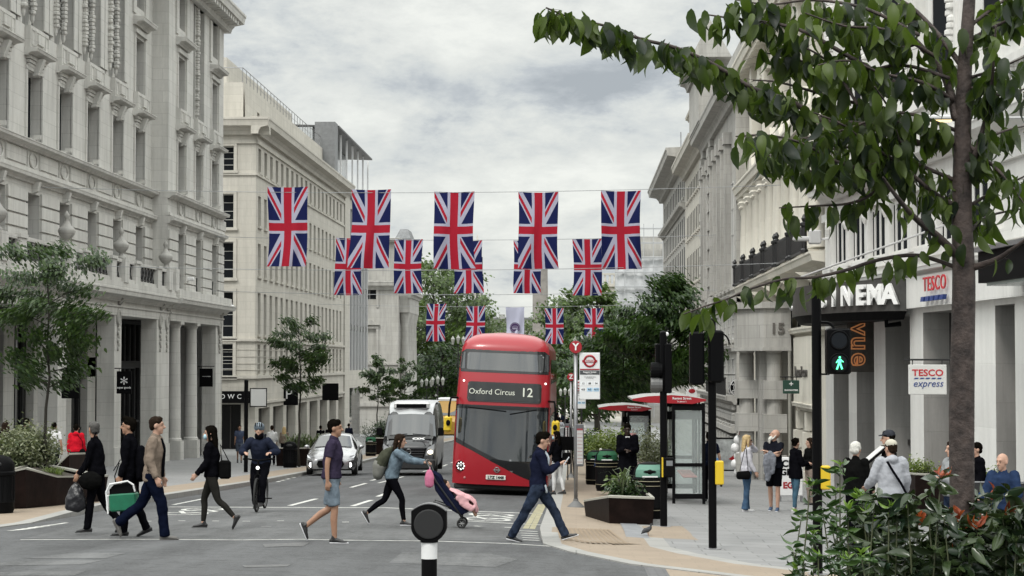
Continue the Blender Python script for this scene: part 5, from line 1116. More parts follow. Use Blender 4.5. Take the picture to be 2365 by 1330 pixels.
p = Vector((X(1401, 52), 52, pz(1, 52))); litter_bin(p + Vector((0, 0, .12)), 'black bin with a green recycling panel left of the man in the black coat', green)
p = Vector((X(1374, 62), 62, pz(1, 62))); litter_bin(p, 'smaller looking black bin further down the right pavement', green)
p = Vector((X(671, 82), 82, pz(-10.5, 82))); litter_bin(p, 'black domed litter bin beside the left planter, left of the silver car', None, 1.02)
p = Vector((X(857, 108), 108, pz(-11, 108))); litter_bin(p, 'far black bin with green panel between the car and the van', green)
p = PG(-4, 1186); t = litter_bin(Vector((p.x, p.y, p.z)), 'black rounded bin cut off by the left edge of the photo', None, 1.0)
pl4 = planter('planter', [(X(640, 86), 86), (X(712, 86), 86), (X(735, 86), 90), (X(660, 86), 90)], [.75, .75, .6, .6], 'dark planter with strappy leaves behind the black bin on the left pavement')
pl5 = planter('planter', [(X(868, 112), 112), (X(890, 112), 112), (X(900, 112), 117), (X(860, 112), 117)], [.9, .9, .9, .9], 'far dark planter with a rounded bush left of the black van')
pl6 = planter('planter', [(X(2112, 43), 43), (X(2170, 43), 43), (X(2170, 43), 45.5), (X(2112, 43), 45.5)], [.95, .95, .95, .95], 'grey box planter in front of the supermarket pillar')
pl7 = planter('planter', [(X(2225, 38), 38), (X(2330, 38), 38), (X(2330, 38), 40.5), (X(2225, 38), 40.5)], [.8, .8, .8, .8], 'black planter by the supermarket window behind the tree trunk')
pl8 = planter('planter', [(X(1362, 70), 69), (X(1400, 70), 69), (X(1420, 70), 76), (X(1370, 70), 76)], [.6, .6, .6, .6], 'dark planter with yellow green shrub beyond the recycling bins')
pl9 = planter('planter', [(X(1480, 50), 50), (X(1530, 50), 50), (X(1545, 50), 56), (X(1490, 50), 56)], [.6, .6, .6, .6], 'planter with small leaved bush behind the bus shelter glass')
# A-board, advertising case, balloons
t = thing('a_board', PG(1830, 1130) + Vector((0, 12, 0)), 'white pavement board with large red and black wording behind the bearded man', 'sign'); t.location = Vector((X(1826, 52), 52, pz(5.5, 52))); c = t.location
m = MB(); m.rbox(-.3, .3, -.03, .03, .15, 1.15, .02); m.build('board', white, t); m = MB(); m.box(-.3, -.26, -.05, .3, 0, .15); m.box(.26, .3, -.05, .3, 0, .15); m.build('feet', steel, t)
text('CRIS', .24, black, tmat(c.x, c.y - .035, c.z + .98), t, depth=.003, bold=.01); text('GRAB', .22, black, tmat(c.x, c.y - .035, c.z + .76), t, depth=.003, bold=.01); text('EGG', .22, redp, tmat(c.x, c.y - .035, c.z + .42), t, depth=.003, bold=.01)
t = thing('poster_case', (X(1676, 84), 84, pz(6, 84)), 'low framed poster with pale picture beside the white balloons', 'sign'); m = MB(); m.box(-.72, -.66, 0, .05, 0, 1.6); m.box(.66, .72, 0, .05, 0, 1.6); m.box(-.66, .66, 0, .05, 1.54, 1.6); m.box(-.66, .66, 0, .05, .2, .26); m.build('frame', satin, t); m = MB(); m.box(-.66, .66, .01, .04, .26, 1.54); m.build('poster', mat('poster_pale', (.4, .42, .42), .5, var=.6, vs=2.5), t)
m = MB(); m.extr([(.1, .7), (.6, .55), (.5, 1.1), (.3, .85)], 1, -.002, .008); m.build('red_shape', redp, t); m = MB(); m.box(-.5, -.2, -.002, .008, .35, .75); m.build('blue_shape', mat('poster_blue', (.1, .25, .5), .5), t)
t = thing('balloon_column', (X(1701, 80), 80, pz(6.4, 80)), 'column of white balloons by the shop doorway', 'balloons')
for k in range(5): m = MB(); m.ball((.06 * (-1) ** k, 0, .25 + k * .32), (.19, .19, .2), 12); m.build('balloon', white, t, smooth=True)
t = thing('red_parasol', (X(1719, 90), 90, pz(6.9, 90)), 'closed dark red parasol beside the cafe sign', 'parasol'); m = MB(); m.lathe((0, 0, .0), [(.22, 1.0), (.3, 1.3), (.2, 2.4), (.05, 4.2), (.01, 4.4)], 8); m.build('canopy', mat('parasol_red', (.18, .012, .03), .7), t, smooth=True); m = MB(); m.tube([(0, 0, 0), (0, 0, 1.2)], .03, 6); m.build('pole', satin, t)
t = thing('menu_stand', (X(2010, 33), 33, pz(5, 33)), 'black restaurant menu stand with tilted white lit panel read by the two people', 'stand'); m = MB(); m.box(-.03, .03, -.03, .03, 0, 1.15); m.box(-.2, .2, -.2, .2, 0, .03); m.build('post', satin, t)
m = MB(); m.M = Matrix.Translation((0, 0, 1.35)) @ Matrix.Rotation(R(-40), 4, 'Y'); m.box(-.3, .3, -.25, .25, -.02, .02); m.build('panel', satin, t); m = MB(); m.M = Matrix.Translation((0, 0, 1.35)) @ Matrix.Rotation(R(-40), 4, 'Y'); m.box(-.27, .27, -.22, .22, .021, .03); m.build('menu_page', mat('page', (.55, .55, .53), .5), t)
t = thing('cafe_barrier', (X(2290, 33), 33, pz(6.8, 33)), 'black cafe barrier with white lettering behind the orange shrub leaves', 'barrier'); c = t.location
m = MB(); m.box(-.55, .7, 0, .03, .3, 1.0); m.build('panel', mat('barrier_cloth', (.012, .012, .013), .7), t); m = MB(); m.tube([(-.55, .015, 0), (-.55, .015, 1.05)], .02, 6); m.tube([(.7, .015, 0), (.7, .015, 1.05)], .02, 6); m.tube([(-.55, .015, 1.02), (.7, .015, 1.02)], .015, 6); m.build('frame', steel, t)
text('Fresh\ncoffee', .17, tw, tmat(c.x + .0, c.y - .006, c.z + .74), t, depth=.002)
# lamp columns far down the street and street lamps on arms
def lantern(px, pyt, Y, lab, base_y=None):
    x = X(px, Y); zg = pz(x, Y); h = W(px, pyt, Y).z - zg; t = thing('street_lamp', (x, Y, zg), lab, 'street lamp', group='heritage lamps at the far end'); m = MB(); m.lathe((0, 0, 0), [(.2, 0), (.2, .5), (.1, .7), (.07, 1.5), (.05, h - 1.0), (.1, h - .95)], 10); m.box(-.45, .45, -.03, .03, h - 1.15, h - 1.08); m.build('column', iron, t)
    for dx in (-.45, .45, 0): m = MB(); m.lathe((dx, 0, h - (1.05 if dx else .95)), [(.07, 0), (.17, .45), (.18, .5), (.1, .62), (.03, .75)], 8); m.build('lantern', mat('lantern_glass', (.35, .36, .33), .3), t)
for a in ((985, 868, 190, 'old style lamp column, left of two in front of the left trees'), (1011, 862, 175, 'old style lamp column, right of two in front of the left trees'), (1058, 768, 170, 'tall lantern just above the left corner of the bus roof'), (1343, 768, 150, 'tall lantern lamp between the Y disc and the right far flag'), (1305, 890, 200, 'short lamp column in the far roadway right of the bus')): lantern(*a)
p = W(2192, 278, 24); t = thing('street_light', p, 'lit modern street light head glowing warm among the branches', 'street lamp'); m = MB(); m.rbox(-.3, .1, -.08, .08, 0, .06, .02); m.tube([(.1, 0, .03), (3.5, .5, .1)], .012, 6); m.build('lamp_head', mat('lamp_silver', (.5, .5, .5), .4), t); m = MB(); m.box(-.28, .02, -.06, .06, -.012, -.001); m.build('lens', mat('lamp_glow', (1, .75, .3), .4, emit=1.6), t)
p = W(1860, 553, 64); t = thing('street_light', p, 'unlit silver floodlight fixed to the corner of the cream building', 'street lamp'); m = MB(); m.rbox(-.4, .35, -.12, .12, -.05, .1, .04); m.rbox(.1, .5, -.15, .15, -.15, .3, .04); m.build('lamp_head', mat('lamp_silver', (.5, .5, .5), .4), t); m = MB(); m.tube([(.4, 0, 0), (1.6, .2, .1)], .04, 6); m.build('arm', white, t)
# stay wires of the marquee
for a, b, lab in (((2180, 520), (1850, 640), 'pale slanting stay rod above the cinema marquee, left one'), ((2360, 440), (2250, 560), 'pale slanting stay rod above the glass canopy')):
    P0 = W(*a, 50); P1 = W(*b, 60); m = MB(); m.tube([P0, P1], .03, 6); m.build('stay_rod', mat('stay_white', (.55, .55, .55), .4), label=lab, cat='rod')
# pigeon
p = PG(1497, 1238); t = thing('pigeon', p, 'dark pigeon standing on the buff paving', 'pigeon', rot=(0, 0, R(20))); t.scale = (.72, .72, .9); d = mat('pigeon_dark', (.018, .019, .022), .6, var=.4, vs=40)
m = MB(); m.ctube([(-.16, 0, .05), (-.09, 0, .085), (-.02, 0, .11), (.045, 0, .14), (.062, 0, .175), (.07, 0, .20)], [(.012, .01), (.04, .028), (.05, .048), (.042, .04), (.024, .022), (.02, .022)], 12, lat=(0, 1, 0)); m.ball((.075, 0, .205), (.026, .02, .021), 10); m.lathe((0, 0, 0), [(.001, .0), (.001, .001)], 3); pb = m.build('body', d, t, smooth=True)
m = MB(); m.tube([(.098, 0, .205), (.12, 0, .195)], [.006, .002], 6); m.build('beak', satin, t)
for s in (-1, 1):
    m = MB(); m.tube([(.0, s * .02, .07), (.005, s * .02, .004)], .004, 5)
    for k in (-.012, 0, .012): m.tube([(.005, s * .02, .004), (.03, s * .02 + k, .003)], .003, 4)
    m.build('leg', mat('pigeon_leg', (.2, .05, .04), .6), t)
    m = MB(); m.ctube([(-.14, s * .02, .075), (-.06, s * .045, .11), (.03, s * .046, .125)], [(.008, .012), (.012, .035), (.01, .025)], 8, lat=(0, 1, 0)); m.build('wing', mat('pigeon_wing', (.035, .037, .042), .6), t, smooth=True)
# ladder-like stand beside the kerb
t = thing('easel_board', (X(1311, 66), 66, pz(-.3, 66)), 'small black easel board standing by the kerb behind the bus stop', 'board'); m = MB(); m.tube([(-.22, 0, 0), (-.1, 0, 1.75)], .02, 4); m.tube([(.22, 0, 0), (.1, 0, 1.75)], .02, 4); m.tube([(0, .4, 0), (0, 0, 1.75)], .02, 4); m.build('easel_legs', satin, t); m = MB(); m.box(-.3, .3, -.04, -.01, 1.0, 1.45); m.build('board', satin, t)
# ---------------------------------------------------------------- double decker bus
def fan_map(P, fn, step=.07, off=.006):
    """fill the outline P (x,z) with a fine grid and drop it on the surface fn(x,z)->(x,y,z)"""
    bm = bmesh.new(); bm.faces.new([bm.verts.new((x, 0, z)) for x, z in P])
    for ax in (0, 2):
        vals = [p[0 if ax == 0 else 1] for p in P]; v = math.floor(min(vals) / step) * step
        while v < max(vals):
            no = (1, 0, 0) if ax == 0 else (0, 0, 1); bmesh.ops.bisect_plane(bm, geom=bm.verts[:] + bm.edges[:] + bm.faces[:], plane_co=(v if ax == 0 else 0, 0, v if ax == 2 else 0), plane_no=no); v += step
    bmesh.ops.triangulate(bm, faces=[f for f in bm.faces if len(f.verts) > 4])
    mb = MB(); bm.verts.index_update()
    V = []
    for v in bm.verts: x, y, z = fn(v.co.x, v.co.z); V.append((x, y - off, z))
    k = mb.pts(V)
    for f in bm.faces: mb.face([k + v.index for v in f.verts])
    bm.free(); return mb
def rrect(x0, x1, z0, z1, r, n=4):
    P = []
    for cx, cz, a in ((x1 - r, z0 + r, -90), (x1 - r, z1 - r, 0), (x0 + r, z1 - r, 90), (x0 + r, z0 + r, 180)):
        for k in range(n + 1): t = R(a + 90 * k / n); P.append((cx + r * math.cos(t), cz + r * math.sin(t)))
    return P
def interp(x, T):
    for (a, b), (c, d) in zip(T, T[1:]):
        if x <= c: return b + (d - b) * max(0, (x - a)) / (c - a)
    return T[-1][1]
HW = [(.25, 1.27), (1.0, 1.27), (2.4, 1.25), (3.2, 1.22), (3.75, 1.18)]; RK = [(.25, .04), (.9, 0), (2.3, .10), (3.1, .26), (3.75, .42)]
def bus_hw(z): return interp(z, HW)
def bus_front(x, z):
    w = bus_hw(min(z, 3.75)); u = min(.9995, abs(x) / w); D = .42 - .0 * z
    y = interp(z, RK) + D * (1 - (1 - u ** 3.2) ** (1 / 3.2)); return (x, y, z)
p = Vector((X(1152, 52.3), 52.3, 0)); p.z = gz(p.x, p.y) - .0
bus = thing('double_decker_bus', p, 'red double decker bus to Oxford Circus on route 12', 'bus', rot=(0, R(2.4), R(-.3)))
LB = 11.2; m = MB(); zs = [.26, .5, .9, 1.4, 1.9, 2.4, 2.8, 3.2, 3.5, 3.75]; rs = []
us = [-1, -.99, -.97, -.93, -.87, -.78, -.65, -.5, -.3, -.1, .1, .3, .5, .65, .78, .87, .93, .97, .99, 1]
def ring(z, ws=1.0, yo=0.0, zz=None):
    w = bus_hw(min(z, 3.75)); R_ = []
    for u in us: x, y, _ = bus_front(u * w * .9999, z); R_.append((x * ws, y + yo, zz if zz else z))
    for yy in (1.5, 4, 7, LB - .4): R_.append((w * ws, yy + (yo if yy < 2 else 0), zz if zz else z))
    R_.append((w * ws * .85, LB, zz or z)); R_.append((-w * ws * .85, LB, zz or z))
    for yy in (LB - .4, 7, 4, 1.5): R_.append((-w * ws, yy + (yo if yy < 2 else 0), zz if zz else z))
    return R_
for z in zs: rs.append(ring(z))
for k in range(1, 9):
    a = R(k * 10.6); rs.append(ring(3.75, .42 + .58 * math.cos(a) if k < 8 else .42, .75 * (1 - math.cos(a)) * 1.0, 3.75 + .50 * math.sin(a)))
rs.append(ring(3.75, .2, 1.1, 4.28)); m.rings(rs); body = m.build('body', redp, bus, smooth='auto')
bglass = mat('bus_glass', (.02, .024, .028), .035, spec=1.0, coat=.5); bglass.node_tree.nodes['Principled BSDF'].inputs['IOR'].default_value = 1.58; bl = mat('gloss_black', (.006, .006, .007), .15, coat=.4)
fan_map([(-1.17, 3.2), (1.17, 3.2), (1.14, 3.82), (-1.14, 3.82)][:2] + [(1.15, 3.72), (1.05, 3.80), (0, 3.83), (-1.05, 3.80), (-1.15, 3.72)], lambda x, z: bus_front(x, min(z, 3.75)) if z <= 3.75 else (bus_front(x, 3.75)[0], bus_front(x, 3.75)[1] + (z - 3.75) * .3, z), .06).build('windscreen_surround', bl, bus, smooth=True)
fan_map(rrect(-1.0, 1.02, 3.26, 3.72, .06), bus_front, .06, .016).build('upper_windscreen', bglass, bus, smooth=True)
for s in (-1, 1): fan_map([(s * 1.05, 3.28), (s * 1.19, 3.28), (s * 1.17, 3.72), (s * 1.06, 3.72)], bus_front, .03, .016).build('upper_corner_window', bglass, bus, smooth=True)
fan_map([(-1.255, 1.36), (-.75, 1.14), (-.2, .86), (.3, .62), (.62, .48), (.8, .42), (1.26, .42), (1.26, 2.34), (-1.245, 2.34)], bus_front, .06, .006).build('windscreen_surround', bl, bus, smooth=True)
fan_map([(-1.2, 1.46), (-.75, 1.24), (-.22, 1.0), (-.05, .93), (.25, .90), (1.2, .92), (1.2, 2.24), (-1.2, 2.24)], bus_front, .06, .016).build('lower_windscreen', bglass, bus, smooth=True)
fan_map([(-1.2, 2.235), (1.2, 2.235), (1.2, 2.30), (-1.2, 2.30)], bus_front, .06, .02).build('wiper_panel', bl, bus, smooth=True)
fan_map(rrect(-.95, 1.0, 2.43, 2.95, .07), bus_front, .06, .02).build('destination_box', bl, bus, smooth=True)
fan_map(rrect(-.91, .96, 2.47, 2.91, .05), bus_front, .06, .03).build('destination_glass', mat('blind_glass', (.01, .012, .012), .08, spec=.6), bus, smooth=True)
Mb = matw(bus); blw = mat('blind_lettering', (.62, .64, .56), .5, emit=.12)
def bt(s, size, x, z, mt, bold=0, off=.05): y = bus_front(x, z)[1] - off; return text(s, size, mt, tmat(x, y, z), bus, False, .004, bold=bold, name='lettering')
bt('Oxford Circus', .205, -.30, 2.69, blw, .0, .05); bt('12', .33, .62, 2.70, blw, .003, .06)
m = MB(); y = bus_front(-.03, .43)[1]; m.rbox(-.36, .16, y - .03, y - .005, .40, .52, .008); m.build('number_plate', mat('plate_white', (.62, .62, .58), .4), bus); bt('LTZ 1448', .105, -.10, .46, black, .003, .034)
m = MB(); y = bus_front(-.08, .66)[1]; m.torus((-.08, y - .012, .66), .062, .015, 'y', 20, 6); m.box(-.17, .01, y - .03, y - .01, .645, .675); m.build('roundel_badge', chrome, bus)
for s, zc in ((-1, .72),):
    x = -1.03; y = bus_front(x, zc)[1]; m = MB(); m.torus((x, y + .03, zc), .145, .03, 'y', 28, 8); m.build('headlamp', redp, bus, smooth=True)
    m = MB(); m.M = Matrix.Translation((x, y - .01, zc)) @ Matrix.Rotation(R(90), 4, 'X'); m.lathe((0, 0, 0), [(.135, -.05), (.135, 0), (.12, .012)], 24); m.build('headlamp_lens', satin, bus)
    m = MB()
    for k in range(8): a = R(45 * k); m.ball((x + .088 * math.cos(a), y - .025, zc + .088 * math.sin(a)), (.02, .012, .02), 8)
    m.build('led_lamps', mat('led_white', (1, 1, .95), .3, emit=1.5), bus); m = MB(); m.ball((x, y - .02, zc), (.045, .02, .045), 10); m.build('headlamp_core', chrome, bus)
x = 1.03; y = bus_front(x, .62)[1]; m = MB(); m.torus((x, y + .0, .62), .145, .03, 'y', 28, 8); m.ball((x, y, .62), (.12, .04, .12), 12); m.build('headlamp', satin, bus, smooth=True)
m = MB(); m.ball((-.92, bus_front(-.92, .42)[1], .42), (.035, .02, .035), 8); m.build('fog_lamp', mat('lamp_pink', (.4, .15, .15), .3), bus)
m = MB()
for s in (-1.06, 1.1): m.ball((s, bus_front(s, 2.96)[1] - .015, 2.96), (.028, .012, .028), 8)
m.build('marker_lamps', mat('led_white', (1, 1, .95), .3, emit=1.5), bus)
m = MB(); m.rbox(-1.2, 1.2, .18, LB - .3, .12, .27, .03); m.build('underframe', rubber, bus)
for s, yy in ((-1, 2.4), (1, 2.4), (-1, 8.4), (1, 8.4)):
    m = MB(); m.M = Matrix.Translation((s * 1.1, yy, .46)) @ Matrix.Rotation(R(90), 4, 'Y'); m.lathe((0, 0, 0), [(.3, -.14), (.46, -.13), (.47, 0), (.46, .13), (.3, .14)], 26); w_ = m.build('wheel', rubber, bus, smooth='auto')
for s, (xa, za, xb, zb) in ((-1, (-1.36, 2.55, -1.42, 1.6)), (1, (1.34, 2.5, 1.42, 1.55))):
    m = MB(); m.tube([(s * 1.2, .3, 2.5), (s * 1.36, -.02, 2.5), (s * 1.39, -.05, 2.3), (s * 1.40, -.05, 1.85)], .028, 8); mi = m.build('mirror_arm', satin, bus, smooth=True)
    m = MB(); m.rbox(s * 1.31 if s > 0 else -1.52, s * 1.52 if s > 0 else -1.31, -.1, .1, 1.60, 2.02, .05); m.build('mirror', yellow, bus); m = MB(); m.ball((s * 1.40, -.12, 1.84), (.06, .04, .08), 8); m.build('mirror_boss', satin, bus)
m = MB(); m.tube([(-.9, .02, 2.27), (.1, -.03, 2.2)], .015, 5); m.tube([(.9, .02, 2.27), (.2, -.03, 2.13)], .015, 5); m.build('wiper', satin, bus)
for s in (-1, 1):
    m = MB(); m.quad((s * 1.262, .8, 1.2), (s * 1.262, LB - 1, 1.2), (s * 1.262, LB - 1, 2.1), (s * 1.262, .8, 2.1)); m.quad((s * 1.235, .8, 2.95), (s * 1.235, LB - 1, 2.95), (s * 1.215, LB - 1, 3.6), (s * 1.215, .8, 3.6)); m.build('side_windows', bglass, bus)
# ---------------------------------------------------------------- cars and vans: lofted bodies
def loft_car(stations, mb=None):
    """stations: (y, [(x,z)...]) half sections from sill to centre line; mirrored"""
    mb = mb or MB(); rs = []
    for y, P in stations: rs.append([(-x, y, z) for x, z in P] + [(x, y, z) for x, z in P[::-1]])
    mb.rings(rs, closed=False, cap=False); mb.poly([p for p in rs[0]][::-1]); mb.poly(rs[-1]); return mb, rs
def wheel(t, x, y, r=.33, w=.22, rim=None):
    m = MB(); m.M = Matrix.Translation((x, y, r)) @ Matrix.Rotation(R(90), 4, 'Y'); m.lathe((0, 0, 0), [(r * .6, -w / 2), (r * .95, -w / 2), (r, -w / 3), (r, w / 3), (r * .95, w / 2), (r * .6, w / 2)], 24); o = m.build('wheel', rubber, t, smooth='auto')
    m = MB(); s = 1 if x > 0 else -1; m.M = Matrix.Translation((x + s * w * .42, y, r)) @ Matrix.Rotation(R(90), 4, 'Y'); m.lathe((0, 0, 0), [(r * .62, -.02), (r * .62, .02), (.05, .03)], 20); m.build('rim', rim or chrome, o)
silver = mat('silver_car_paint', (.30, .30, .31), .25, .7, coat=.8)
def sec(w, zs_, zb, wr, zr): return [(w * .93, zs_), (w * .99, zs_ + .12), (w, (zs_ + zb) / 2), (w * .985, zb - .06), (w * .95, zb), (wr + .02, zr - .03), (wr * .93, zr + .0), (wr * .5, zr + .035), (0, zr + .045)]
p = Vector((X(764, 72), 72, 0)); p.z = gz(p.x, 72); car = thing('parked_car', p, 'silver hatchback with lit running lights waiting on the left of the road', 'car', rz=R(2.5))
st = [(.0, sec(.62, .24, .52, .5, .60)), (.10, sec(.80, .2, .60, .62, .68)), (.4, sec(.89, .19, .72, .72, .79)), (.9, sec(.905, .18, .80, .74, .87)), (1.25, sec(.91, .18, .87, .75, .93)), (1.35, sec(.91, .18, .89, .74, .965)), (2.05, sec(.91, .18, .92, .60, 1.34)), (2.4, sec(.91, .18, .93, .585, 1.41)), (3.0, sec(.91, .18, .94, .57, 1.42)), (3.6, sec(.90, .2, .96, .53, 1.30)), (4.2, sec(.86, .25, .98, .48, 1.08)), (4.45, sec(.8, .3, .8, .45, .92))]
mb, rs = loft_car(st); mb.build('body', silver, car, smooth='auto')
cg = mat('car_glass', (.03, .035, .04), .04, spec=1.0); lp = mat('headlamp_glass', (.35, .36, .38), .08, coat=1)
m = MB(); m.rings([[(x, y - .02 * (1) , z + .02) for x, y, z in ((-.70, 1.36, .975), (-.36, 1.34, 1.0), (0, 1.33, 1.01), (.36, 1.34, 1.0), (.70, 1.36, .975))], [(x, y - .02, z + .02) for x, y, z in ((-.565, 2.04, 1.345), (-.3, 2.02, 1.375), (0, 2.01, 1.385), (.3, 2.02, 1.375), (.565, 2.04, 1.345))]], closed=False, cap=False); m.build('windscreen', cg, car, smooth=True)
for s in (-1, 1):
    m = MB(); m.poly([(s * .895, 1.5, .945), (s * .90, 3.9, 1.0), (s * .60, 3.5, 1.29), (s * .625, 2.1, 1.33)]); m.build('side_window', cg, car)
    m = MB(); m.ball((s * 1.0, 1.55, .99), (.11, .06, .075), 10); m.build('door_mirror', silver, car, smooth=True)
    fan = MB(); fan.poly([(s * .62, .05, .60), (s * .84, .16, .66), (s * .88, .42, .745), (s * .70, .2, .72)]); fan.poly([(s * .62, .045, .60), (s * .84, .155, .66), (s * .84, .15, .58), (s * .64, .03, .545)]); fan.build('headlamp', lp, car)
    m = MB(); m.extr([(s * .70, .30), (s * .775, .36), (s * .76, .47), (s * .70, .50)], 1, -.02, .12); m.build('running_light', mat('drl_white', (1, 1, 1), .3, emit=2.0), car)
    m = MB(); m.extr([(s * .66, .27), (s * .82, .33), (s * .80, .52), (s * .68, .53)], 1, .005, .12); m.build('lamp_housing', satin, car)
    for y in (.85, 3.55): wheel(car, s * .82, y, .32, .2)
m = MB(); m.extr([(-.42, .30), (.42, .30), (.5, .42), (.44, .56), (-.44, .56), (-.5, .42)], 1, -.025, .06); m.build('grille', satin, car); m = MB(); m.box(-.26, .26, -.04, -.026, .38, .48); m.build('number_plate', mat('plate_white', (.62, .62, .58), .4), car); m = MB(); m.box(-.8, .8, -.005, .08, .2, .25); m.build('lower_lip', satin, car)
c = matw(car)
text('LB19 KXF', .075, black, tmat(0, -.043, .43), car, False, .001)
# refrigerated van
p = Vector((X(944, 72.5), 72.5, 0)); p.z = gz(p.x, 72.5); van = thing('delivery_van', p, 'black delivery van with white roof cooling unit and lit headlamps beside the bus', 'van', rz=R(1.0))
vp = mat('van_black', (.02, .021, .023), .3, .2, coat=.6); vroof = mat('van_roof_silver', (.42, .43, .44), .35, .3)
def vs(w, zs_, zb, wr, zr): return [(w * .96, zs_), (w, zs_ + .15), (w, zb * .6), (w * .99, zb), (wr + .06, zr - .22), (wr, zr - .05), (wr * .85, zr), (wr * .4, zr + .02), (0, zr + .025)]
st = [(0, vs(.88, .3, .75, .78, .98)), (.12, vs(.95, .28, .95, .84, 1.16)), (.75, vs(.99, .28, 1.2, .84, 1.38)), (.86, vs(.99, .28, 1.3, .85, 1.46)), (1.55, vs(.99, .28, 1.7, .80, 2.28)), (1.75, vs(.99, .28, 1.8, .82, 2.42)), (2.6, vs(.99, .28, 1.9, .84, 2.55)), (5.9, vs(.99, .28, 1.9, .84, 2.6))]
mb, rs = loft_car(st); mb.build('body', vp, van, smooth='auto')
m = MB(); m.rings([[(x, y, z) for x, y, z in ((-.95, .90, 1.40), (-.5, .78, 1.44), (0, .75, 1.46), (.5, .78, 1.44), (.95, .90, 1.40))], [(x, y, z) for x, y, z in ((-.86, 1.50, 2.16), (-.5, 1.42, 2.20), (0, 1.40, 2.22), (.5, 1.42, 2.20), (.86, 1.50, 2.16))]], closed=False, cap=False); m.build('windscreen', mat('van_glass', (.06, .065, .07), .05, spec=1.0), van, smooth=True)
m = MB(); m.rings([[(x, y, z) for x, y, z in ((-.80, 1.48, 2.14), (0, 1.40, 2.2), (.80, 1.48, 2.14))], [(x, y, z) for x, y, z in ((-.82, 1.7, 2.44), (0, 1.62, 2.5), (.82, 1.7, 2.44))], [(-.85, 2.6, 2.60), (0, 2.6, 2.63), (.85, 2.6, 2.60)], [(-.85, 5.9, 2.64), (0, 5.9, 2.66), (.85, 5.9, 2.64)]], closed=False, cap=False); m.build('roof', vroof, van, smooth=True)
m = MB(); m.rbox(-.66, .66, 1.55, 2.4, 2.36, 2.66, .08); cu_ = m.build('cooling_unit', mat('unit_white', (.6, .6, .6), .4), van); m = MB(); m.rbox(-.56, .56, 1.52, 1.56, 2.43, 2.58, .01); [m.box(-.55, .55, 1.515, 1.522, 2.45 + k * .04, 2.46 + k * .04) for k in range(3)]; m.build('vent_grille', satin, cu_)
m = MB(); m.extr([(-.55, .66), (.55, .66), (.66, 1.02), (-.66, 1.02)], 1, -.03, .2); m.build('grille', satin, van); m = MB(); [m.box(-.52 - k * .03, .52 + k * .03, -.045, -.03, .70 + k * .09, .73 + k * .09) for k in range(4)]; m.build('grille_bar', mat('grille_grey', (.07, .07, .075), .3, .5), van); m = MB(); m.torus((0, -.05, .88), .09, .012, 'y', 18, 5); m.build('badge_ring', chrome, van)
m = MB(); m.rbox(-.97, .97, -.06, .15, .22, .62, .06); m.build('bumper', mat('bumper_black', (.014, .014, .015), .6), van)
for s in (-1, 1):
    m = MB(); m.poly([(s * .62, -.01, .74), (s * .90, .03, .74), (s * .97, .3, 1.05), (s * .93, .12, 1.16), (s * .70, .0, 1.02)]); m.build('headlamp', lp, van); m = MB(); m.ball((s * .79, -.02, .86), (.10, .03, .08), 12); m.build('headlamp_bulb', mat('warm_lamp', (1, .9, .65), .3, emit=2.2), van)
    m = MB(); m.rbox(s * 1.02 if s > 0 else -1.24, s * 1.24 if s > 0 else -1.02, .9, 1.02, 1.42, 1.72, .03); m.build('door_mirror', satin, van)
    m = MB(); m.poly([(s * .995, 1.0, 1.35), (s * .995, 2.1, 1.42), (s * .9, 2.1, 2.05), (s * .88, 1.6, 2.05)]); m.build('side_window', cg, van); m = MB(); m.tube([(s * .55, -.01, 1.2), (s * .66, .1, 1.0), (s * .9, .75, 1.42)], .012, 4); m.build('bonnet_crease', satin, van)
    for y in (.95, 4.6): wheel(van, s * .88, y, .34, .23, satin)
m = MB(); m.poly([(-.8, .45, 1.33), (.8, .45, 1.33), (.84, .8, 1.43), (-.84, .8, 1.43)]); m.build('bonnet_vent', mat('vent_dark', (.02, .02, .02), .5), van)
text('OX', .22, tw, Matrix.Translation((.34, .33, 1.335)) @ Matrix.Rotation(R(22), 4, 'X'), van, False, .002, bold=.012, name='bonnet_lettering', sx=1.3)
m = MB(); m.tube([(-.75, .80, 1.44), (-.1, .77, 1.5)], .01, 4); m.tube([(.75, .80, 1.44), (.1, .77, 1.5)], .01, 4); m.build('wiper', satin, van)
# traffic glimpsed between van and bus
def boxy(name, px, Y, w, h, L, paint, lab, rz=0, roofm=None):
    p = Vector((X(px, Y), Y, 0)); p.z = gz(p.x, Y); t = thing(name, p, lab, 'van' if h > 1.7 else 'car', rz=rz)
    S2 = [(0, vs(w * .44, .25, h * .3, w * .38, h * .42)), (L * .16, vs(w * .5, .22, h * .42, w * .42, h * .55)), (L * .3, vs(w * .5, .22, h * .55, w * .40, h * .97)), (L * .5, vs(w * .5, .22, h * .6, w * .42, h)), (L, vs(w * .5, .25, h * .6, w * .42, h * .98))]
    mb, rs = loft_car(S2); mb.build('body', paint, t, smooth='auto'); m = MB(); m.poly([(-w * .41, L * .165, h * .58), (w * .41, L * .165, h * .58), (w * .36, L * .285, h * .9), (-w * .36, L * .285, h * .9)]); m.build('windscreen', cg, t)
    for s in (-1, 1):
        m = MB(); m.ball((s * w * .36, L * .02, h * .33), (.12, .05, .09), 8); m.build('headlamp', lp, t)
        for y in (L * .2, L * .8): wheel(t, s * w * .43, y, .32, .2)
    return t
t = boxy('yellow_lorry', 1029, 205, 2.4, 3.7, 8.5, mat('amber_paint', (.36, .20, .03), .4), 'amber yellow lorry glimpsed far off between the black van and the bus'); m = MB(); m.rbox(-1.1, 1.1, 2.6, 8.4, 3.6, 3.9, .05); m.build('roof_box', white, t)
boxy('distant_car', 1004, 190, 1.8, 1.5, 4.3, mat('pale_car_paint', (.4, .4, .4), .3, .5, coat=.5), 'pale distant car on the road above the black van roof', rz=R(4))
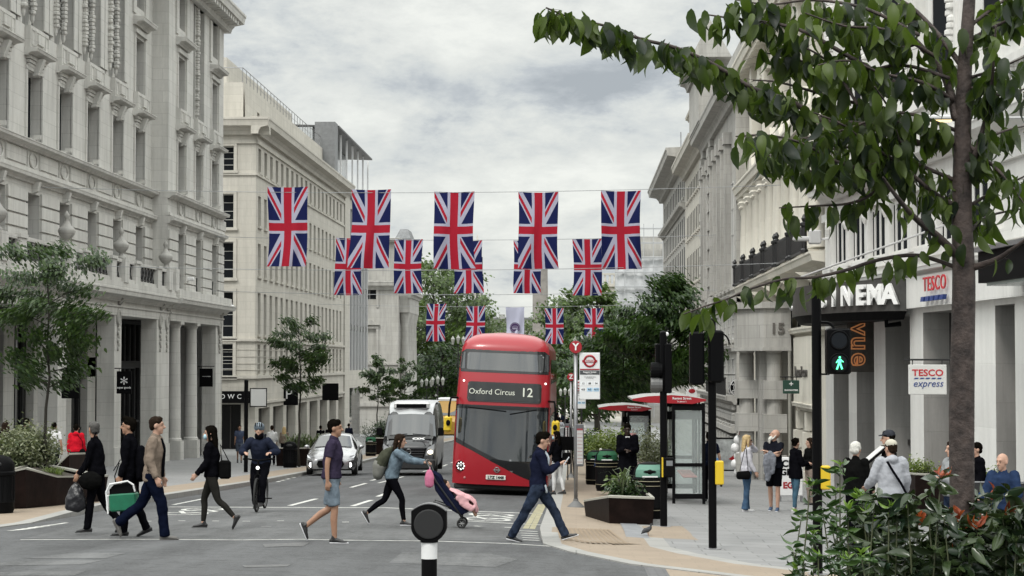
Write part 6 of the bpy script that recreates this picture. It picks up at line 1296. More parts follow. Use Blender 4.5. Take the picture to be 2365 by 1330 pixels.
boxy('distant_car', 1058, 215, 1.8, 1.5, 4.3, mat('grey_car_paint', (.12, .12, .13), .3, .5, coat=.5), 'dark grey distant car nearest the left side of the bus top')
boxy('distant_car', 1316, 150, 1.8, 1.45, 4.3, mat('dark_car_paint', (.02, .02, .022), .3, .4, coat=.5), 'black distant car at the kerb beyond the bus stops')
boxy('distant_car', 972, 150, 1.9, 1.9, 4.8, mat('taxi_black', (.012, .012, .014), .3, coat=.5), 'dark taxi shaped car behind the black van, left side', rz=R(3))
# ---------------------------------------------------------------- bicycle of the crossing cyclist (faces the camera)
p = G(588, 1186); p.x = X(588, p.y); bike = thing('bicycle', p, 'black bicycle seen head on with a lit front lamp', 'bicycle')
for y in (0.34, 1.36):
    m = MB(); m.torus((0, y, .335), .315, .022, 'x', 30, 8); w_ = m.build('wheel', rubber, bike, smooth=True); m = MB(); m.torus((0, y, .335), .29, .01, 'x', 30, 5)
    for k in range(12): a = R(30 * k); m.tube([(0, y, .335), (0, y + .29 * math.cos(a), .335 + .29 * math.sin(a))], .002, 3)
    m.build('rim', mat('rim_dark', (.05, .05, .05), .4), w_)
m = MB(); m.tube([(0, .5, .92), (0, .47, .75), (0, .98, .38), (0, .86, .85)], .022, 8); m.tube([(0, .47, .78), (0, .88, .74)], .02, 8); m.tube([(0, .98, .38), (0, 1.36, .335), (0, .88, .74)], .012, 6); m.build('frame', satin, bike)
m = MB(); m.tube([(.055, .34, .335), (.055, .45, .7), (0, .47, .74), (-.055, .45, .7), (-.055, .34, .335)], .014, 6); m.build('fork', satin, bike); m = MB(); m.tube([(-.31, .62, 1.02), (-.2, .53, 1.03), (0, .5, 1.0), (.2, .53, 1.03), (.31, .62, 1.02)], .016, 8); m.tube([(0, .5, 1.0), (0, .48, .85)], .02, 6); m.tube([(-.3, .48, 1.05), (-.2, .5, 1.03)], .006, 4); m.tube([(.3, .48, 1.05), (.2, .5, 1.03)], .006, 4); m.build('handlebar', satin, bike)
m = MB(); m.ball((0, .44, .86), (.035, .02, .035), 10); m.build('front_lamp', mat('led_white', (1, 1, .95), .3, emit=1.5), bike); m = MB(); m.ctube([(0, .78, .93), (0, .95, .94)], [(.03, .03), (.08, .03)], 8, lat=(1, 0, 0)); m.build('saddle', satin, bike, smooth=True)
m = MB(); m.tube([(-.1, .98, .53), (0, .98, .53), (0, .98, .23), (.1, .98, .23)], .012, 6); m.box(-.2, -.1, .94, 1.02, .52, .54); m.box(.1, .2, .94, 1.02, .22, .24); m.build('pedal_cranks', satin, bike)
# ---------------------------------------------------------------- people
skinA = mat('skin_light', (.42, .25, .18), .55, var=.12, vs=12); skinB = mat('skin_tan', (.30, .165, .105), .55, var=.12, vs=12); skinC = mat('skin_dark', (.035, .02, .014), .5); skinD = mat('skin_brown', (.19, .10, .065), .55, var=.12, vs=12)
def cloth(name, col, var=.25, rough=.85, vs=9): return mat(name, col, rough, var=var, vs=vs, bump=.25, bs=35, spec=0)
K = cloth('cloth_black', (.0045, .0045, .006)); NV = cloth('cloth_navy', (.008, .010, .020)); DN = cloth('denim_dark', (.022, .032, .06), .45); DL = cloth('denim_light', (.125, .165, .20), .5); DS = cloth('denim_shorts', (.145, .18, .215), .35); WT = cloth('cloth_white', (.60, .60, .60), .12); GY = cloth('cloth_grey', (.36, .37, .40), .15); RD = cloth('cloth_red', (.50, .012, .025), .2)
TN = cloth('cloth_tan', (.19, .15, .12), .25); PU = cloth('cloth_purple_navy', (.035, .028, .05), .25); BL = cloth('cloth_blue', (.020, .034, .075), .25); LG = cloth('leather_black', (.006, .006, .006), .2, .45); LB_ = cloth('cloth_lilac_white', (.50, .49, .53), .15); SG = cloth('cloth_slate', (.04, .043, .052))
H_bl = mat('hair_black', (.006, .005, .004), .8, var=.4, vs=60, spec=.0); H_br = mat('hair_brown', (.018, .011, .007), .7, var=.4, vs=60, spec=.05); H_gr = mat('hair_grey', (.045, .042, .038), .7, var=.4, vs=60); H_wh = mat('hair_white', (.55, .54, .50), .7, var=.3, vs=60); H_bd = mat('hair_blonde', (.42, .30, .14), .55, var=.35, vs=50)
shoe_k = mat('shoe_black', (.010, .010, .011), .5); sole_w = mat('sole_white', (.55, .55, .57), .6); shoe_g = mat('shoe_grey', (.10, .095, .09), .7); shoe_b = mat('shoe_blue', (.03, .06, .12), .6); shoe_w = mat('shoe_white', (.5, .5, .5), .6)
tex = bpy.data.textures.new('cloth_folds', 'CLOUDS'); tex.noise_scale = .13; tex.noise_depth = 2
tex2 = bpy.data.textures.new('hair_tufts', 'CLOUDS'); tex2.noise_scale = .035; tex2.noise_depth = 2
def blend(o, vox, disp=0.0, t=None, sm=3):
    r = o.modifiers.new('blend', 'REMESH'); r.mode = 'VOXEL'; r.voxel_size = vox; r.use_smooth_shade = True
    s = o.modifiers.new('smooth', 'SMOOTH'); s.factor = .5; s.iterations = sm
    if disp: d = o.modifiers.new('folds', 'DISPLACE'); d.texture = t or tex; d.strength = disp; d.mid_level = .5; d.texture_coords = 'LOCAL'
    return o
def ik(a, target, l1, l2, pole):
    d = target - a; L = min(d.length, (l1 + l2) * .999); d.normalize(); c = (l1 * l1 - l2 * l2 + L * L) / (2 * L); h = math.sqrt(max(0, l1 * l1 - c * c)); pl = Vector(pole); pl = pl - d * pl.dot(d); pl.normalize()
    return a + d * c + pl * h, a + d * L
def person(loc, H, heading, label, legs=((0, 5), (0, 5)), lean=0, arms=(('a', 5, 8, 15), ('a', 5, 8, 15)), head=(0, 0), top=K, top_len=.0, sleeve='long', bottom=K, bot='long', hair='short', hairm=H_bl, skin=skinA, shoes=shoe_k, sole=None, fat=1.0, vox=.013, coat=0.0, mask=False, beard=None, hood=False, group=None, loose=1.0, flare=False, foot_pitch=(0, 0), skirt=0, hat=None, twist=0, collar=None, far=False, neckm=None, glasses=False):
    t = thing('person', loc, label, 'person', rz=R(heading), group=group); s = H / 1.75
    hipz = .90 * s; P0 = Vector((0, 0, 0)); lat = Vector((0, 1, 0)); L = R(lean)
    def up(d, fx=0.0): return Vector((math.sin(L) * d + fx, 0, math.cos(L) * d)) * 1.0
    tw = Matrix.Rotation(R(twist), 3, 'Z'); latu = tw @ lat
    waist = up(.12 * s); chest = up(.34 * s, .0); neck0 = up(.53 * s, -.005 * s); 
    hips = [Vector((0, .088 * s, -.02 * s)), Vector((0, -.088 * s, -.02 * s))]       # left, right
    th, shn = .43 * s, .42 * s; J = []
    for i, (a, k) in enumerate(legs):
        A = R(a); kn = hips[i] + Vector((math.sin(A), .0, -math.cos(A))) * th; B = R(a - k); an = kn + Vector((math.sin(B), -(.012 if i == 0 else -.012) * s, -math.cos(B))) * shn; J.append((hips[i], kn, an, B))
    # put the lower foot on the ground
    low = []
    for i in range(2):
        fp = R(foot_pitch[i]) ; an = J[i][2]; toe = an + Vector((math.cos(fp) * .15 * s, 0, -math.sin(fp) * .15 * s - .0)); heel = an + Vector((-math.cos(fp) * .06 * s, 0, math.sin(fp) * .06 * s)); low.append(min(toe.z, heel.z, an.z) - .075 * s)
    dz = Vector((0, 0, -min(low)))
    O = lambda v: v + dz
    body = MB(); n = 8 if far else 12
    hp = O(P0); f = fat
    body.ctube([hp + Vector((0, 0, -.05 * s)), hp + Vector((0, 0, .03 * s)), O(waist), O(chest), O(up(.47 * s)), O(neck0)], [(.14 * s * f, .10 * s * f), (.155 * s * f, .105 * s * f), (.13 * s * f, .09 * s * f), (.155 * s, .11 * s), (.13 * s, .08 * s), (.055 * s, .055 * s)], n + 4, lat=latu)
    for i in range(2):
        h, k, a, B = J[i]; body.ctube([O(h), O(h * .5 + k * .5), O(k), O(k * .65 + a * .35) + Vector((-.012 * s, 0, 0)), O(a)], [.085 * s, .072 * s, .052 * s, .052 * s, .034 * s], n)
    sh = [O(up(.475 * s)) + latu * .165 * s, O(up(.475 * s)) - latu * .165 * s]; AR = []
    u1, u2 = .285 * s, .25 * s
    for i in range(2):
        a = arms[i]; sg = 1 if i == 0 else -1
        if a[0] == 'a':
            fw, ab, fl = R(a[1]), R(a[2]), R(a[3]); d = Vector((math.sin(fw + L) * math.cos(ab), sg * math.sin(ab), -math.cos(fw + L) * math.cos(ab))); el = sh[i] + d * u1; d2 = Vector((math.sin(fw + L + fl), sg * math.sin(ab) * .4, -math.cos(fw + L + fl))).normalized(); wr = el + d2 * u2
        else:
            tg = O(Vector(a[1]) * s); pole = a[2] if len(a) > 2 else (-.6, sg * .5, -.6); el, wr = ik(sh[i], tg, u1, u2, pole); d2 = (wr - el).normalized()
        AR.append((sh[i], el, wr, d2)); body.ctube([sh[i], el, wr], [.046 * s, .038 * s, .026 * s], n)
        # hand: palm, four unequal fingers, side thumb
        side = Vector((0, 1, 0)) if abs(d2.y) < .8 else Vector((1, 0, 0)); nrm = d2.cross(side).normalized(); side = nrm.cross(d2).normalized()
        wd_ = nrm if abs(d2.z) > .6 else side; cu_ = -side * sg if abs(d2.z) > .6 else -nrm
        pm = wr + d2 * .05 * s; body.ctube([wr, wr + d2 * .03 * s, wr + d2 * .085 * s], [(.026 * s, .02 * s), (.036 * s, .017 * s), (.04 * s, .015 * s)], 8, lat=wd_)
        if not far:
            for q, ln in enumerate((.070, .078, .072, .056)):
                b = wr + d2 * .085 * s + wd_ * (.028 - .019 * q) * s; e1 = b + (d2 + cu_ * .35).normalized() * ln * .5 * s; e2 = e1 + (d2 * .6 + cu_ * .8).normalized() * ln * .5 * s; body.ctube([b, e1, e2], [.0095 * s, .009 * s, .008 * s], 6, sub=1)
            b = wr + d2 * .02 * s + wd_ * .028 * s; body.ctube([b, b + (d2 + wd_ * .8).normalized() * .035 * s, b + (d2 * 1.3 + wd_ * .6 + cu_ * .3).normalized() * .066 * s], [.012 * s, .011 * s, .009 * s], 6, sub=1)
    # head
    nk = O(neck0); hy, hpitch = R(head[0]), R(head[1]); HR = Matrix.Rotation(hy, 3, 'Z') @ Matrix.Rotation(hpitch, 3, 'Y'); hb = nk + Vector((.02 * s, 0, .055 * s)); hs = 1.02 * s
    def hpnt(x, y, z): return hb + HR @ (Vector((x, y, z)) * hs)
    hl_ = HR @ lat
    body.ctube([nk - Vector((0, 0, .03 * s)), hb + HR @ Vector((0, 0, .05 * s))], [.056 * s, .052 * s], n)
    body.ball(hpnt(-.008, 0, .125), (.096 * hs, .075 * hs, .098 * hs), 14, rot=HR); body.ball(hpnt(.026, 0, .062), (.066 * hs, .056 * hs, .078 * hs), 12, rot=HR); body.ball(hpnt(.062, 0, .003), (.026 * hs, .028 * hs, .022 * hs), 8, rot=HR)
    body.ctube([hpnt(.086, 0, .12), hpnt(.102, 0, .092), hpnt(.112, 0, .073)], [.010 * hs, .012 * hs, .017 * hs], 8, sub=2); body.ball(hpnt(.082, 0, .034), (.014 * hs, .024 * hs, .010 * hs), 8, rot=HR); body.ball(hpnt(.080, 0, .135), (.016 * hs, .05 * hs, .012 * hs), 8, rot=HR)
    for sg in (-1, 1): body.ball(hpnt(-.004, sg * .077, .09), (.022 * hs, .011 * hs, .033 * hs), 8, rot=HR)
    bo = body.build('body', skin, t); blend(bo, vox * (.85 if not far else 1.4), 0, sm=2)
    if not far:
        for sg in (-1, 1):
            m = MB(); m.ball(hpnt(.081, sg * .031, .102), (.007 * hs, .008 * hs, .0055 * hs), 8, rot=HR); m.build('eye', mat('eye_dark', (.03, .025, .02), .3), t); m = MB(); m.ball(hpnt(.090, sg * .031, .123), (.004 * hs, .017 * hs, .003 * hs), 6, rot=HR); m.build('eyebrow', hairm, t)
    if glasses: 
        m = MB()
        for sg in (-1, 1): m.ball(hpnt(.096, sg * .033, .103), (.004 * hs, .026 * hs, .02 * hs), 8, rot=HR); m.tube([hpnt(.09, sg * .06, .105), hpnt(0, sg * .08, .1)], .003, 4)
        m.build('glasses', satin, t)
    # trousers
    tm = MB(); lz = 1.0 * loose
    tm.ctube([hp + Vector((0, 0, -.06 * s)), hp + Vector((0, 0, .03 * s)), O(up(.13 * s))], [(.15 * s * f, .115 * s * f), (.168 * s * f, .122 * s * f), (.148 * s * f, .108 * s * f)], n + 4, lat=latu)
    for i in range(2):
        h, k, a, B = J[i]
        if bot == 'long':
            e = .062 if not flare else .085; tm.ctube([O(h), O(h * .5 + k * .5), O(k), O(k * .5 + a * .5), O(a) + (O(k) - O(a)).normalized() * -.02 * s], [.098 * s * min(lz, 1.08), .086 * s * lz, .068 * s * lz, .064 * s * lz, e * s * lz], n, ce=(1, .2))
        elif bot == 'shorts':
            tm.ctube([O(h), O(h * .5 + k * .5), O(h * .10 + k * .90)], [.10 * s, .093 * s, .088 * s], n, ce=(1, .12))
        elif bot == 'leggings': tm.ctube([O(h), O(h * .5 + k * .5), O(k), O(k * .65 + a * .35) + Vector((-.012 * s, 0, 0)), O(a) + (O(k) - O(a)).normalized() * .03 * s], [.095 * s, .082 * s, .058 * s, .058 * s, .040 * s], n, ce=(1, .2))
    tr_ = tm.build('trousers' if bot != 'shorts' else 'shorts', bottom, t); blend(tr_, vox, .030 * s if bot != 'leggings' else .008)
    # top
    tm = MB(); g = .018 * s * loose; bl_ = top_len * s
    P = [hp + Vector((0, 0, -.02 * s - bl_)), hp + Vector((0, 0, .06 * s)), O(waist), O(chest), O(up(.465 * s)), O(up(.515 * s))]
    if bl_ > .2: P.insert(1, hp + Vector((0, 0, -.05 * s)))
    rr_ = [(.165 * s * f + g, .118 * s * f + g), (.16 * s * f + g, .115 * s * f + g), (.145 * s * f + g, .105 * s * f + g), (.165 * s + g, .12 * s + g), (.15 * s + g, .09 * s + g), (.075 * s, .07 * s)]
    if bl_ > .2: rr_.insert(0, (.21 * s * f + g, .16 * s * f + g))
    tm.ctube(P, rr_, n + 6, lat=latu, ce=(.15, 1))
    for i in range(2):
        a, e, w_, d2 = AR[i]
        if sleeve == 'long': tm.ctube([a, a * .5 + e * .5, e, e * .4 + w_ * .6, w_], [.068 * s * lz, .062 * s * lz, .055 * s * lz, .048 * s * lz, .042 * s * lz], n, ce=(1, .15))
        elif sleeve == 'short': tm.ctube([a, a * .3 + e * .7], [.068 * s * lz, .066 * s * lz], n, ce=(1, .12))
        elif sleeve == 'roll': tm.ctube([a, e, e * .7 + w_ * .3], [.068 * s * lz, .06 * s * lz, .055 * s * lz], n)
    if hood: tm.ctube([O(up(.50 * s)) + Vector((-.05 * s, .07 * s, 0)), O(up(.53 * s)) + Vector((-.10 * s, 0, 0)), O(up(.50 * s)) + Vector((-.05 * s, -.07 * s, 0))], [.05 * s, .065 * s, .05 * s], 10)
    else: tm.ctube([O(up(.49 * s)), O(up(.545 * s))], [.072 * s, .062 * s], n)
    to_ = tm.build('top', top, t); blend(to_, vox, .036 * s)
    if collar: m = MB(); m.extr([(-.05, .0), (.05, .0), (.025, -.16), (0, -.2), (-.025, -.16)], 0, 0, .012); m.v = [tuple(O(up(.52 * s)) + tw @ (Vector(v) * s + Vector((.085 * s, 0, 0)))) for v in m.v]; m.build('shirt_front', collar, t)
    # shoes
    for i in range(2):
        h, k, a, B = J[i]; fp = R(foot_pitch[i]); FRm = Matrix.Rotation(fp, 3, 'Y'); c0 = O(a)
        q = lambda x, z, y=0: c0 + FRm @ (Vector((x, y, z)) * s)
        m = MB(); m.ctube([q(-.045, -.035), q(.02, -.03), q(.09, -.045), q(.165, -.055)], [(.034 * s, .036 * s), (.038 * s, .042 * s), (.044 * s, .028 * s), (.036 * s, .020 * s)], 10, lat=lat); m.ctube([q(-.01, -.03), q(-.012, .02)], [.04 * s, .038 * s], 8); so_ = m.build('shoe', shoes, t); blend(so_, .009, 0, sm=2)
        m = MB(); m.ctube([q(-.06, -.065), q(.05, -.066), q(.19, -.068)], [(.036 * s, .012 * s), (.042 * s, .011 * s), (.036 * s, .010 * s)], 10, lat=lat); m.build('sole', sole or shoes, so_, smooth=True)
    # hair
    m = MB(); cap = lambda k=1.0: (m.ball(hpnt(-.020, 0, .143), (.097 * hs * k, .082 * hs * k, .092 * hs * k), 14, rot=HR), m.ball(hpnt(.030, 0, .192), (.056 * hs, .062 * hs, .036 * hs), 10, rot=HR))
    if hair in ('short', 'crop', 'quiff'): m.ball(hpnt(-.032, 0, .115), (.078 * hs, .0815 * hs, .075 * hs), 12, rot=HR), m.ball(hpnt(.012, 0, .155), (.072 * hs, .083 * hs, .05 * hs), 10, rot=HR)
    if hair in ('short', 'crop'): cap(1.0 if hair == 'short' else .975); m.ball(hpnt(-.055, 0, .085), (.055 * hs, .072 * hs, .06 * hs), 10, rot=HR)
    if hair == 'quiff': cap(1.03); m.ball(hpnt(.035, 0, .215), (.065 * hs, .06 * hs, .035 * hs), 8, rot=HR); m.ball(hpnt(-.05, 0, .08), (.055 * hs, .07 * hs, .06 * hs), 10, rot=HR)
    if hair == 'long': cap(1.05); m.ctube([hpnt(-.045, 0, .15), hpnt(-.075, 0, .04), hb + Vector((-.09, 0, -.12)) * s, hb + Vector((-.085, 0, -.26)) * s], [(.085 * hs, .06 * hs), (.09 * hs, .05 * hs), (.10 * hs, .045 * hs), (.06 * hs, .025 * hs)], 12, lat=hl_); [m.ctube([hpnt(.02, sg * .072, .13), hpnt(.0, sg * .082, .03), hb + Vector((.0, sg * .09, -.1)) * s], [.026 * hs, .026 * hs, .02 * hs], 8) for sg in (-1, 1)]
    if hair == 'bun': cap(1.0); m.ball(hpnt(-.06, 0, .08), (.05 * hs, .068 * hs, .05 * hs), 10, rot=HR); m.ball(hpnt(-.115, 0, .165), .045 * hs, 10)
    if hair == 'puffy': cap(1.12); m.ball(hpnt(-.06, 0, .09), (.075 * hs, .088 * hs, .07 * hs), 10, rot=HR)
    if m.v: ho = m.build('hair', hairm, t); blend(ho, .010 if not far else .018, .016, tex2, 2)
    if beard: m = MB(); m.ctube([hpnt(.07, 0, .04), hpnt(.085, 0, -.01), hpnt(.075, 0, -.085)], [(.05 * hs, .03 * hs), (.055 * hs, .035 * hs), (.03 * hs, .02 * hs)], 10, lat=hl_); [m.ctube([hpnt(.01, sg * .07, .08), hpnt(.04, sg * .055, .02), hpnt(.075, sg * .02, -.01)], .018 * hs, 8) for sg in (-1, 1)]; b_ = m.build('beard', beard, t); blend(b_, .010, .012, tex2, 2)
    if mask: m = MB(); m.ball(hpnt(.072, 0, .045), (.045 * hs, .058 * hs, .052 * hs), 12, rot=HR); m.build('face_mask', mat('mask_blue', (.33, .50, .58), .7), t, smooth=True)
    if hat == 'cap': m = MB(); m.ball(hpnt(-.012, 0, .165), (.103 * hs, .086 * hs, .075 * hs), 12, rot=HR); m.ctube([hpnt(.05, 0, .16), hpnt(.15, 0, .145)], [(.07 * hs, .012 * hs), (.055 * hs, .008 * hs)], 10, lat=hl_); m.build('cap', mat('cap_beige', (.42, .40, .33), .8), t, smooth=True)
    if hat == 'darkcap': m = MB(); m.ball(hpnt(-.012, 0, .165), (.105 * hs, .088 * hs, .078 * hs), 12, rot=HR); m.ctube([hpnt(.05, 0, .16), hpnt(.14, 0, .145)], [(.07 * hs, .012 * hs), (.055 * hs, .008 * hs)], 10, lat=hl_); m.build('cap', SG, t, smooth=True)
    if hat == 'helmet': 
        m = MB(); m.ball(hpnt(-.01, 0, .165), (.135 * hs, .105 * hs, .095 * hs), 14, rot=HR); hm = m.build('helmet', mat('helmet_grey', (.10, .13, .16), .35), t, smooth=True)
        m = MB()
        for yy in (-.06, -.02, .02, .06): m.ctube([hpnt(.115, yy, .175), hpnt(.075, yy, .235)], .011 * hs, 6)
        m.build('helmet_vent', satin, hm)
    t['_wr'] = [list(AR[i][2]) for i in range(2)]
    t['_hip'] = hp.z
    return t
def wrist(t, i, off=(0, 0, 0)): return Vector(t.location) + t.rotation_euler.to_matrix() @ (Vector(t['_wr'][i]) + Vector(off))
def at(px, py): p = PG(px, py); return p
PEOPLE = []
# --- the crossing row, left to right
w1 = person(at(222, 1233), 1.70, 180, 'man in black sweater walking left with a black carrier bag, leftmost on the crossing', legs=((10, 4), (-12, 26)), foot_pitch=(2, 55), lean=4, arms=(('a', 10, 6, 18), ('a', 14, 8, 26)), head=(-45, 0), hair='crop', hairm=H_gr, fat=1.08, skin=skinB)
w2 = person(at(300, 1240), 1.76, 180, 'young man in black carrying a green crate, walking left behind the tan jacket man', legs=((8, 6), (-9, 14)), foot_pitch=(0, 22), lean=2, arms=(('a', 2, 6, 12), ('a', 0, 10, 20)), head=(8, -2), hair='quiff', skin=skinB, bottom=K, fat=1.0)
w3 = person(at(352, 1246), 1.82, 0, 'man in tan jacket and dark blue jeans striding right across the crossing', legs=((-24, 26), (20, 14)), foot_pitch=(62, -2), lean=4, top_len=.07, arms=(('a', -4, 10, 14), ('a', -10, 10, 28)), head=(0, 0), hair='short', hairm=H_br, top=TN, bottom=cloth('denim_navy', (.005, .007, .017), .3), shoes=shoe_g, sole=shoe_g, loose=1.12)
w4 = person(at(489, 1222), 1.67, 180, 'woman in black with long dark hair and pale blue face mask walking left', legs=((-16, 28), (20, 18)), foot_pitch=(60, 0), lean=2, arms=(('a', 8, 6, 30), ('a', 6, 8, 40)), hair='long', mask=True, bottom=cloth('cloth_charcoal', (.022, .021, .019)), bot='leggings', loose=1.08, top_len=.03)
w6 = person(at(766, 1254), 1.77, 0, 'man in dark T-shirt and light blue denim shorts walking right', legs=((-6, 46), (7, 7)), foot_pitch=(66, 0), lean=3, arms=(('a', -6, 8, 10), ('a', -16, 10, 14)), head=(-6, 0), hair='short', hairm=H_bl, top=PU, sleeve='short', bottom=DS, bot='shorts', skin=skinB, shoes=shoe_k, sole=sole_w, fat=1.1)
w7 = person(at(905, 1213), 1.62, 0, 'woman in light denim jacket and black leggings pushing a pushchair to the right', legs=((-20, 33), (27, 22)), foot_pitch=(58, 0), lean=14, arms=(('t', (.60, .16, .28)), ('t', (.60, -.16, .28))), head=(0, 6), hair='long', hairm=H_br, top=DL, bottom=K, bot='leggings', shoes=shoe_k, sole=sole_w, loose=1.15)
w8 = person(at(1243, 1252), 1.76, 0, 'man in navy blazer and blue jeans walking right while looking at his phone', legs=((33, 8), (-27, 3)), foot_pitch=(-18, 12), lean=3, arms=(('t', (.30, .12, .30)), ('t', (.33, -.06, .33))), head=(0, 14), hair='quiff', hairm=H_bl, top=cloth('cloth_navy_blazer', (.010, .012, .026), .15), bottom=cloth('denim_faded', (.024, .033, .055), .6), shoes=shoe_k, sole=sole_w, collar=cloth('shirt_pale', (.42, .47, .52), .1), top_len=.06, loose=1.08)
def front_strip(t, w, m_, x=.125, z0=.0, z1=.5, nm='jacket_front', H=1.75, L=3):
    s = H / 1.75; m = MB(); P = [(x * s + math.sin(R(L)) * (z0 + (z1 - z0) * k / 4) * s - (.05 * s if k == 4 else 0), 0, t['_hip'] + (z0 + (z1 - z0) * k / 4) * s) for k in range(5)]; m.ctube(P, [(w, .02)] * 5, 8, lat=(0, 1, 0)); m.build(nm, m_, t, smooth=True)
front_strip(w3, .055, K, .142, -.02, .49, 'open_jacket_front', 1.82); front_strip(w8, .045, cloth('shirt_pale', (.42, .47, .52), .1), .135, .16, .50, 'shirt_front', 1.76)
for t_, mm in ((w3, cloth('collar_tan', (.15, .115, .09))), (w8, cloth('cloth_navy_blazer', (.010, .012, .026)))):
    m = MB(); c = t_['_hip'] + .50 * 1.02; m.torus((.035, 0, c), .068, .018, 'z', 16, 6); m.build('collar', mm, t_, smooth=True)
m = MB(); zc = w3['_hip'] + .06; m.rbox(-.05, .08, -.205, -.185, zc, zc + .14, .01); m.build('pocket', cloth('pocket_tan', (.16, .125, .10)), w3)
m = MB(); zc = w8['_hip']; m.ctube([(.10, -.05, zc), (.13, -.05, zc - .10)], [(.07, .03), (.05, .02)], 8, lat=(0, 1, 0)); m.build('shirt_tail', cloth('shirt_pale', (.42, .47, .52), .1), w8, smooth=True)
# --- cyclist
cyb = bike; cy = person(Vector((bike.location.x, bike.location.y + .8, gz(0, bike.location.y + .8))), 1.76, -90, 'cyclist in dark padded jacket, grey helmet and face covering riding towards the camera', legs=((48, 38), (30, 55)), foot_pitch=(5, 10), lean=22, arms=(('t', (.36, .25, .22), (-.2, .55, -.6)), ('t', (.36, -.25, .22), (-.2, -.55, -.6))), hat='helmet', hair='none', top=cloth('padded_navy', (.018, .022, .038), .2), bottom=K, loose=1.25, head=(0, -6))
cy.location.z += .22; m = MB(); hbz = cy['_hip']; s_ = 1.76 / 1.75; m.ball((.215, 0, hbz + .545), (.09, .09, .09), 12); m.build('face_covering', K, cy, smooth=True)
# --- beyond the crossing, right of the bus
person(at(1286, 1142), 1.60, 150, 'woman in black top and white trousers with a black bag at the kerb', legs=((6, 5), (-8, 8)), hair='long', hairm=H_bl, bottom=WT, bot='leggings', top_len=.05, arms=(('a', 20, 8, 60), ('a', 8, 10, 30)), mask=True, head=(20, 0))
p = Vector((X(1449, 48), 48, pz(1.4, 48))); person(p, 1.86, -92, 'man in long black coat looking down, standing behind the wedge planter', hair='short', skin=skinC, top_len=.45, fat=1.15, loose=1.3, arms=(('t', (.26, .06, .20)), ('t', (.26, -.06, .22))), head=(0, 18), collar=WT)
p = Vector((X(1637, 50), 50, pz(3.6, 50))); person(p, 1.74, 90, 'person in dark T-shirt walking away, mostly behind the black signal pole', sleeve='short', top=NV, legs=((10, 5), (-10, 12)), arms=(('a', 5, 18, 20), ('a', -5, 18, 20)), skin=skinA)
person(at(1725, 1181), 1.66, 10, 'blonde woman in white sweatshirt and blue jeans with a hand raised to her face', legs=((2, 2), (-3, 3)), hair='long', hairm=H_bd, top=LB_, bottom=cloth('denim_mid', (.05, .09, .15), .3), flare=True, arms=(('t', (.13, .06, .60), (.4, .6, -.6)), ('a', 6, 6, 22)), glasses=True, shoes=shoe_w, sole=sole_w)
wb = person(at(1788, 1180), 1.82, -105, 'bald man with long white beard, folded arms and black shorts holding a grey jacket', legs=((5, 2), (-5, 2)), hair='none', beard=H_wh, top=cloth('polo_black', (.010, .011, .016)), sleeve='short', bottom=K, bot='shorts', arms=(('t', (.20, -.12, .34), (.2, 1, -.7)), ('t', (.20, .10, .32), (.2, -1, -.7))), head=(-60, -16), skin=skinA, shoes=shoe_b, sole=sole_w, fat=1.1)
person(at(1838, 1183), 1.64, 20, 'woman with dark hair in a bun, black top and blue jeans, turned to the right', legs=((3, 2), (-4, 3)), hair='bun', top_len=.12, fat=1.12, loose=1.2, bottom=cloth('denim_teal', (.06, .12, .17), .3), bot='leggings', arms=(('t', (.3, .05, .22)), ('t', (.28, -.1, .2))), head=(25, 0), shoes=shoe_w, sole=sole_w, skin=skinA)
person(at(1872, 1166), 1.66, 200, 'long haired woman in black jacket and beige skirt half behind the signal pole', hair='long', hairm=H_br, top=LG, bottom=cloth('cloth_beige', (.25, .2, .17)), loose=1.15, arms=(('t', (.28, .1, .2)), ('t', (.28, -.1, .22))))
def rp(px, ytop, H, Y): x = X(px, Y); z = W(px, ytop, Y).z - H * .995; return Vector((x, Y, z))
def gp_(px, Y): x = X(px, Y); return Vector((x, Y, pz(x, Y)))
person(gp_(1975, 32), 1.64, 55, 'white haired person in black leather jacket reading the menu stand, seen from behind', hair='puffy', hairm=H_wh, top=LG, fat=1.1, loose=1.2, arms=(('a', 10, 6, 40), ('a', 10, 6, 30)))
wh = person(gp_(2056, 30), 1.74, 95, 'man in pale grey hooded top and beige cap with a black strap across his back', hat='cap', hair='short', hairm=H_br, top=cloth('hoodie_grey', (.34, .35, .38), .12), hood=True, fat=1.15, loose=1.45, bottom=K, arms=(('a', 15, 20, 50), ('a', 10, 16, 40)), head=(30, 0))
m = MB(); s_ = 1.74 / 1.75; hz = wh['_hip']; P = [(-.175, .10, hz + .50), (-.19, .02, hz + .36), (-.185, -.10, hz + .18), (-.16, -.19, hz + .02)]; m.tube(P, (.022, .006) if False else .018, 6); m.build('bag_strap', K, wh)
person(gp_(2052, 33), 1.80, 170, 'man in dark cap and black padded coat standing beyond the grey hooded man', hat='darkcap', hair='short', top=LG, fat=1.15, loose=1.3, arms=(('a', 10, 8, 40), ('a', 10, 8, 40)))
person(gp_(2200, 31), 1.76, 200, 'person in light grey sweater mostly hidden behind the tree trunk', top=cloth('sweater_grey', (.26, .27, .28)), hair='short', hairm=H_br, fat=1.12, loose=1.25, bottom=DN, arms=(('t', (.25, .05, .25)), ('t', (.25, -.1, .25))))
person(gp_(2255, 34), 1.66, 190, 'person in black coat just right of the tree trunk', top=K, fat=1.15, loose=1.3, hair='short')
person(gp_(2318, 27.5), 1.62, -120, 'bald older man in blue jacket looking left at the right edge of the photo', top=BL, fat=1.2, loose=1.3, hair='none', skin=skinA, lean=8, arms=(('a', 10, 16, 70), ('a', 10, 16, 60)), head=(-20, 5), bottom=cloth('cloth_darkblue', (.015, .02, .045)))
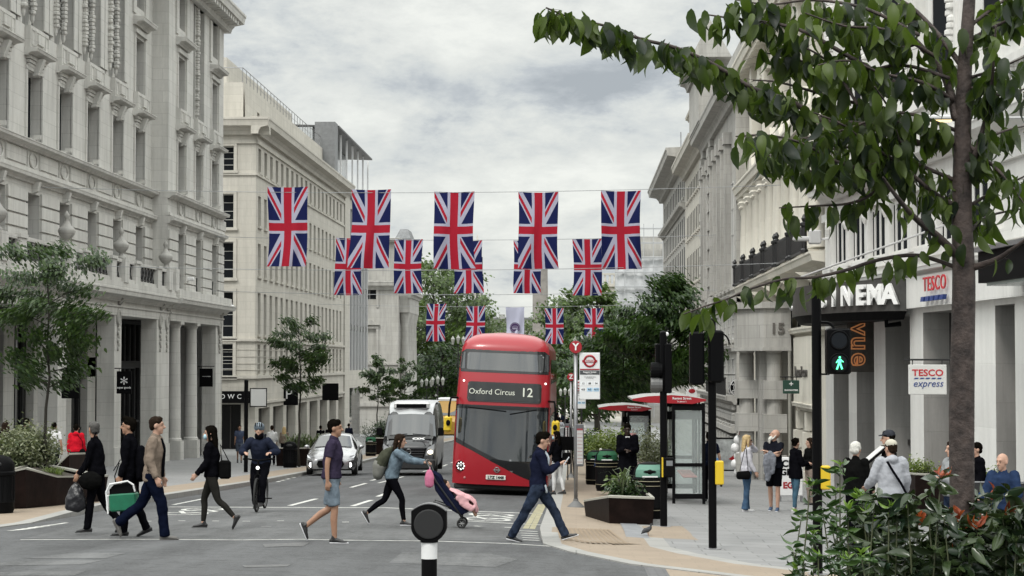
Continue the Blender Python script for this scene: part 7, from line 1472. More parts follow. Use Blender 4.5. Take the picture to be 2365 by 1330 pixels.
# --- left pavement
person(at(175, 1112), 1.68, 95, 'person in bright red hooded jacket and navy trousers walking away, seen from behind', top=RD, hood=True, hair='short', bottom=NV, legs=((14, 6), (-10, 26)), foot_pitch=(0, 35), fat=1.15, loose=1.2, arms=(('a', 6, 12, 14), ('a', 6, 12, 20)), sole=sole_w)
p = gp_(126, 61); person(p, 1.74, 85, 'man in white T-shirt walking away beside the red jacket, seen from behind', top=WT, sleeve='short', hair='short', hairm=H_bl, skin=skinB, bottom=K, arms=(('a', 0, 14, 10), ('a', -10, 16, 14)))
p = gp_(14, 50); person(p, 1.70, 80, 'person with long dark hair and dark coat at the far left edge', hair='long', hairm=H_br, top=K, loose=1.3, top_len=.2)
p = gp_(62, 56); person(p, 1.84, 80, 'tall dark haired person in black behind the variegated bush', hair='short', top=K, loose=1.2)
FA_ = dict(far=True, vox=.02)
person(at(553, 1069), 1.76, -80, 'man in blue shirt and shorts walking towards the camera on the left pavement', top=cloth('shirt_slate_blue', (.06, .075, .12)), sleeve='short', bottom=cloth('shorts_slate', (.08, .095, .13)), bot='shorts', legs=((12, 6), (-8, 20)), foot_pitch=(0, 25), skin=skinB, hairm=H_br, **FA_)
person(gp_(629, 88), 1.76, 100, 'man in white shirt and black trousers walking away behind the cyclist', top=WT, hair='crop', hairm=H_br, sleeve='roll', legs=((8, 4), (-10, 12)), **FA_)
person(gp_(607, 92), 1.62, 90, 'dark clothed person just left of the man in the white shirt', top=SG, **FA_)
person(gp_(657, 96), 1.66, 95, 'fair haired person behind the planter on the left pavement', hair='long', hairm=H_bd, top=TN, **FA_)
for px, Y, H_, lab, tp in ((741, 105, 1.66, 'dark clothed person standing before the limestone shops, left of the pair', K), (762, 104, 1.72, 'dark hooded person before the limestone shops, right of the pair', K), (806, 118, 1.7, 'dark figure beyond the silver car roof', NV), (880, 128, 1.72, 'person in black left of the van, far pavement', K), (868, 132, 1.6, 'person in pale blue top far down the left pavement', LB_)):
    person(gp_(px, Y), H_, 80, lab, top=tp, loose=1.2, **FA_)
for i, (px, Y, H_, lab, tp) in enumerate(((1290, 250, 1.72, 'tiny far walker nearest the bus side', K), (1299, 262, 1.76, 'tiny far walker in dark clothes, second from the bus', NV), (1309, 240, 1.7, 'tiny far walker by the far lamp column', K), (1286, 285, 1.7, 'tiny figure on the far pale plaza', K), (1302, 300, 1.7, 'tiny figure on the plaza, farthest away', SG), (1445, 112, 1.7, 'dark figure of the far crowd behind the nearer shelter, left', K), (1462, 116, 1.7, 'figure in red of the far crowd behind the shelter', RD), (1471, 110, 1.68, 'figure in pale top of the far crowd behind the shelter', GY), (1436, 120, 1.7, 'figure in blue of the far crowd behind the shelter', BL))):
    person(gp_(px, Y), H_, 90 if i % 2 else -90, lab, top=tp, legs=((12, 5), (-12, 10)), **FA_)
p = Vector((X(1296, 205), 205, gz(-1, 205))); t = person(p, 1.72, -90, 'distant cyclist on the road right of the bus', legs=((40, 50), (30, 50)), lean=20, arms=(('t', (.4, .2, .2)), ('t', (.4, -.2, .2))), top=GY, **FA_); t.location.z += .25
tb_ = thing('bicycle', (p.x, p.y - .4, p.z), 'distant bicycle under the far cyclist', 'bicycle'); m = MB(); m.torus((0, 0, .34), .32, .02, 'x', 16, 5); m.build('wheel', rubber, tb_); m = MB(); m.torus((0, 1.0, .34), .32, .02, 'x', 16, 5); m.build('wheel', rubber, tb_); m = MB(); m.tube([(0, 0, .34), (0, .15, .9), (0, .7, .75), (0, 1, .34)], .02, 5); m.tube([(-.28, .1, 1), (.28, .1, 1)], .02, 5); m.build('frame', satin, tb_)
p = Vector((X(1389, 58), 58, pz(.8, 58))); person(p, 1.2, -100, 'small person in blue bending beside the recycling bins', top=BL, hairm=H_wh, lean=25, **FA_)
# --- what they carry
def hang_bag(t, i, lab, name, w, h, m_, off=(0, 0, 0), cat='bag', rz=0):
    p = wrist(t, i, off); b = thing(name, p - Vector((0, 0, h + .12)), lab, cat, rz=rz); m = MB(); m.ctube([(0, 0, .05), (0, 0, h * .45), (0, 0, h * .8), (0, 0, h)], [(w * .5, w * .22), (w * .46, w * .25), (w * .3, w * .16), (w * .12, w * .06)], 12, lat=(1, 0, 0)); o = m.build('bag_body', m_, b); blend(o, .014, .05); m = MB(); m.tube([(-.02, 0, h), (-.03, 0, h + .1), (.03, 0, h + .1), (.02, 0, h)], .008, 5); m.build('handle', m_, b); return b
plast = mat('black_plastic_bag', (.012, .012, .015), .3, bump=.6, bs=14)
hang_bag(w1, 0, 'black plastic carrier bag held low by the leftmost man on the crossing', 'carrier_bag', .34, .42, plast, (.06, -.06, -.02))
b = thing('shoulder_bag', wrist(w1, 0) + Vector((.20, -.06, -.10)), 'round black leather bag at the hip of the leftmost walking man', 'bag'); m = MB(); m.ball((0, 0, 0), (.19, .10, .15), 12); blend(m.build('bag_body', LG, b), .014, .03); m = MB(); m.tube([(-.12, 0, .12), (-.05, .04, .45), (.06, .08, .75)], .012, 5); m.build('strap', K, b)
# green crate with the white framed black handle
c = wrist(w2, 0); g = thing('green_crate', (X(291, c.y - .14), c.y - .14, c.z - .50), 'green folding crate with white rim carried by the young man in black', 'crate'); gm_ = mat('crate_green', (.005, .13, .065), .45, var=.15, vs=9)
m = MB(); m.M = Matrix.Rotation(R(-4), 4, 'Y'); m.rbox(-.20, .20, -.13, .13, 0, .26, .02); m.build('box', gm_, g); m = MB(); m.M = Matrix.Rotation(R(-4), 4, 'Y'); m.extr([(-.19, .26), (.18, .26), (.17, .36), (.12, .40), (-.12, .40), (-.19, .33)], 1, -.10, .10); m.build('black_lid', satin, g)
m = MB(); m.M = Matrix.Rotation(R(-4), 4, 'Y'); m.tube([(-.22, -.14, -.02), (-.23, -.14, .3), (-.17, -.14, .41), (.10, -.14, .44), (.18, -.14, .38), (.2, -.14, .28)], .014, 6); m.build('white_handle', white, g); m = MB(); m.rbox(-.26, -.2, -.1, .1, .0, .24, .02); m.build('white_side', white, g)
b = thing('backpack', Vector(w2.location) + Vector((.17, -.05, 1.12)), 'black backpack with dangling straps on the young man with the crate', 'backpack'); m = MB(); m.ctube([(0, 0, -.22), (.02, 0, 0), (0, 0, .2)], [(.14, .08), (.15, .10), (.11, .06)], 10, lat=(0, 1, 0)); blend(m.build('pack', K, b), .015, .02); m = MB(); m.tube([(-.3, -.12, -.0), (-.36, -.15, -.2), (-.33, -.14, -.4), (-.27, -.13, -.45)], .009, 5); m.tube([(-.28, -.12, .05), (-.38, -.15, -.12)], .007, 5); m.build('strap', K, b)
b = thing('shoulder_bag', Vector(w4.location) + Vector((.22, -.08, .98)), 'black leather tote behind the masked woman in black', 'bag'); m = MB(); m.rbox(-.09, .10, -.06, .06, -.16, .14, .03); m.build('bag_body', LG, b); m = MB(); m.tube([(-.05, 0, .14), (-.08, .02, .4), (.06, 0, .14)], .01, 5); m.build('strap', LG, b)
b = thing('backpack', Vector(w7.location) + Vector((-.13, 0, 1.10)), 'olive and grey backpack on the woman with the pushchair', 'backpack'); m = MB(); m.M = Matrix.Rotation(R(26), 4, 'Y'); m.ctube([(0, 0, -.24), (-.04, 0, -.08), (-.02, 0, .12), (.01, 0, .24)], [(.15, .09), (.16, .12), (.14, .10), (.09, .05)], 12, lat=(0, 1, 0)); blend(m.build('pack', cloth('olive_canvas', (.055, .058, .042), .3), b), .014, .02); m = MB(); m.M = Matrix.Rotation(R(26), 4, 'Y'); m.ctube([(-.0, 0, -.25), (-.045, 0, -.10)], [(.155, .095), (.166, .126)], 12, lat=(0, 1, 0)); m.build('grey_pocket', cloth('grey_canvas', (.17, .17, .155), .2), b, smooth=True)
b = thing('mobile_phone', wrist(w8, 1) + Vector((.10, -.01, .04)), 'pale phone held up by the man in the navy blazer', 'phone'); m = MB(); m.M = Matrix.Rotation(R(35), 4, 'Y'); m.rbox(-.008, .008, -.035, .035, -.07, .08, .004); m.build('case', mat('phone_pale', (.5, .52, .55), .3), b)
p = at(1725, 1181); b = thing('shoulder_bag', Vector((X(1716, p.y - .25), p.y - .25, p.z + .80)), 'black handbag hanging at the hip of the blonde woman', 'bag'); m = MB(); m.ctube([(-.11, 0, 0), (.11, 0, .01)], [(.05, .09), (.05, .10)], 10, lat=(0, 1, 0)); m.build('bag_body', LG, b, smooth=True); m = MB(); m.tube([(-.08, 0, .1), (.04, .02, .6)], .008, 5); m.tube([(.1, 0, .1), (.06, .02, .6)], .008, 5); m.build('strap', LG, b)
b = thing('jacket', Vector((X(1772, wb.location.y - .32), wb.location.y - .32, wb.location.z + 1.18)), 'grey jacket draped over the folded arms of the bearded man', 'jacket'); m = MB(); m.ctube([(.0, 0, .06), (-.02, -.02, -.12), (.0, 0, -.3), (-.02, 0, -.48)], [(.09, .05), (.10, .06), (.08, .05), (.06, .03)], 12, lat=(1, 0, 0)); m.ctube([(.05, 0, .12), (.12, -.02, .0), (.1, 0, -.3)], [(.06, .05), (.08, .05), (.05, .04)], 10, lat=(1, 0, 0)); blend(m.build('jacket_cloth', cloth('jacket_grey', (.20, .21, .24), .4), b), .014, .05)
p = at(1286, 1142); b = thing('shoulder_bag', Vector((p.x + .26, p.y - .05, p.z + .92)), 'black tote bag on the shoulder of the woman in white trousers', 'bag'); m = MB(); m.rbox(-.1, .1, -.05, .05, -.15, .15, .03); m.build('bag_body', LG, b); m = MB(); m.tube([(-.06, 0, .14), (-.12, 0, .42), (.06, 0, .14)], .01, 5); m.build('strap', LG, b)
p = at(175, 1112); b = thing('shoulder_bag', Vector((p.x + .24, p.y - .2, p.z + .85)), 'small black bag slung on the person in the red jacket', 'bag'); m = MB(); m.ball((0, 0, 0), (.10, .06, .13), 10); m.build('bag_body', LG, b, smooth=True); m = MB(); m.tube([(.02, 0, .1), (-.02, .05, .35), (-.25, .1, .62)], .01, 5); m.build('strap', K, b)
# --- pushchair with child
wv = w7.location; hx = (wrist(w7, 0) + wrist(w7, 1)) / 2; p = G(1068, 1216); py_ = wv.y
fx = X(1068, py_); g0 = gz(fx, py_) + .005; t = thing('pushchair', (fx, py_, g0), 'navy pushchair with black wheels pushed by the woman in denim', 'pushchair')
hx = hx - t.location; hx.x += .06
fr = mat('pushchair_frame', (.014, .014, .015), .35); nvy = cloth('pushchair_navy', (.010, .012, .028), .2)
for s in (-.21, .21):
    m = MB(); m.tube([(hx.x, s, hx.z + .02), (-.44, s, .80), (-.16, s, .42), (.0, s, .2)], .016, 8); m.tube([(-.60, s, .16), (-.48, s, .46), (-.2, s, .36)], .014, 6); m.tube([(0, s, .09), (-.01, s, .2), (-.10, s, .34)], .014, 6); m.build('frame', fr, t, smooth=True)
    for xx, r in ((0, .085), (-.58, .095)):
        m = MB(); m.torus((xx, s * 1.05, r), r - .018, .018, 'y', 20, 8); w_ = m.build('wheel', rubber, t, smooth=True); m = MB()
        for k in range(6): a = R(60 * k); m.tube([(xx, s * 1.05, r), (xx + (r - .02) * math.cos(a), s * 1.05, r + (r - .02) * math.sin(a))], .006, 4)
        m.ball((xx, s * 1.05, r), (.02, .015, .02), 8); m.build('rim', mat('wheel_grey', (.25, .25, .25), .4), w_)
m = MB(); m.tube([(hx.x, -.22, hx.z + .02), (hx.x - .02, 0, hx.z + .03), (hx.x, .22, hx.z + .02)], .018, 8); m.build('handle', fr, t, smooth=True)
m = MB(); m.extr([(-.50, .86), (-.42, .93), (-.10, .50), (.10, .36), (.12, .28), (-.02, .22), (-.25, .36), (-.46, .66)], 1, -.2, .2); blend(m.build('seat', nvy, t), .016, .012)
m = MB(); m.ctube([(-.50, 0, .95), (-.40, 0, .88), (-.34, 0, .78)], [(.20, .03), (.215, .045), (.21, .03)], 10, lat=(0, 1, 0)); m.build('canopy', nvy, t, smooth=True)
m = MB(); m.tube([(-.12, -.2, .5), (-.10, 0, .53), (-.12, .2, .5)], .02, 8); m.build('bumper_bar', fr, t, smooth=True)
ch = thing('person', (t.location.x - .13, py_, g0 + .36), 'small child reclining in the pushchair under a pink blanket', 'person'); m = MB(); m.ctube([(.1, 0, .02), (-.05, 0, .12), (-.14, 0, .24), (-.16, 0, .30)], [(.09, .07), (.10, .08), (.08, .06), (.04, .04)], 10, lat=(0, 1, 0)); m.ball((-.17, 0, .37), (.085, .075, .088), 12); m.ball((-.12, 0, .34), (.05, .05, .05), 10); m.ball((-.085, 0, .355), (.012, .01, .012), 6)
for s in (-.1, .1): m.ctube([(-.13, s, .26), (-.04, s * 1.2, .14), (.06, s * .9, .13)], [.032, .026, .02], 8); m.ctube([(.08, s * .6, .03), (.26, s * .6, .06), (.36, s * .6, -.14)], [.05, .042, .03], 8)
blend(m.build('body', skinA, ch), .011); m = MB(); m.ball((-.195, 0, .39), (.092, .085, .085), 10); blend(m.build('hair', H_br, ch), .010, .012, tex2); m = MB(); m.ctube([(-.02, 0, .1), (-.15, 0, .28)], [(.11, .09), (.09, .07)], 10, lat=(0, 1, 0))
for s in (-.1, .1): m.ctube([(-.13, s, .26), (-.04, s * 1.2, .15)], [.042, .036], 8)
blend(m.build('top', cloth('child_blue', (.22, .28, .33)), ch), .012, .008)
bk = thing('blanket', (t.location.x - .04, py_, g0 + .44), 'pink blanket spread over the child in the pushchair', 'blanket'); bk.scale = (1.18, 1.05, 1.15); m = MB(); m.ctube([(-.13, 0, .18), (.0, 0, .12), (.12, 0, .07), (.22, 0, -.02), (.24, 0, -.14)], [(.17, .03), (.23, .035), (.24, .03), (.22, .025), (.20, .02)], 14, lat=(0, 1, 0)); m.ctube([(.02, -.2, .1), (.1, -.22, -.03), (.2, -.22, -.1)], [(.03, .08), (.02, .07), (.02, .05)], 8, lat=(0, 1, 0)); blend(m.build('blanket_cloth', cloth('pink_fleece', (.56, .32, .34), .12), bk), .012, .05)
b = thing('small_backpack', (hx.x + t.location.x + .05, py_ - .24, g0 + hx.z - .27), 'small pink child backpack hanging from the pushchair handle', 'bag'); m = MB(); m.ctube([(0, 0, -.11), (0, 0, .02), (0, 0, .12)], [(.08, .05), (.085, .06), (.05, .035)], 12, lat=(1, 0, 0)); blend(m.build('pack', cloth('pink_bag', (.50, .16, .26), .15), b), .012, .01); m = MB(); m.tube([(0, 0, .1), (.01, .02, .2)], .008, 5); m.build('strap', cloth('pink_strap', (.6, .3, .4)), b)
# ---------------------------------------------------------------- trees and plants
bark = mat('bark_grey', (.085, .07, .06), .85, var=.45, vs=18, bump=.6, bs=30); bark2 = mat('bark_dark', (.03, .026, .02), .85, var=.3, vs=12)
def leafcloud(name, C, N, size, m_, parent, seed=0, droop=.5, flat=.6, asp=.5):
    """C: centres (n,3); one folded leaf per centre as two triangles each side of the rib"""
    rng = np.random.default_rng(seed); n = len(C); C = np.asarray(C, float)
    az = rng.uniform(0, 2 * np.pi, n); el = -np.abs(rng.normal(droop, .35, n)); L = size * rng.uniform(.7, 1.25, n)[:, None]
    d = np.stack([np.cos(az) * np.cos(el), np.sin(az) * np.cos(el), np.sin(el)], 1)
    if N is not None: d = d * .75 + np.asarray(N) * .5; d /= np.linalg.norm(d, axis=1)[:, None]
    r = rng.normal(0, 1, (n, 3)); s = np.cross(d, r * .6 + np.array([0, 0, 1.4])); s /= np.linalg.norm(s, axis=1)[:, None]; nn = np.cross(s, d)
    w = asp * .5
    V = np.stack([C, C + d * L * .35 + s * L * w + nn * L * .07, C + d * L * .72 + s * L * w * .7 + nn * L * .03 - np.array([0, 0, 1]) * L * .05, C + d * L - np.array([0, 0, 1]) * L * .16, C + d * L * .72 - s * L * w * .7 + nn * L * .03 - np.array([0, 0, 1]) * L * .05, C + d * L * .35 - s * L * w + nn * L * .07], 1).reshape(-1, 3)
    b = np.arange(n)[:, None] * 6; Fq = np.concatenate([b + np.array([[0, 1, 2, 3]]), b + np.array([[0, 3, 4, 5]])], 0)
    me = bpy.data.meshes.new(name); me.vertices.add(len(V)); me.vertices.foreach_set('co', V.ravel()); nf = len(Fq); me.loops.add(nf * 4); me.loops.foreach_set('vertex_index', Fq.ravel()); me.polygons.add(nf); me.polygons.foreach_set('loop_start', np.arange(nf) * 4); me.polygons.foreach_set('loop_total', np.full(nf, 4)); me.update(calc_edges=True); me.materials.append(m_)
    o = bpy.data.objects.new(name, me); sc.collection.objects.link(o); o.parent = parent; return o
def tree(loc, H, r, z0, lab, m_, nleaf, lsize, seed=0, trunk_r=.05, limbs=18, shape='cone', group=None, bk=bark2, per=4, spread=.13, asp=.5, droopy=.5):
    rnd = random.Random(seed); t = thing('tree', loc, lab, 'tree', group=group); tm = MB(); P = [(0, 0, 0)]; k = 8
    for i in range(1, k + 1): P.append((rnd.gauss(0, .03) * H / 5, rnd.gauss(0, .03) * H / 5, H * .96 * i / k))
    tm.tube(P, [trunk_r * (1 - .8 * i / k) for i in range(k + 1)], 8); tm.build('trunk', bk, t, smooth=True)
    bmn = MB(); C = []
    def prof(u): 
        if shape == 'cone': return (1 - u) ** .75 * (.55 + .45 * min(1, u * 5)) + .10
        if shape == 'oval': return math.sin(math.pi * min(.97, max(.05, u * .9 + .08))) ** .6
        return 1
    for i in range(limbs):
        u = (i + .3 * rnd.random()) / limbs; z = z0 + (H * .97 - z0) * u; a = i * 2.4 + rnd.uniform(-.5, .5); L = r * prof(u) * rnd.uniform(.6, 1.18); rise = rnd.uniform(.05, .5) * L * (1 if u < .7 else 1.3)
        A = Vector((0, 0, z)); B = A + Vector((math.cos(a) * L * .5, math.sin(a) * L * .5, rise * .7)); E = A + Vector((math.cos(a + .15) * L, math.sin(a + .15) * L, rise + rnd.uniform(-.1, .06) * L)); bmn.tube([A, B, E], [trunk_r * .38 * (1 - u * .5), trunk_r * .2, trunk_r * .06], 5)
        for j in range(per):
            f = rnd.uniform(.25, 1.0); S_ = (A.lerp(B, f * 2) if f < .5 else B.lerp(E, f * 2 - 1)); tl = L * rnd.uniform(.18, .42); aa = a + rnd.choice((-1, 1)) * rnd.uniform(.4, 1.3); Te = S_ + Vector((math.cos(aa) * tl, math.sin(aa) * tl, rnd.uniform(-.1, .35) * tl)); bmn.tube([S_, Te], [trunk_r * .1, trunk_r * .04], 3)
            C.append((S_, Te))
        C.append((B, E)); C.append((B.lerp(E, .5), E))
    bmn.build('branches', bk, t); rng = np.random.default_rng(seed); c = []
    w = np.array([(b - a).length + .05 for a, b in C]); w /= w.sum(); idx = rng.choice(len(C), nleaf, p=w); tt = rng.uniform(0, 1.05, nleaf) ** .75
    A_ = np.array([C[i][0] for i in idx]); B_ = np.array([C[i][1] for i in idx]); c = A_ + (B_ - A_) * tt[:, None] + rng.normal(0, spread, (nleaf, 3)) * np.array([1, 1, .75])
    leafcloud('crown', c, None, lsize, m_, t, seed, droopy, asp=asp); return t
Lg = leafmat('leaf_cherry', (.009, .026, .010), (.045, .085, .018), .25); Lg2 = leafmat('leaf_street', (.012, .030, .012), (.050, .085, .022), .25); Lp = leafmat('leaf_plane', (.022, .042, .012), (.085, .135, .03), .25, vs=.25); Lp2 = leafmat('leaf_plane_light', (.03, .055, .015), (.09, .13, .035), .25, vs=.25)
def tp(px, Y, left=None): x = X(px, Y); return Vector((x, Y, pz(x, Y)))
p = tp(108, 41); zt = W(108, 562, 41).z - p.z; tree(p, zt, 1.25, W(0, 900, 41).z - p.z, 'young tree with drooping green leaves rising from the large left planter', Lg2, 7000, .11, 3, .045, 26, 'oval', per=5, spread=.13)
p = tp(692, 84); zt = W(0, 740, 84).z - p.z; tree(p, zt, 1.5, W(0, 905, 84).z - p.z, 'young pavement tree in front of the limestone building', Lg2, 4200, .15, 5, .06, 22, 'oval', spread=.13)
p = tp(872, 128); zt = W(0, 817, 128).z - p.z; tree(p, zt, 1.35, W(0, 930, 128).z - p.z, 'farther young tree before the portico building, left of two', Lg2, 2200, .2, 7, .06, 18, 'cone')
p = tp(936, 140); zt = W(0, 828, 140).z - p.z; tree(p, zt, 1.7, W(0, 935, 140).z - p.z, 'farther young tree above the van, right of two', Lg2, 2400, .2, 8, .06, 18, 'cone')
p = tp(1545, 64); zt = W(0, 632, 64).z - p.z; tree(p, zt, 2.0, W(0, 900, 64).z - p.z, 'tall dense dark tree behind the bus shelters on the right', Lg, 11500, .17, 9, .08, 40, 'cone', per=7, spread=.15)
p = tp(1440, 80); zt = W(0, 745, 80).z - p.z; tree(p, zt, 1.9, W(0, 930, 80).z - p.z, 'shorter dark tree left of the tall one behind the shelters', Lg, 7500, .18, 10, .08, 30, 'oval', per=7, spread=.17)
p = tp(1385, 98); zt = W(0, 800, 98).z - p.z; tree(p, zt, 1.4, W(0, 930, 98).z - p.z, 'small dark tree just right of the bus stop poles', Lg, 3500, .18, 11, .06, 20, 'oval', per=5, spread=.17)
# far plane trees closing the street
def big(px, Y, ytop, w, lab, m_, sd, n=5200, ls=.55):
    x = X(px, Y); zg = gz(x, Y); H = W(px, ytop, Y).z - zg; tree(Vector((x, Y, zg)), H, w, H * .16, lab, m_, n, ls, sd, .35, 40, 'oval', 'mature trees closing the far end of the street', bark2, 6, w * .11, asp=.75)
for k, a in enumerate(((958, 290, 690, 5.0, 'mature yellow green tree beside the portico at the end of the street', Lp2), (1000, 300, 596, 6.5, 'tallest mature tree left of the far street, behind the far flags', Lp), (1055, 310, 610, 6.0, 'mature dark tree just left of the distant tower', Lp), (1085, 330, 700, 5.5, 'lower mature tree behind the bus roof, left side', Lp), (1150, 520, 742, 8, 'pale green far tree behind the lilac banner, left', Lp2), (1210, 530, 748, 9, 'pale green far tree behind the lilac banner, right', Lp2),
        (1300, 300, 700, 5.0, 'mature tree right of the monument column, behind the far flags', Lp), (1345, 290, 665, 6.0, 'mature tree below the pale terrace on the right', Lp), (1378, 280, 655, 4.2, 'mature tree in front of the scaffolding', Lp), (1440, 270, 740, 5, 'dark mature tree at the foot of the scaffolding', Lg))): big(*a, sd=40 + k)
for k, (px, Y, yt, lab) in enumerate(((1020, 240, 800, 'dark lower tree nearer than the mature trees on the left'), (1070, 255, 820, 'dark lower tree directly behind the bus, left side'), (1285, 340, 860, 'low dark tree at the far end right of the bus'), (1330, 250, 800, 'dark lower tree nearer than the mature trees on the right'), (1378, 235, 830, 'dark lower tree behind the small kerbside tree'))): big(px, Y, yt, 3.8, lab, Lg, 70 + k, 2600, .45)
# shrubs
def shrub(loc, rx, ry, h, lab, m_, n, ls, sd, spiky=False, group=None, stems=14):
    t = thing('shrub', loc, lab, 'shrub', group=group); rnd = random.Random(sd); rng = np.random.default_rng(sd); m = MB(); S = []
    for i in range(stems):
        a = rnd.uniform(0, 6.28); q = rnd.uniform(.2, 1); hh = h * rnd.uniform(.5, 1.05) * (1 - .3 * q); e = Vector((math.cos(a) * rx * q, math.sin(a) * ry * q, hh)); b = Vector((e.x * .35, e.y * .35, 0)); m.tube([b, b.lerp(e, .5) + Vector((0, 0, .05)), e], [.012, .008, .003], 4); S.append((b, e))
    m.build('stems', bark2, t)
    if spiky:
        m = MB()
        for i in range(n):
            a = rnd.uniform(0, 6.28); l = h * rnd.uniform(.6, 1.2); w = ls * .12; o = Vector((rnd.uniform(-rx, rx) * .6, rnd.uniform(-ry, ry) * .6, 0)); d = Vector((math.cos(a), math.sin(a), 0)); s = Vector((-d.y, d.x, 0)) * w; P = [o, o + d * l * .15 + Vector((0, 0, l * .5)), o + d * l * .4 + Vector((0, 0, l * .8)), o + d * l * .75 + Vector((0, 0, l * .75))]
            for p0, p1, k0, k1 in zip(P, P[1:], (1, .9, .6), (.9, .6, .05)): m.quad(p0 - s * k0, p0 + s * k0, p1 + s * k1, p1 - s * k1)
        m.build('leaves', m_, t); return t
    idx = rng.integers(0, len(S), n); tt = rng.uniform(.15, 1.05, n) ** .6; A = np.array([S[i][0] for i in idx]); B = np.array([S[i][1] for i in idx]); sp = min(rx, ry, h) * .22
    leafcloud('leaves', A + (B - A) * tt[:, None] + rng.normal(0, sp, (n, 3)), None, ls, m_, t, sd, .1, asp=.55); return t
Lvar = leafmat('leaf_variegated', (.055, .075, .035), (.26, .27, .18), .2, vs=4); Ldk = leafmat('leaf_evergreen', (.008, .022, .008), (.035, .065, .018), .12, .3); Lyl = leafmat('leaf_yellow_green', (.06, .10, .02), (.18, .22, .05), .25); Lgr = leafmat('grass_blade', (.05, .085, .02), (.14, .18, .04), .25)
c = pl2.location; shrub(Vector((X(62, c.y + 1.4), c.y + 1.3, c.z + .55)), .62, .8, 1.0, 'large rounded variegated cream and green bush in the far left planter', Lvar, 11000, .075, 1, stems=40)
shrub(Vector((X(96, c.y + 2.2), c.y + 2.2, c.z + .5)), .28, .4, .9, 'dark leaved shrub behind the variegated bush at the tree base', Ldk, 1200, .08, 2)
shrub(Vector((X(122, c.y + .2), c.y + .25, c.z + .42)), .25, .25, .34, 'bright fine grass tuft spilling over the corner of the left planter', Lgr, 260, .05, 3, True)
c = pl1.location; shrub(Vector((c.x - .02, c.y - .35, c.z + .4)), .36, .5, .36, 'low dark evergreen shrub in the wedge planter on the right', Ldk, 900, .075, 4); shrub(Vector((c.x - .15, c.y - .2, c.z + .4)), .2, .2, .55, 'pale whorled rhododendron like plant at the left of the wedge planter', leafmat('leaf_pale_whorl', (.05, .085, .025), (.17, .22, .08), .2, .3), 160, .12, 5); shrub(Vector((c.x, c.y - .5, c.z + .42)), .15, .15, .62, 'arching strappy leaves in the middle of the wedge planter', leafmat('leaf_strap', (.05, .08, .04), (.15, .18, .10), .2), 22, .16, 6, True)
c = pl4.location; shrub(Vector((c.x, c.y, c.z + .7)), 1.2, .8, .75, 'strappy green plants in the planter behind the black bin on the left', leafmat('leaf_strap', (.05, .08, .04), (.15, .18, .10), .2), 130, .25, 7, True); shrub(Vector((c.x + .7, c.y + .5, c.z + .6)), .9, .7, .6, 'loose olive shrub beside the strappy plants above the silver car', Lyl, 1000, .09, 8)
c = pl5.location; shrub(Vector((c.x, c.y, c.z + .8)), 1.3, 1.5, 1.1, 'rounded dark bush in the far planter left of the van', Ldk, 2600, .12, 9)
c = pl6.location; shrub(Vector((c.x, c.y, c.z + .9)), .6, .9, .35, 'low olive box shrub in the grey planter by the supermarket', Lyl, 1100, .06, 10)
c = pl7.location; shrub(Vector((c.x, c.y, c.z + .75)), .5, 1, .45, 'green box shrub in the black planter right of the trunk', Lyl, 1300, .06, 11)
c = pl8.location; shrub(Vector((c.x + .2, c.y, c.z + .55)), .75, 2.5, 1.35, 'feathery yellow green shrub beyond the recycling bins', Lyl, 3200, .11, 12); shrub(Vector((c.x - .6, c.y + 4, c.z + .5)), .7, 1.5, 1.1, 'mid green shrub left of the feathery yellow one', Lg2, 1800, .12, 13)
c = pl9.location; shrub(Vector((c.x, c.y, c.z + .5)), .65, 1.8, 1.35, 'airy small leaved bush seen through the bus shelter glass', leafmat('leaf_olive', (.05, .06, .03), (.15, .16, .09), .2), 3200, .07, 14)
# ---------------------------------------------------------------- nearest tree: traced limbs, hanging cherry leaves
YT = 10.0; t = thing('cherry_tree', (X(2225, YT), YT, gz(2, YT)), 'nearest tree on the right with smooth grey brown trunk and long branches of hanging leaves', 'tree'); base = t.location.copy()
trunk_m = mat('cherry_bark', (.055, .040, .035), .75, var=.55, vs=14, bump=.7, bs=26, col2=(.018, .012, .011))
def Q(px, py, d=0.0): return W(px, py, YT + d) - base
m = MB(); P = [Vector((0.0, 0, 0)), Q(2224, 1330), Q(2222, 1150), Q(2221, 950), Q(2224, 780), Q(2226, 640), Q(2222, 520), Q(2222, 400), Q(2224, 280), Q(2228, 160), Q(2236, 40), Q(2244, -80), Q(2255, -260)]
m.ctube(P, [.075, .066, .062, .064, .060, .058, .052, .047, .042, .037, .032, .028, .012], 16, sub=3); m.build('trunk', trunk_m, t, smooth=True)
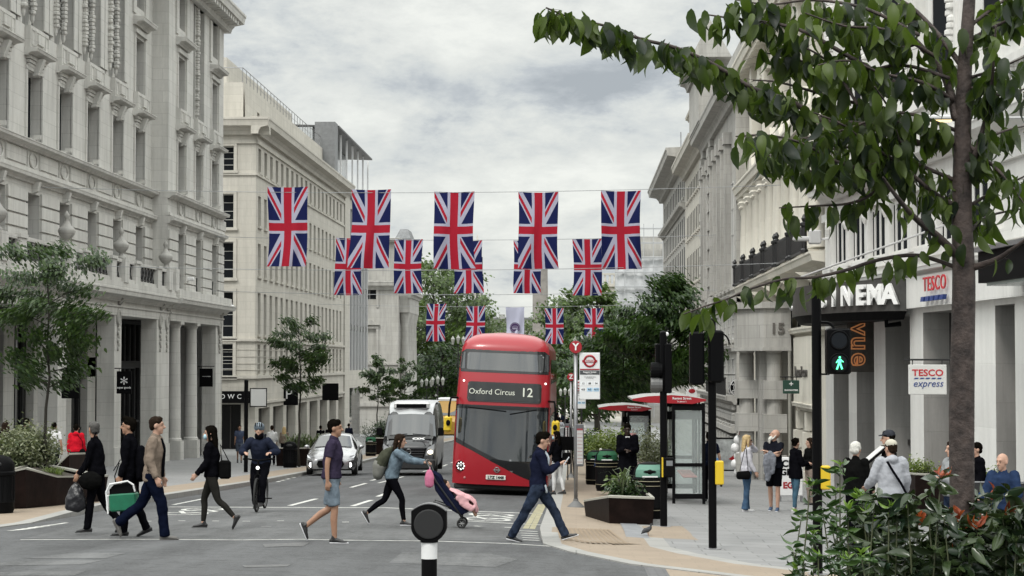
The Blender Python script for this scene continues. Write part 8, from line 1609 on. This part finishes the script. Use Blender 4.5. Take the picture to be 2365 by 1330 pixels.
limbs = [ # (pixels path, start radius, depth drift at the tip, leaf density)
 ([(2210, 590), (2165, 545), (2110, 500), (2060, 440), (2040, 410)], .022, -.5, .3), ([(2045, 415), (2000, 395), (1930, 372), (1850, 330), (1770, 312), (1700, 315)], .010, -.9, 1.3), ([(2045, 415), (2010, 450), (1960, 470), (1890, 475), (1800, 480)], .009, -.3, 1.0),
 ([(2208, 270), (2180, 170), (2120, 100), (2060, 30), (2010, -60)], .024, .4, .5), ([(2200, 330), (2130, 300), (2040, 250), (1960, 235), (1890, 215), (1800, 190), (1740, 185)], .014, .5, 1.5),
 ([(2120, 330), (2000, 290), (1900, 280), (1830, 235), (1740, 205), (1650, 150), (1560, 110), (1480, 90), (1400, 60), (1330, 45), (1262, 18)], .016, -.6, 2.3), ([(1760, 220), (1660, 165), (1600, 125), (1540, 105)], .007, -.2, 1.1), ([(2100, 210), (1960, 130), (1850, 70), (1760, 50), (1690, 42), (1622, 32)], .012, .2, 1.5),
 ([(2215, 620), (2120, 590), (2030, 600), (1950, 625), (1880, 640), (1810, 645), (1740, 665), (1680, 690), (1620, 710), (1580, 725)], .010, .3, .8), ([(2232, 420), (2270, 300), (2290, 200), (2300, 60)], .016, -.3, 1.3), ([(2234, 360), (2300, 310), (2370, 290)], .010, .3, .9), ([(2236, 540), (2280, 500), (2370, 480)], .010, .3, .6), ([(2240, 620), (2300, 600), (2345, 570), (2400, 530)], .018, -.3, .1),
 ([(2220, 150), (2150, 60), (2080, 0), (1960, -40)], .014, .3, 1.0), ([(2225, 100), (2300, 60), (2380, 20)], .012, .2, 1.0), ([(2215, 480), (2150, 440), (2080, 380), (2000, 330), (1950, 290), (1880, 260)], .012, -.4, 1.7), ([(2215, 420), (2120, 380), (2040, 345), (1960, 340), (1880, 350), (1790, 345)], .010, .1, 1.4), ([(2200, 230), (2130, 190), (2040, 170), (1960, 140), (1890, 150)], .010, -.3, 1.4), ([(1980, 240), (1920, 150), (1860, 110), (1800, 90)], .007, .3, 1.0), ([(2120, 100), (2060, 110), (1990, 60), (1940, 30)], .008, .2, 1.0), ([(2230, 330), (2290, 380), (2330, 420), (2365, 470)], .010, -.2, 1.2), ([(2238, 180), (2300, 160), (2370, 130)], .008, -.2, 1.2), ([(2205, 300), (2080, 260), (1950, 300), (1850, 320)], .009, -.4, 1.6), ([(2190, 180), (2080, 150), (1960, 170), (1850, 140), (1760, 120)], .009, .3, 1.6), ([(2160, 130), (2050, 70), (1950, 60), (1860, 30)], .009, -.2, 1.5), ([(2120, 80), (2000, 20), (1880, 0), (1780, 10), (1700, 0)], .009, .2, 1.6), ([(2100, 330), (1990, 360), (1900, 400), (1840, 380), (1750, 350)], .008, .3, 1.4), ([(2236, 200), (2310, 220), (2380, 200)], .008, -.3, 1.5), ([(2240, 60), (2320, 0), (2380, -30)], .009, .1, 1.6), ([(2230, 480), (2300, 440), (2380, 400)], .009, .1, 1.1), ([(2060, 440), (2090, 380), (2070, 300)], .008, -.3, .9), ([(2100, 330), (2060, 260), (2020, 200)], .008, -.5, 1.0)]
brm = MB(); LC = []; rnd = random.Random(11); rng = np.random.default_rng(11)
for pts, r0, dd, dens in limbs:
    n = len(pts); P = [Q(a, b, dd * (i / (n - 1)) ** 1.0) for i, (a, b) in enumerate(pts)]; brm.ctube(P, [r0 * (1 - .85 * i / (n - 1)) + .0018 for i in range(n)], 7, sub=4)
    L = sum((b - a).length for a, b in zip(P, P[1:])); k = int(L * 56 * dens)
    for _ in range(k):
        u = rnd.uniform(.12 if dens < 1 else .05, 1.0) * (n - 1); i = min(int(u), n - 2); c = P[i].lerp(P[i + 1], u - i); tw_ = Vector((rnd.gauss(0, .035), rnd.gauss(0, .07), rnd.uniform(-.045, .02))); c2 = c + tw_
        if rnd.random() < .3: brm.tube([c, c2], [.0016, .001], 3)
        LC.append(c2)
brm.build('branches', trunk_m, t, smooth=True)
def bigleaves(name, C, size, m_, parent, seed, hang=(.9, 1.45), width=.25):
    rng = np.random.default_rng(seed); C = np.array([tuple(c) for c in C]); n = len(C); az = rng.uniform(0, 2 * np.pi, n); el = -rng.uniform(hang[0], hang[1], n); L = size * rng.uniform(.65, 1.2, n)
    d = np.stack([np.cos(az) * np.cos(el), np.sin(az) * np.cos(el), np.sin(el)], 1); r = rng.normal(0, 1, (n, 3)); s = np.cross(d, r); s /= np.linalg.norm(s, axis=1)[:, None]; nn = np.cross(s, d)
    st = [0, .10, .28, .5, .7, .87, 1.0]; wd = [.012, .17, .25, .255, .19, .085, .0]; bend = [0, .01, .035, .04, .02, -.03, -.08]; cur = rng.uniform(.4, 2.2, n)[:, None]
    V = []; 
    for a, w, b in zip(st, wd, bend):
        mid = C + d * (a * L)[:, None] + nn * (b * L)[:, None] * cur * 1.2
        V += [mid + s * (w * L * width / .25)[:, None] + nn * (w * .35 * L)[:, None], mid, mid - s * (w * L * width / .25)[:, None] + nn * (w * .35 * L)[:, None]]
    V = np.stack(V, 1).reshape(-1, 3); k = len(st) * 3; F_ = []
    for j in range(len(st) - 1): F_ += [[j * 3, j * 3 + 1, j * 3 + 4, j * 3 + 3], [j * 3 + 1, j * 3 + 2, j * 3 + 5, j * 3 + 4]]
    Fq = (np.arange(n)[:, None, None] * k + np.array(F_)[None]).reshape(-1, 4); nf = len(Fq)
    me = bpy.data.meshes.new(name); me.vertices.add(len(V)); me.vertices.foreach_set('co', V.ravel()); me.loops.add(nf * 4); me.loops.foreach_set('vertex_index', Fq.ravel()); me.polygons.add(nf); me.polygons.foreach_set('loop_start', np.arange(nf) * 4); me.polygons.foreach_set('loop_total', np.full(nf, 4)); me.polygons.foreach_set('use_smooth', [True] * nf); me.update(calc_edges=True); me.materials.append(m_)
    o = bpy.data.objects.new(name, me); sc.collection.objects.link(o); o.parent = parent; return o
Lch = leafmat('leaf_near_cherry', (.004, .011, .006), (.085, .125, .018), .34, .5, vs=3.0, rp=(.36, .98))
bigleaves('crown', LC, .118, Lch, t, 5, (.9, 1.5), .22)
# ---------------------------------------------------------------- foreground shrubs in a raised bed, bottom right
zg = gz(1.7, 10); t0 = thing('raised_planter', (X(2130, 10.4), 10.6, zg), 'low dark raised planting bed hidden under the nearest shrubs', 'planter'); m = MB(); m.rbox(-.85, .9, -.9, 1.0, 0, .55, .03); m.build('box', corten, t0)
Lsk = leafmat('leaf_skimmia', (.010, .028, .010), (.05, .10, .022), .10, .22, vs=5); Lred = leafmat('leaf_red', (.11, .018, .015), (.34, .075, .025), .25, .35); Lbr = leafmat('leaf_bright', (.07, .13, .02), (.16, .26, .04), .3, .35); Lph = leafmat('leaf_photinia', (.010, .022, .012), (.040, .060, .022), .08, .22, vs=5)
def stemmy(lab, stems, m_, leaf, sd, tip=None, tipm=None, width=.2, hang=(-.5, .5), nper=22):
    rnd = random.Random(sd); t = thing('shrub', (stems[0][0].x, stems[0][0].y, zg + .5), lab, 'shrub'); b0 = t.location.copy(); m = MB(); C = []; TC = []
    for a, b in stems:
        A = a - b0; B = b - b0; mid = A.lerp(B, .5) + Vector((rnd.uniform(-.04, .04), rnd.uniform(-.04, .04), 0)); m.tube([A, mid, B], [.007, .005, .003], 5)
        for k in range(nper):
            u = .12 + .88 * k / nper; c = (A.lerp(mid, u * 2) if u < .5 else mid.lerp(B, u * 2 - 1)); C.append(c)
        for k in range(8): C.append(B + Vector((rnd.gauss(0, .012),) * 3))
        if tip and rnd.random() < tip: TC += [B + Vector((0, 0, .01 + .004 * k)) for k in range(5)]
    m.build('stems', mat('green_stem', (.06, .07, .03), .6), t); bigleaves('leaves', C, leaf, m_, t, sd, hang, width)
    if TC: bigleaves('young_leaves', TC, leaf * .62, tipm, t, sd + 1, (-1.2, -.1), width)
    return t
rnd = random.Random(5)
def stem_to(px, py, d): e = W(px, py, d); b = Vector((e.x + rnd.uniform(-.12, .12), d + rnd.uniform(-.1, .1), zg + .5)); return (b, e)
stemmy('tall slender shrub with narrow pointed leaves beside the signal pole, left of the foreground bed', [stem_to(a, b, 10 + rnd.uniform(-.3, .3)) for a, b in ((1940, 1085), (1930, 1140), (1870, 1130), (1900, 1180), (1960, 1180), (1850, 1200), (1990, 1150), (1955, 1230), (2010, 1210), (1880, 1240), (1918, 1200), (1975, 1260), (1930, 1270))], Lsk, .085, 21, .8, Lbr, .13, (-.6, .5), 26)
stemmy('low bright tipped shrub sprigs at the bottom edge, left end of the foreground bed', [stem_to(a, b, 9.4 + rnd.uniform(-.2, .2)) for a, b in ((1832, 1275), (1860, 1300), (1890, 1290), (1925, 1305), (1960, 1300), (1840, 1320), (1990, 1290))], Lsk, .08, 22, .9, Lbr, .13, (-.6, .5), 16)
stemmy('dense glossy evergreen shrub in the middle of the foreground bed', [stem_to(a, b, 9.8 + rnd.uniform(-.4, .5)) for a, b in [(rnd.uniform(1985, 2200), rnd.uniform(1150, 1310)) for _ in range(44)]], Lph, .112, 23, .22, Lbr, .15, (-.5, .8), 17)
stemmy('glossy shrub with orange red young leaves, right side of the foreground bed', [stem_to(a, b, 9.6 + rnd.uniform(-.4, .5)) for a, b in [(2095, 1150), (2140, 1150), (2172, 1110), (2180, 1195), (2255, 1150), (2325, 1140), (2230, 1190), (2290, 1160), (2300, 1200), (2210, 1240), (2340, 1215), (2360, 1180), (2120, 1210), (2260, 1210)] + [(rnd.uniform(2160, 2370), rnd.uniform(1185, 1310)) for _ in range(38)]], Lph, .125, 24, .42, Lred, .17, (-.5, .8), 16)
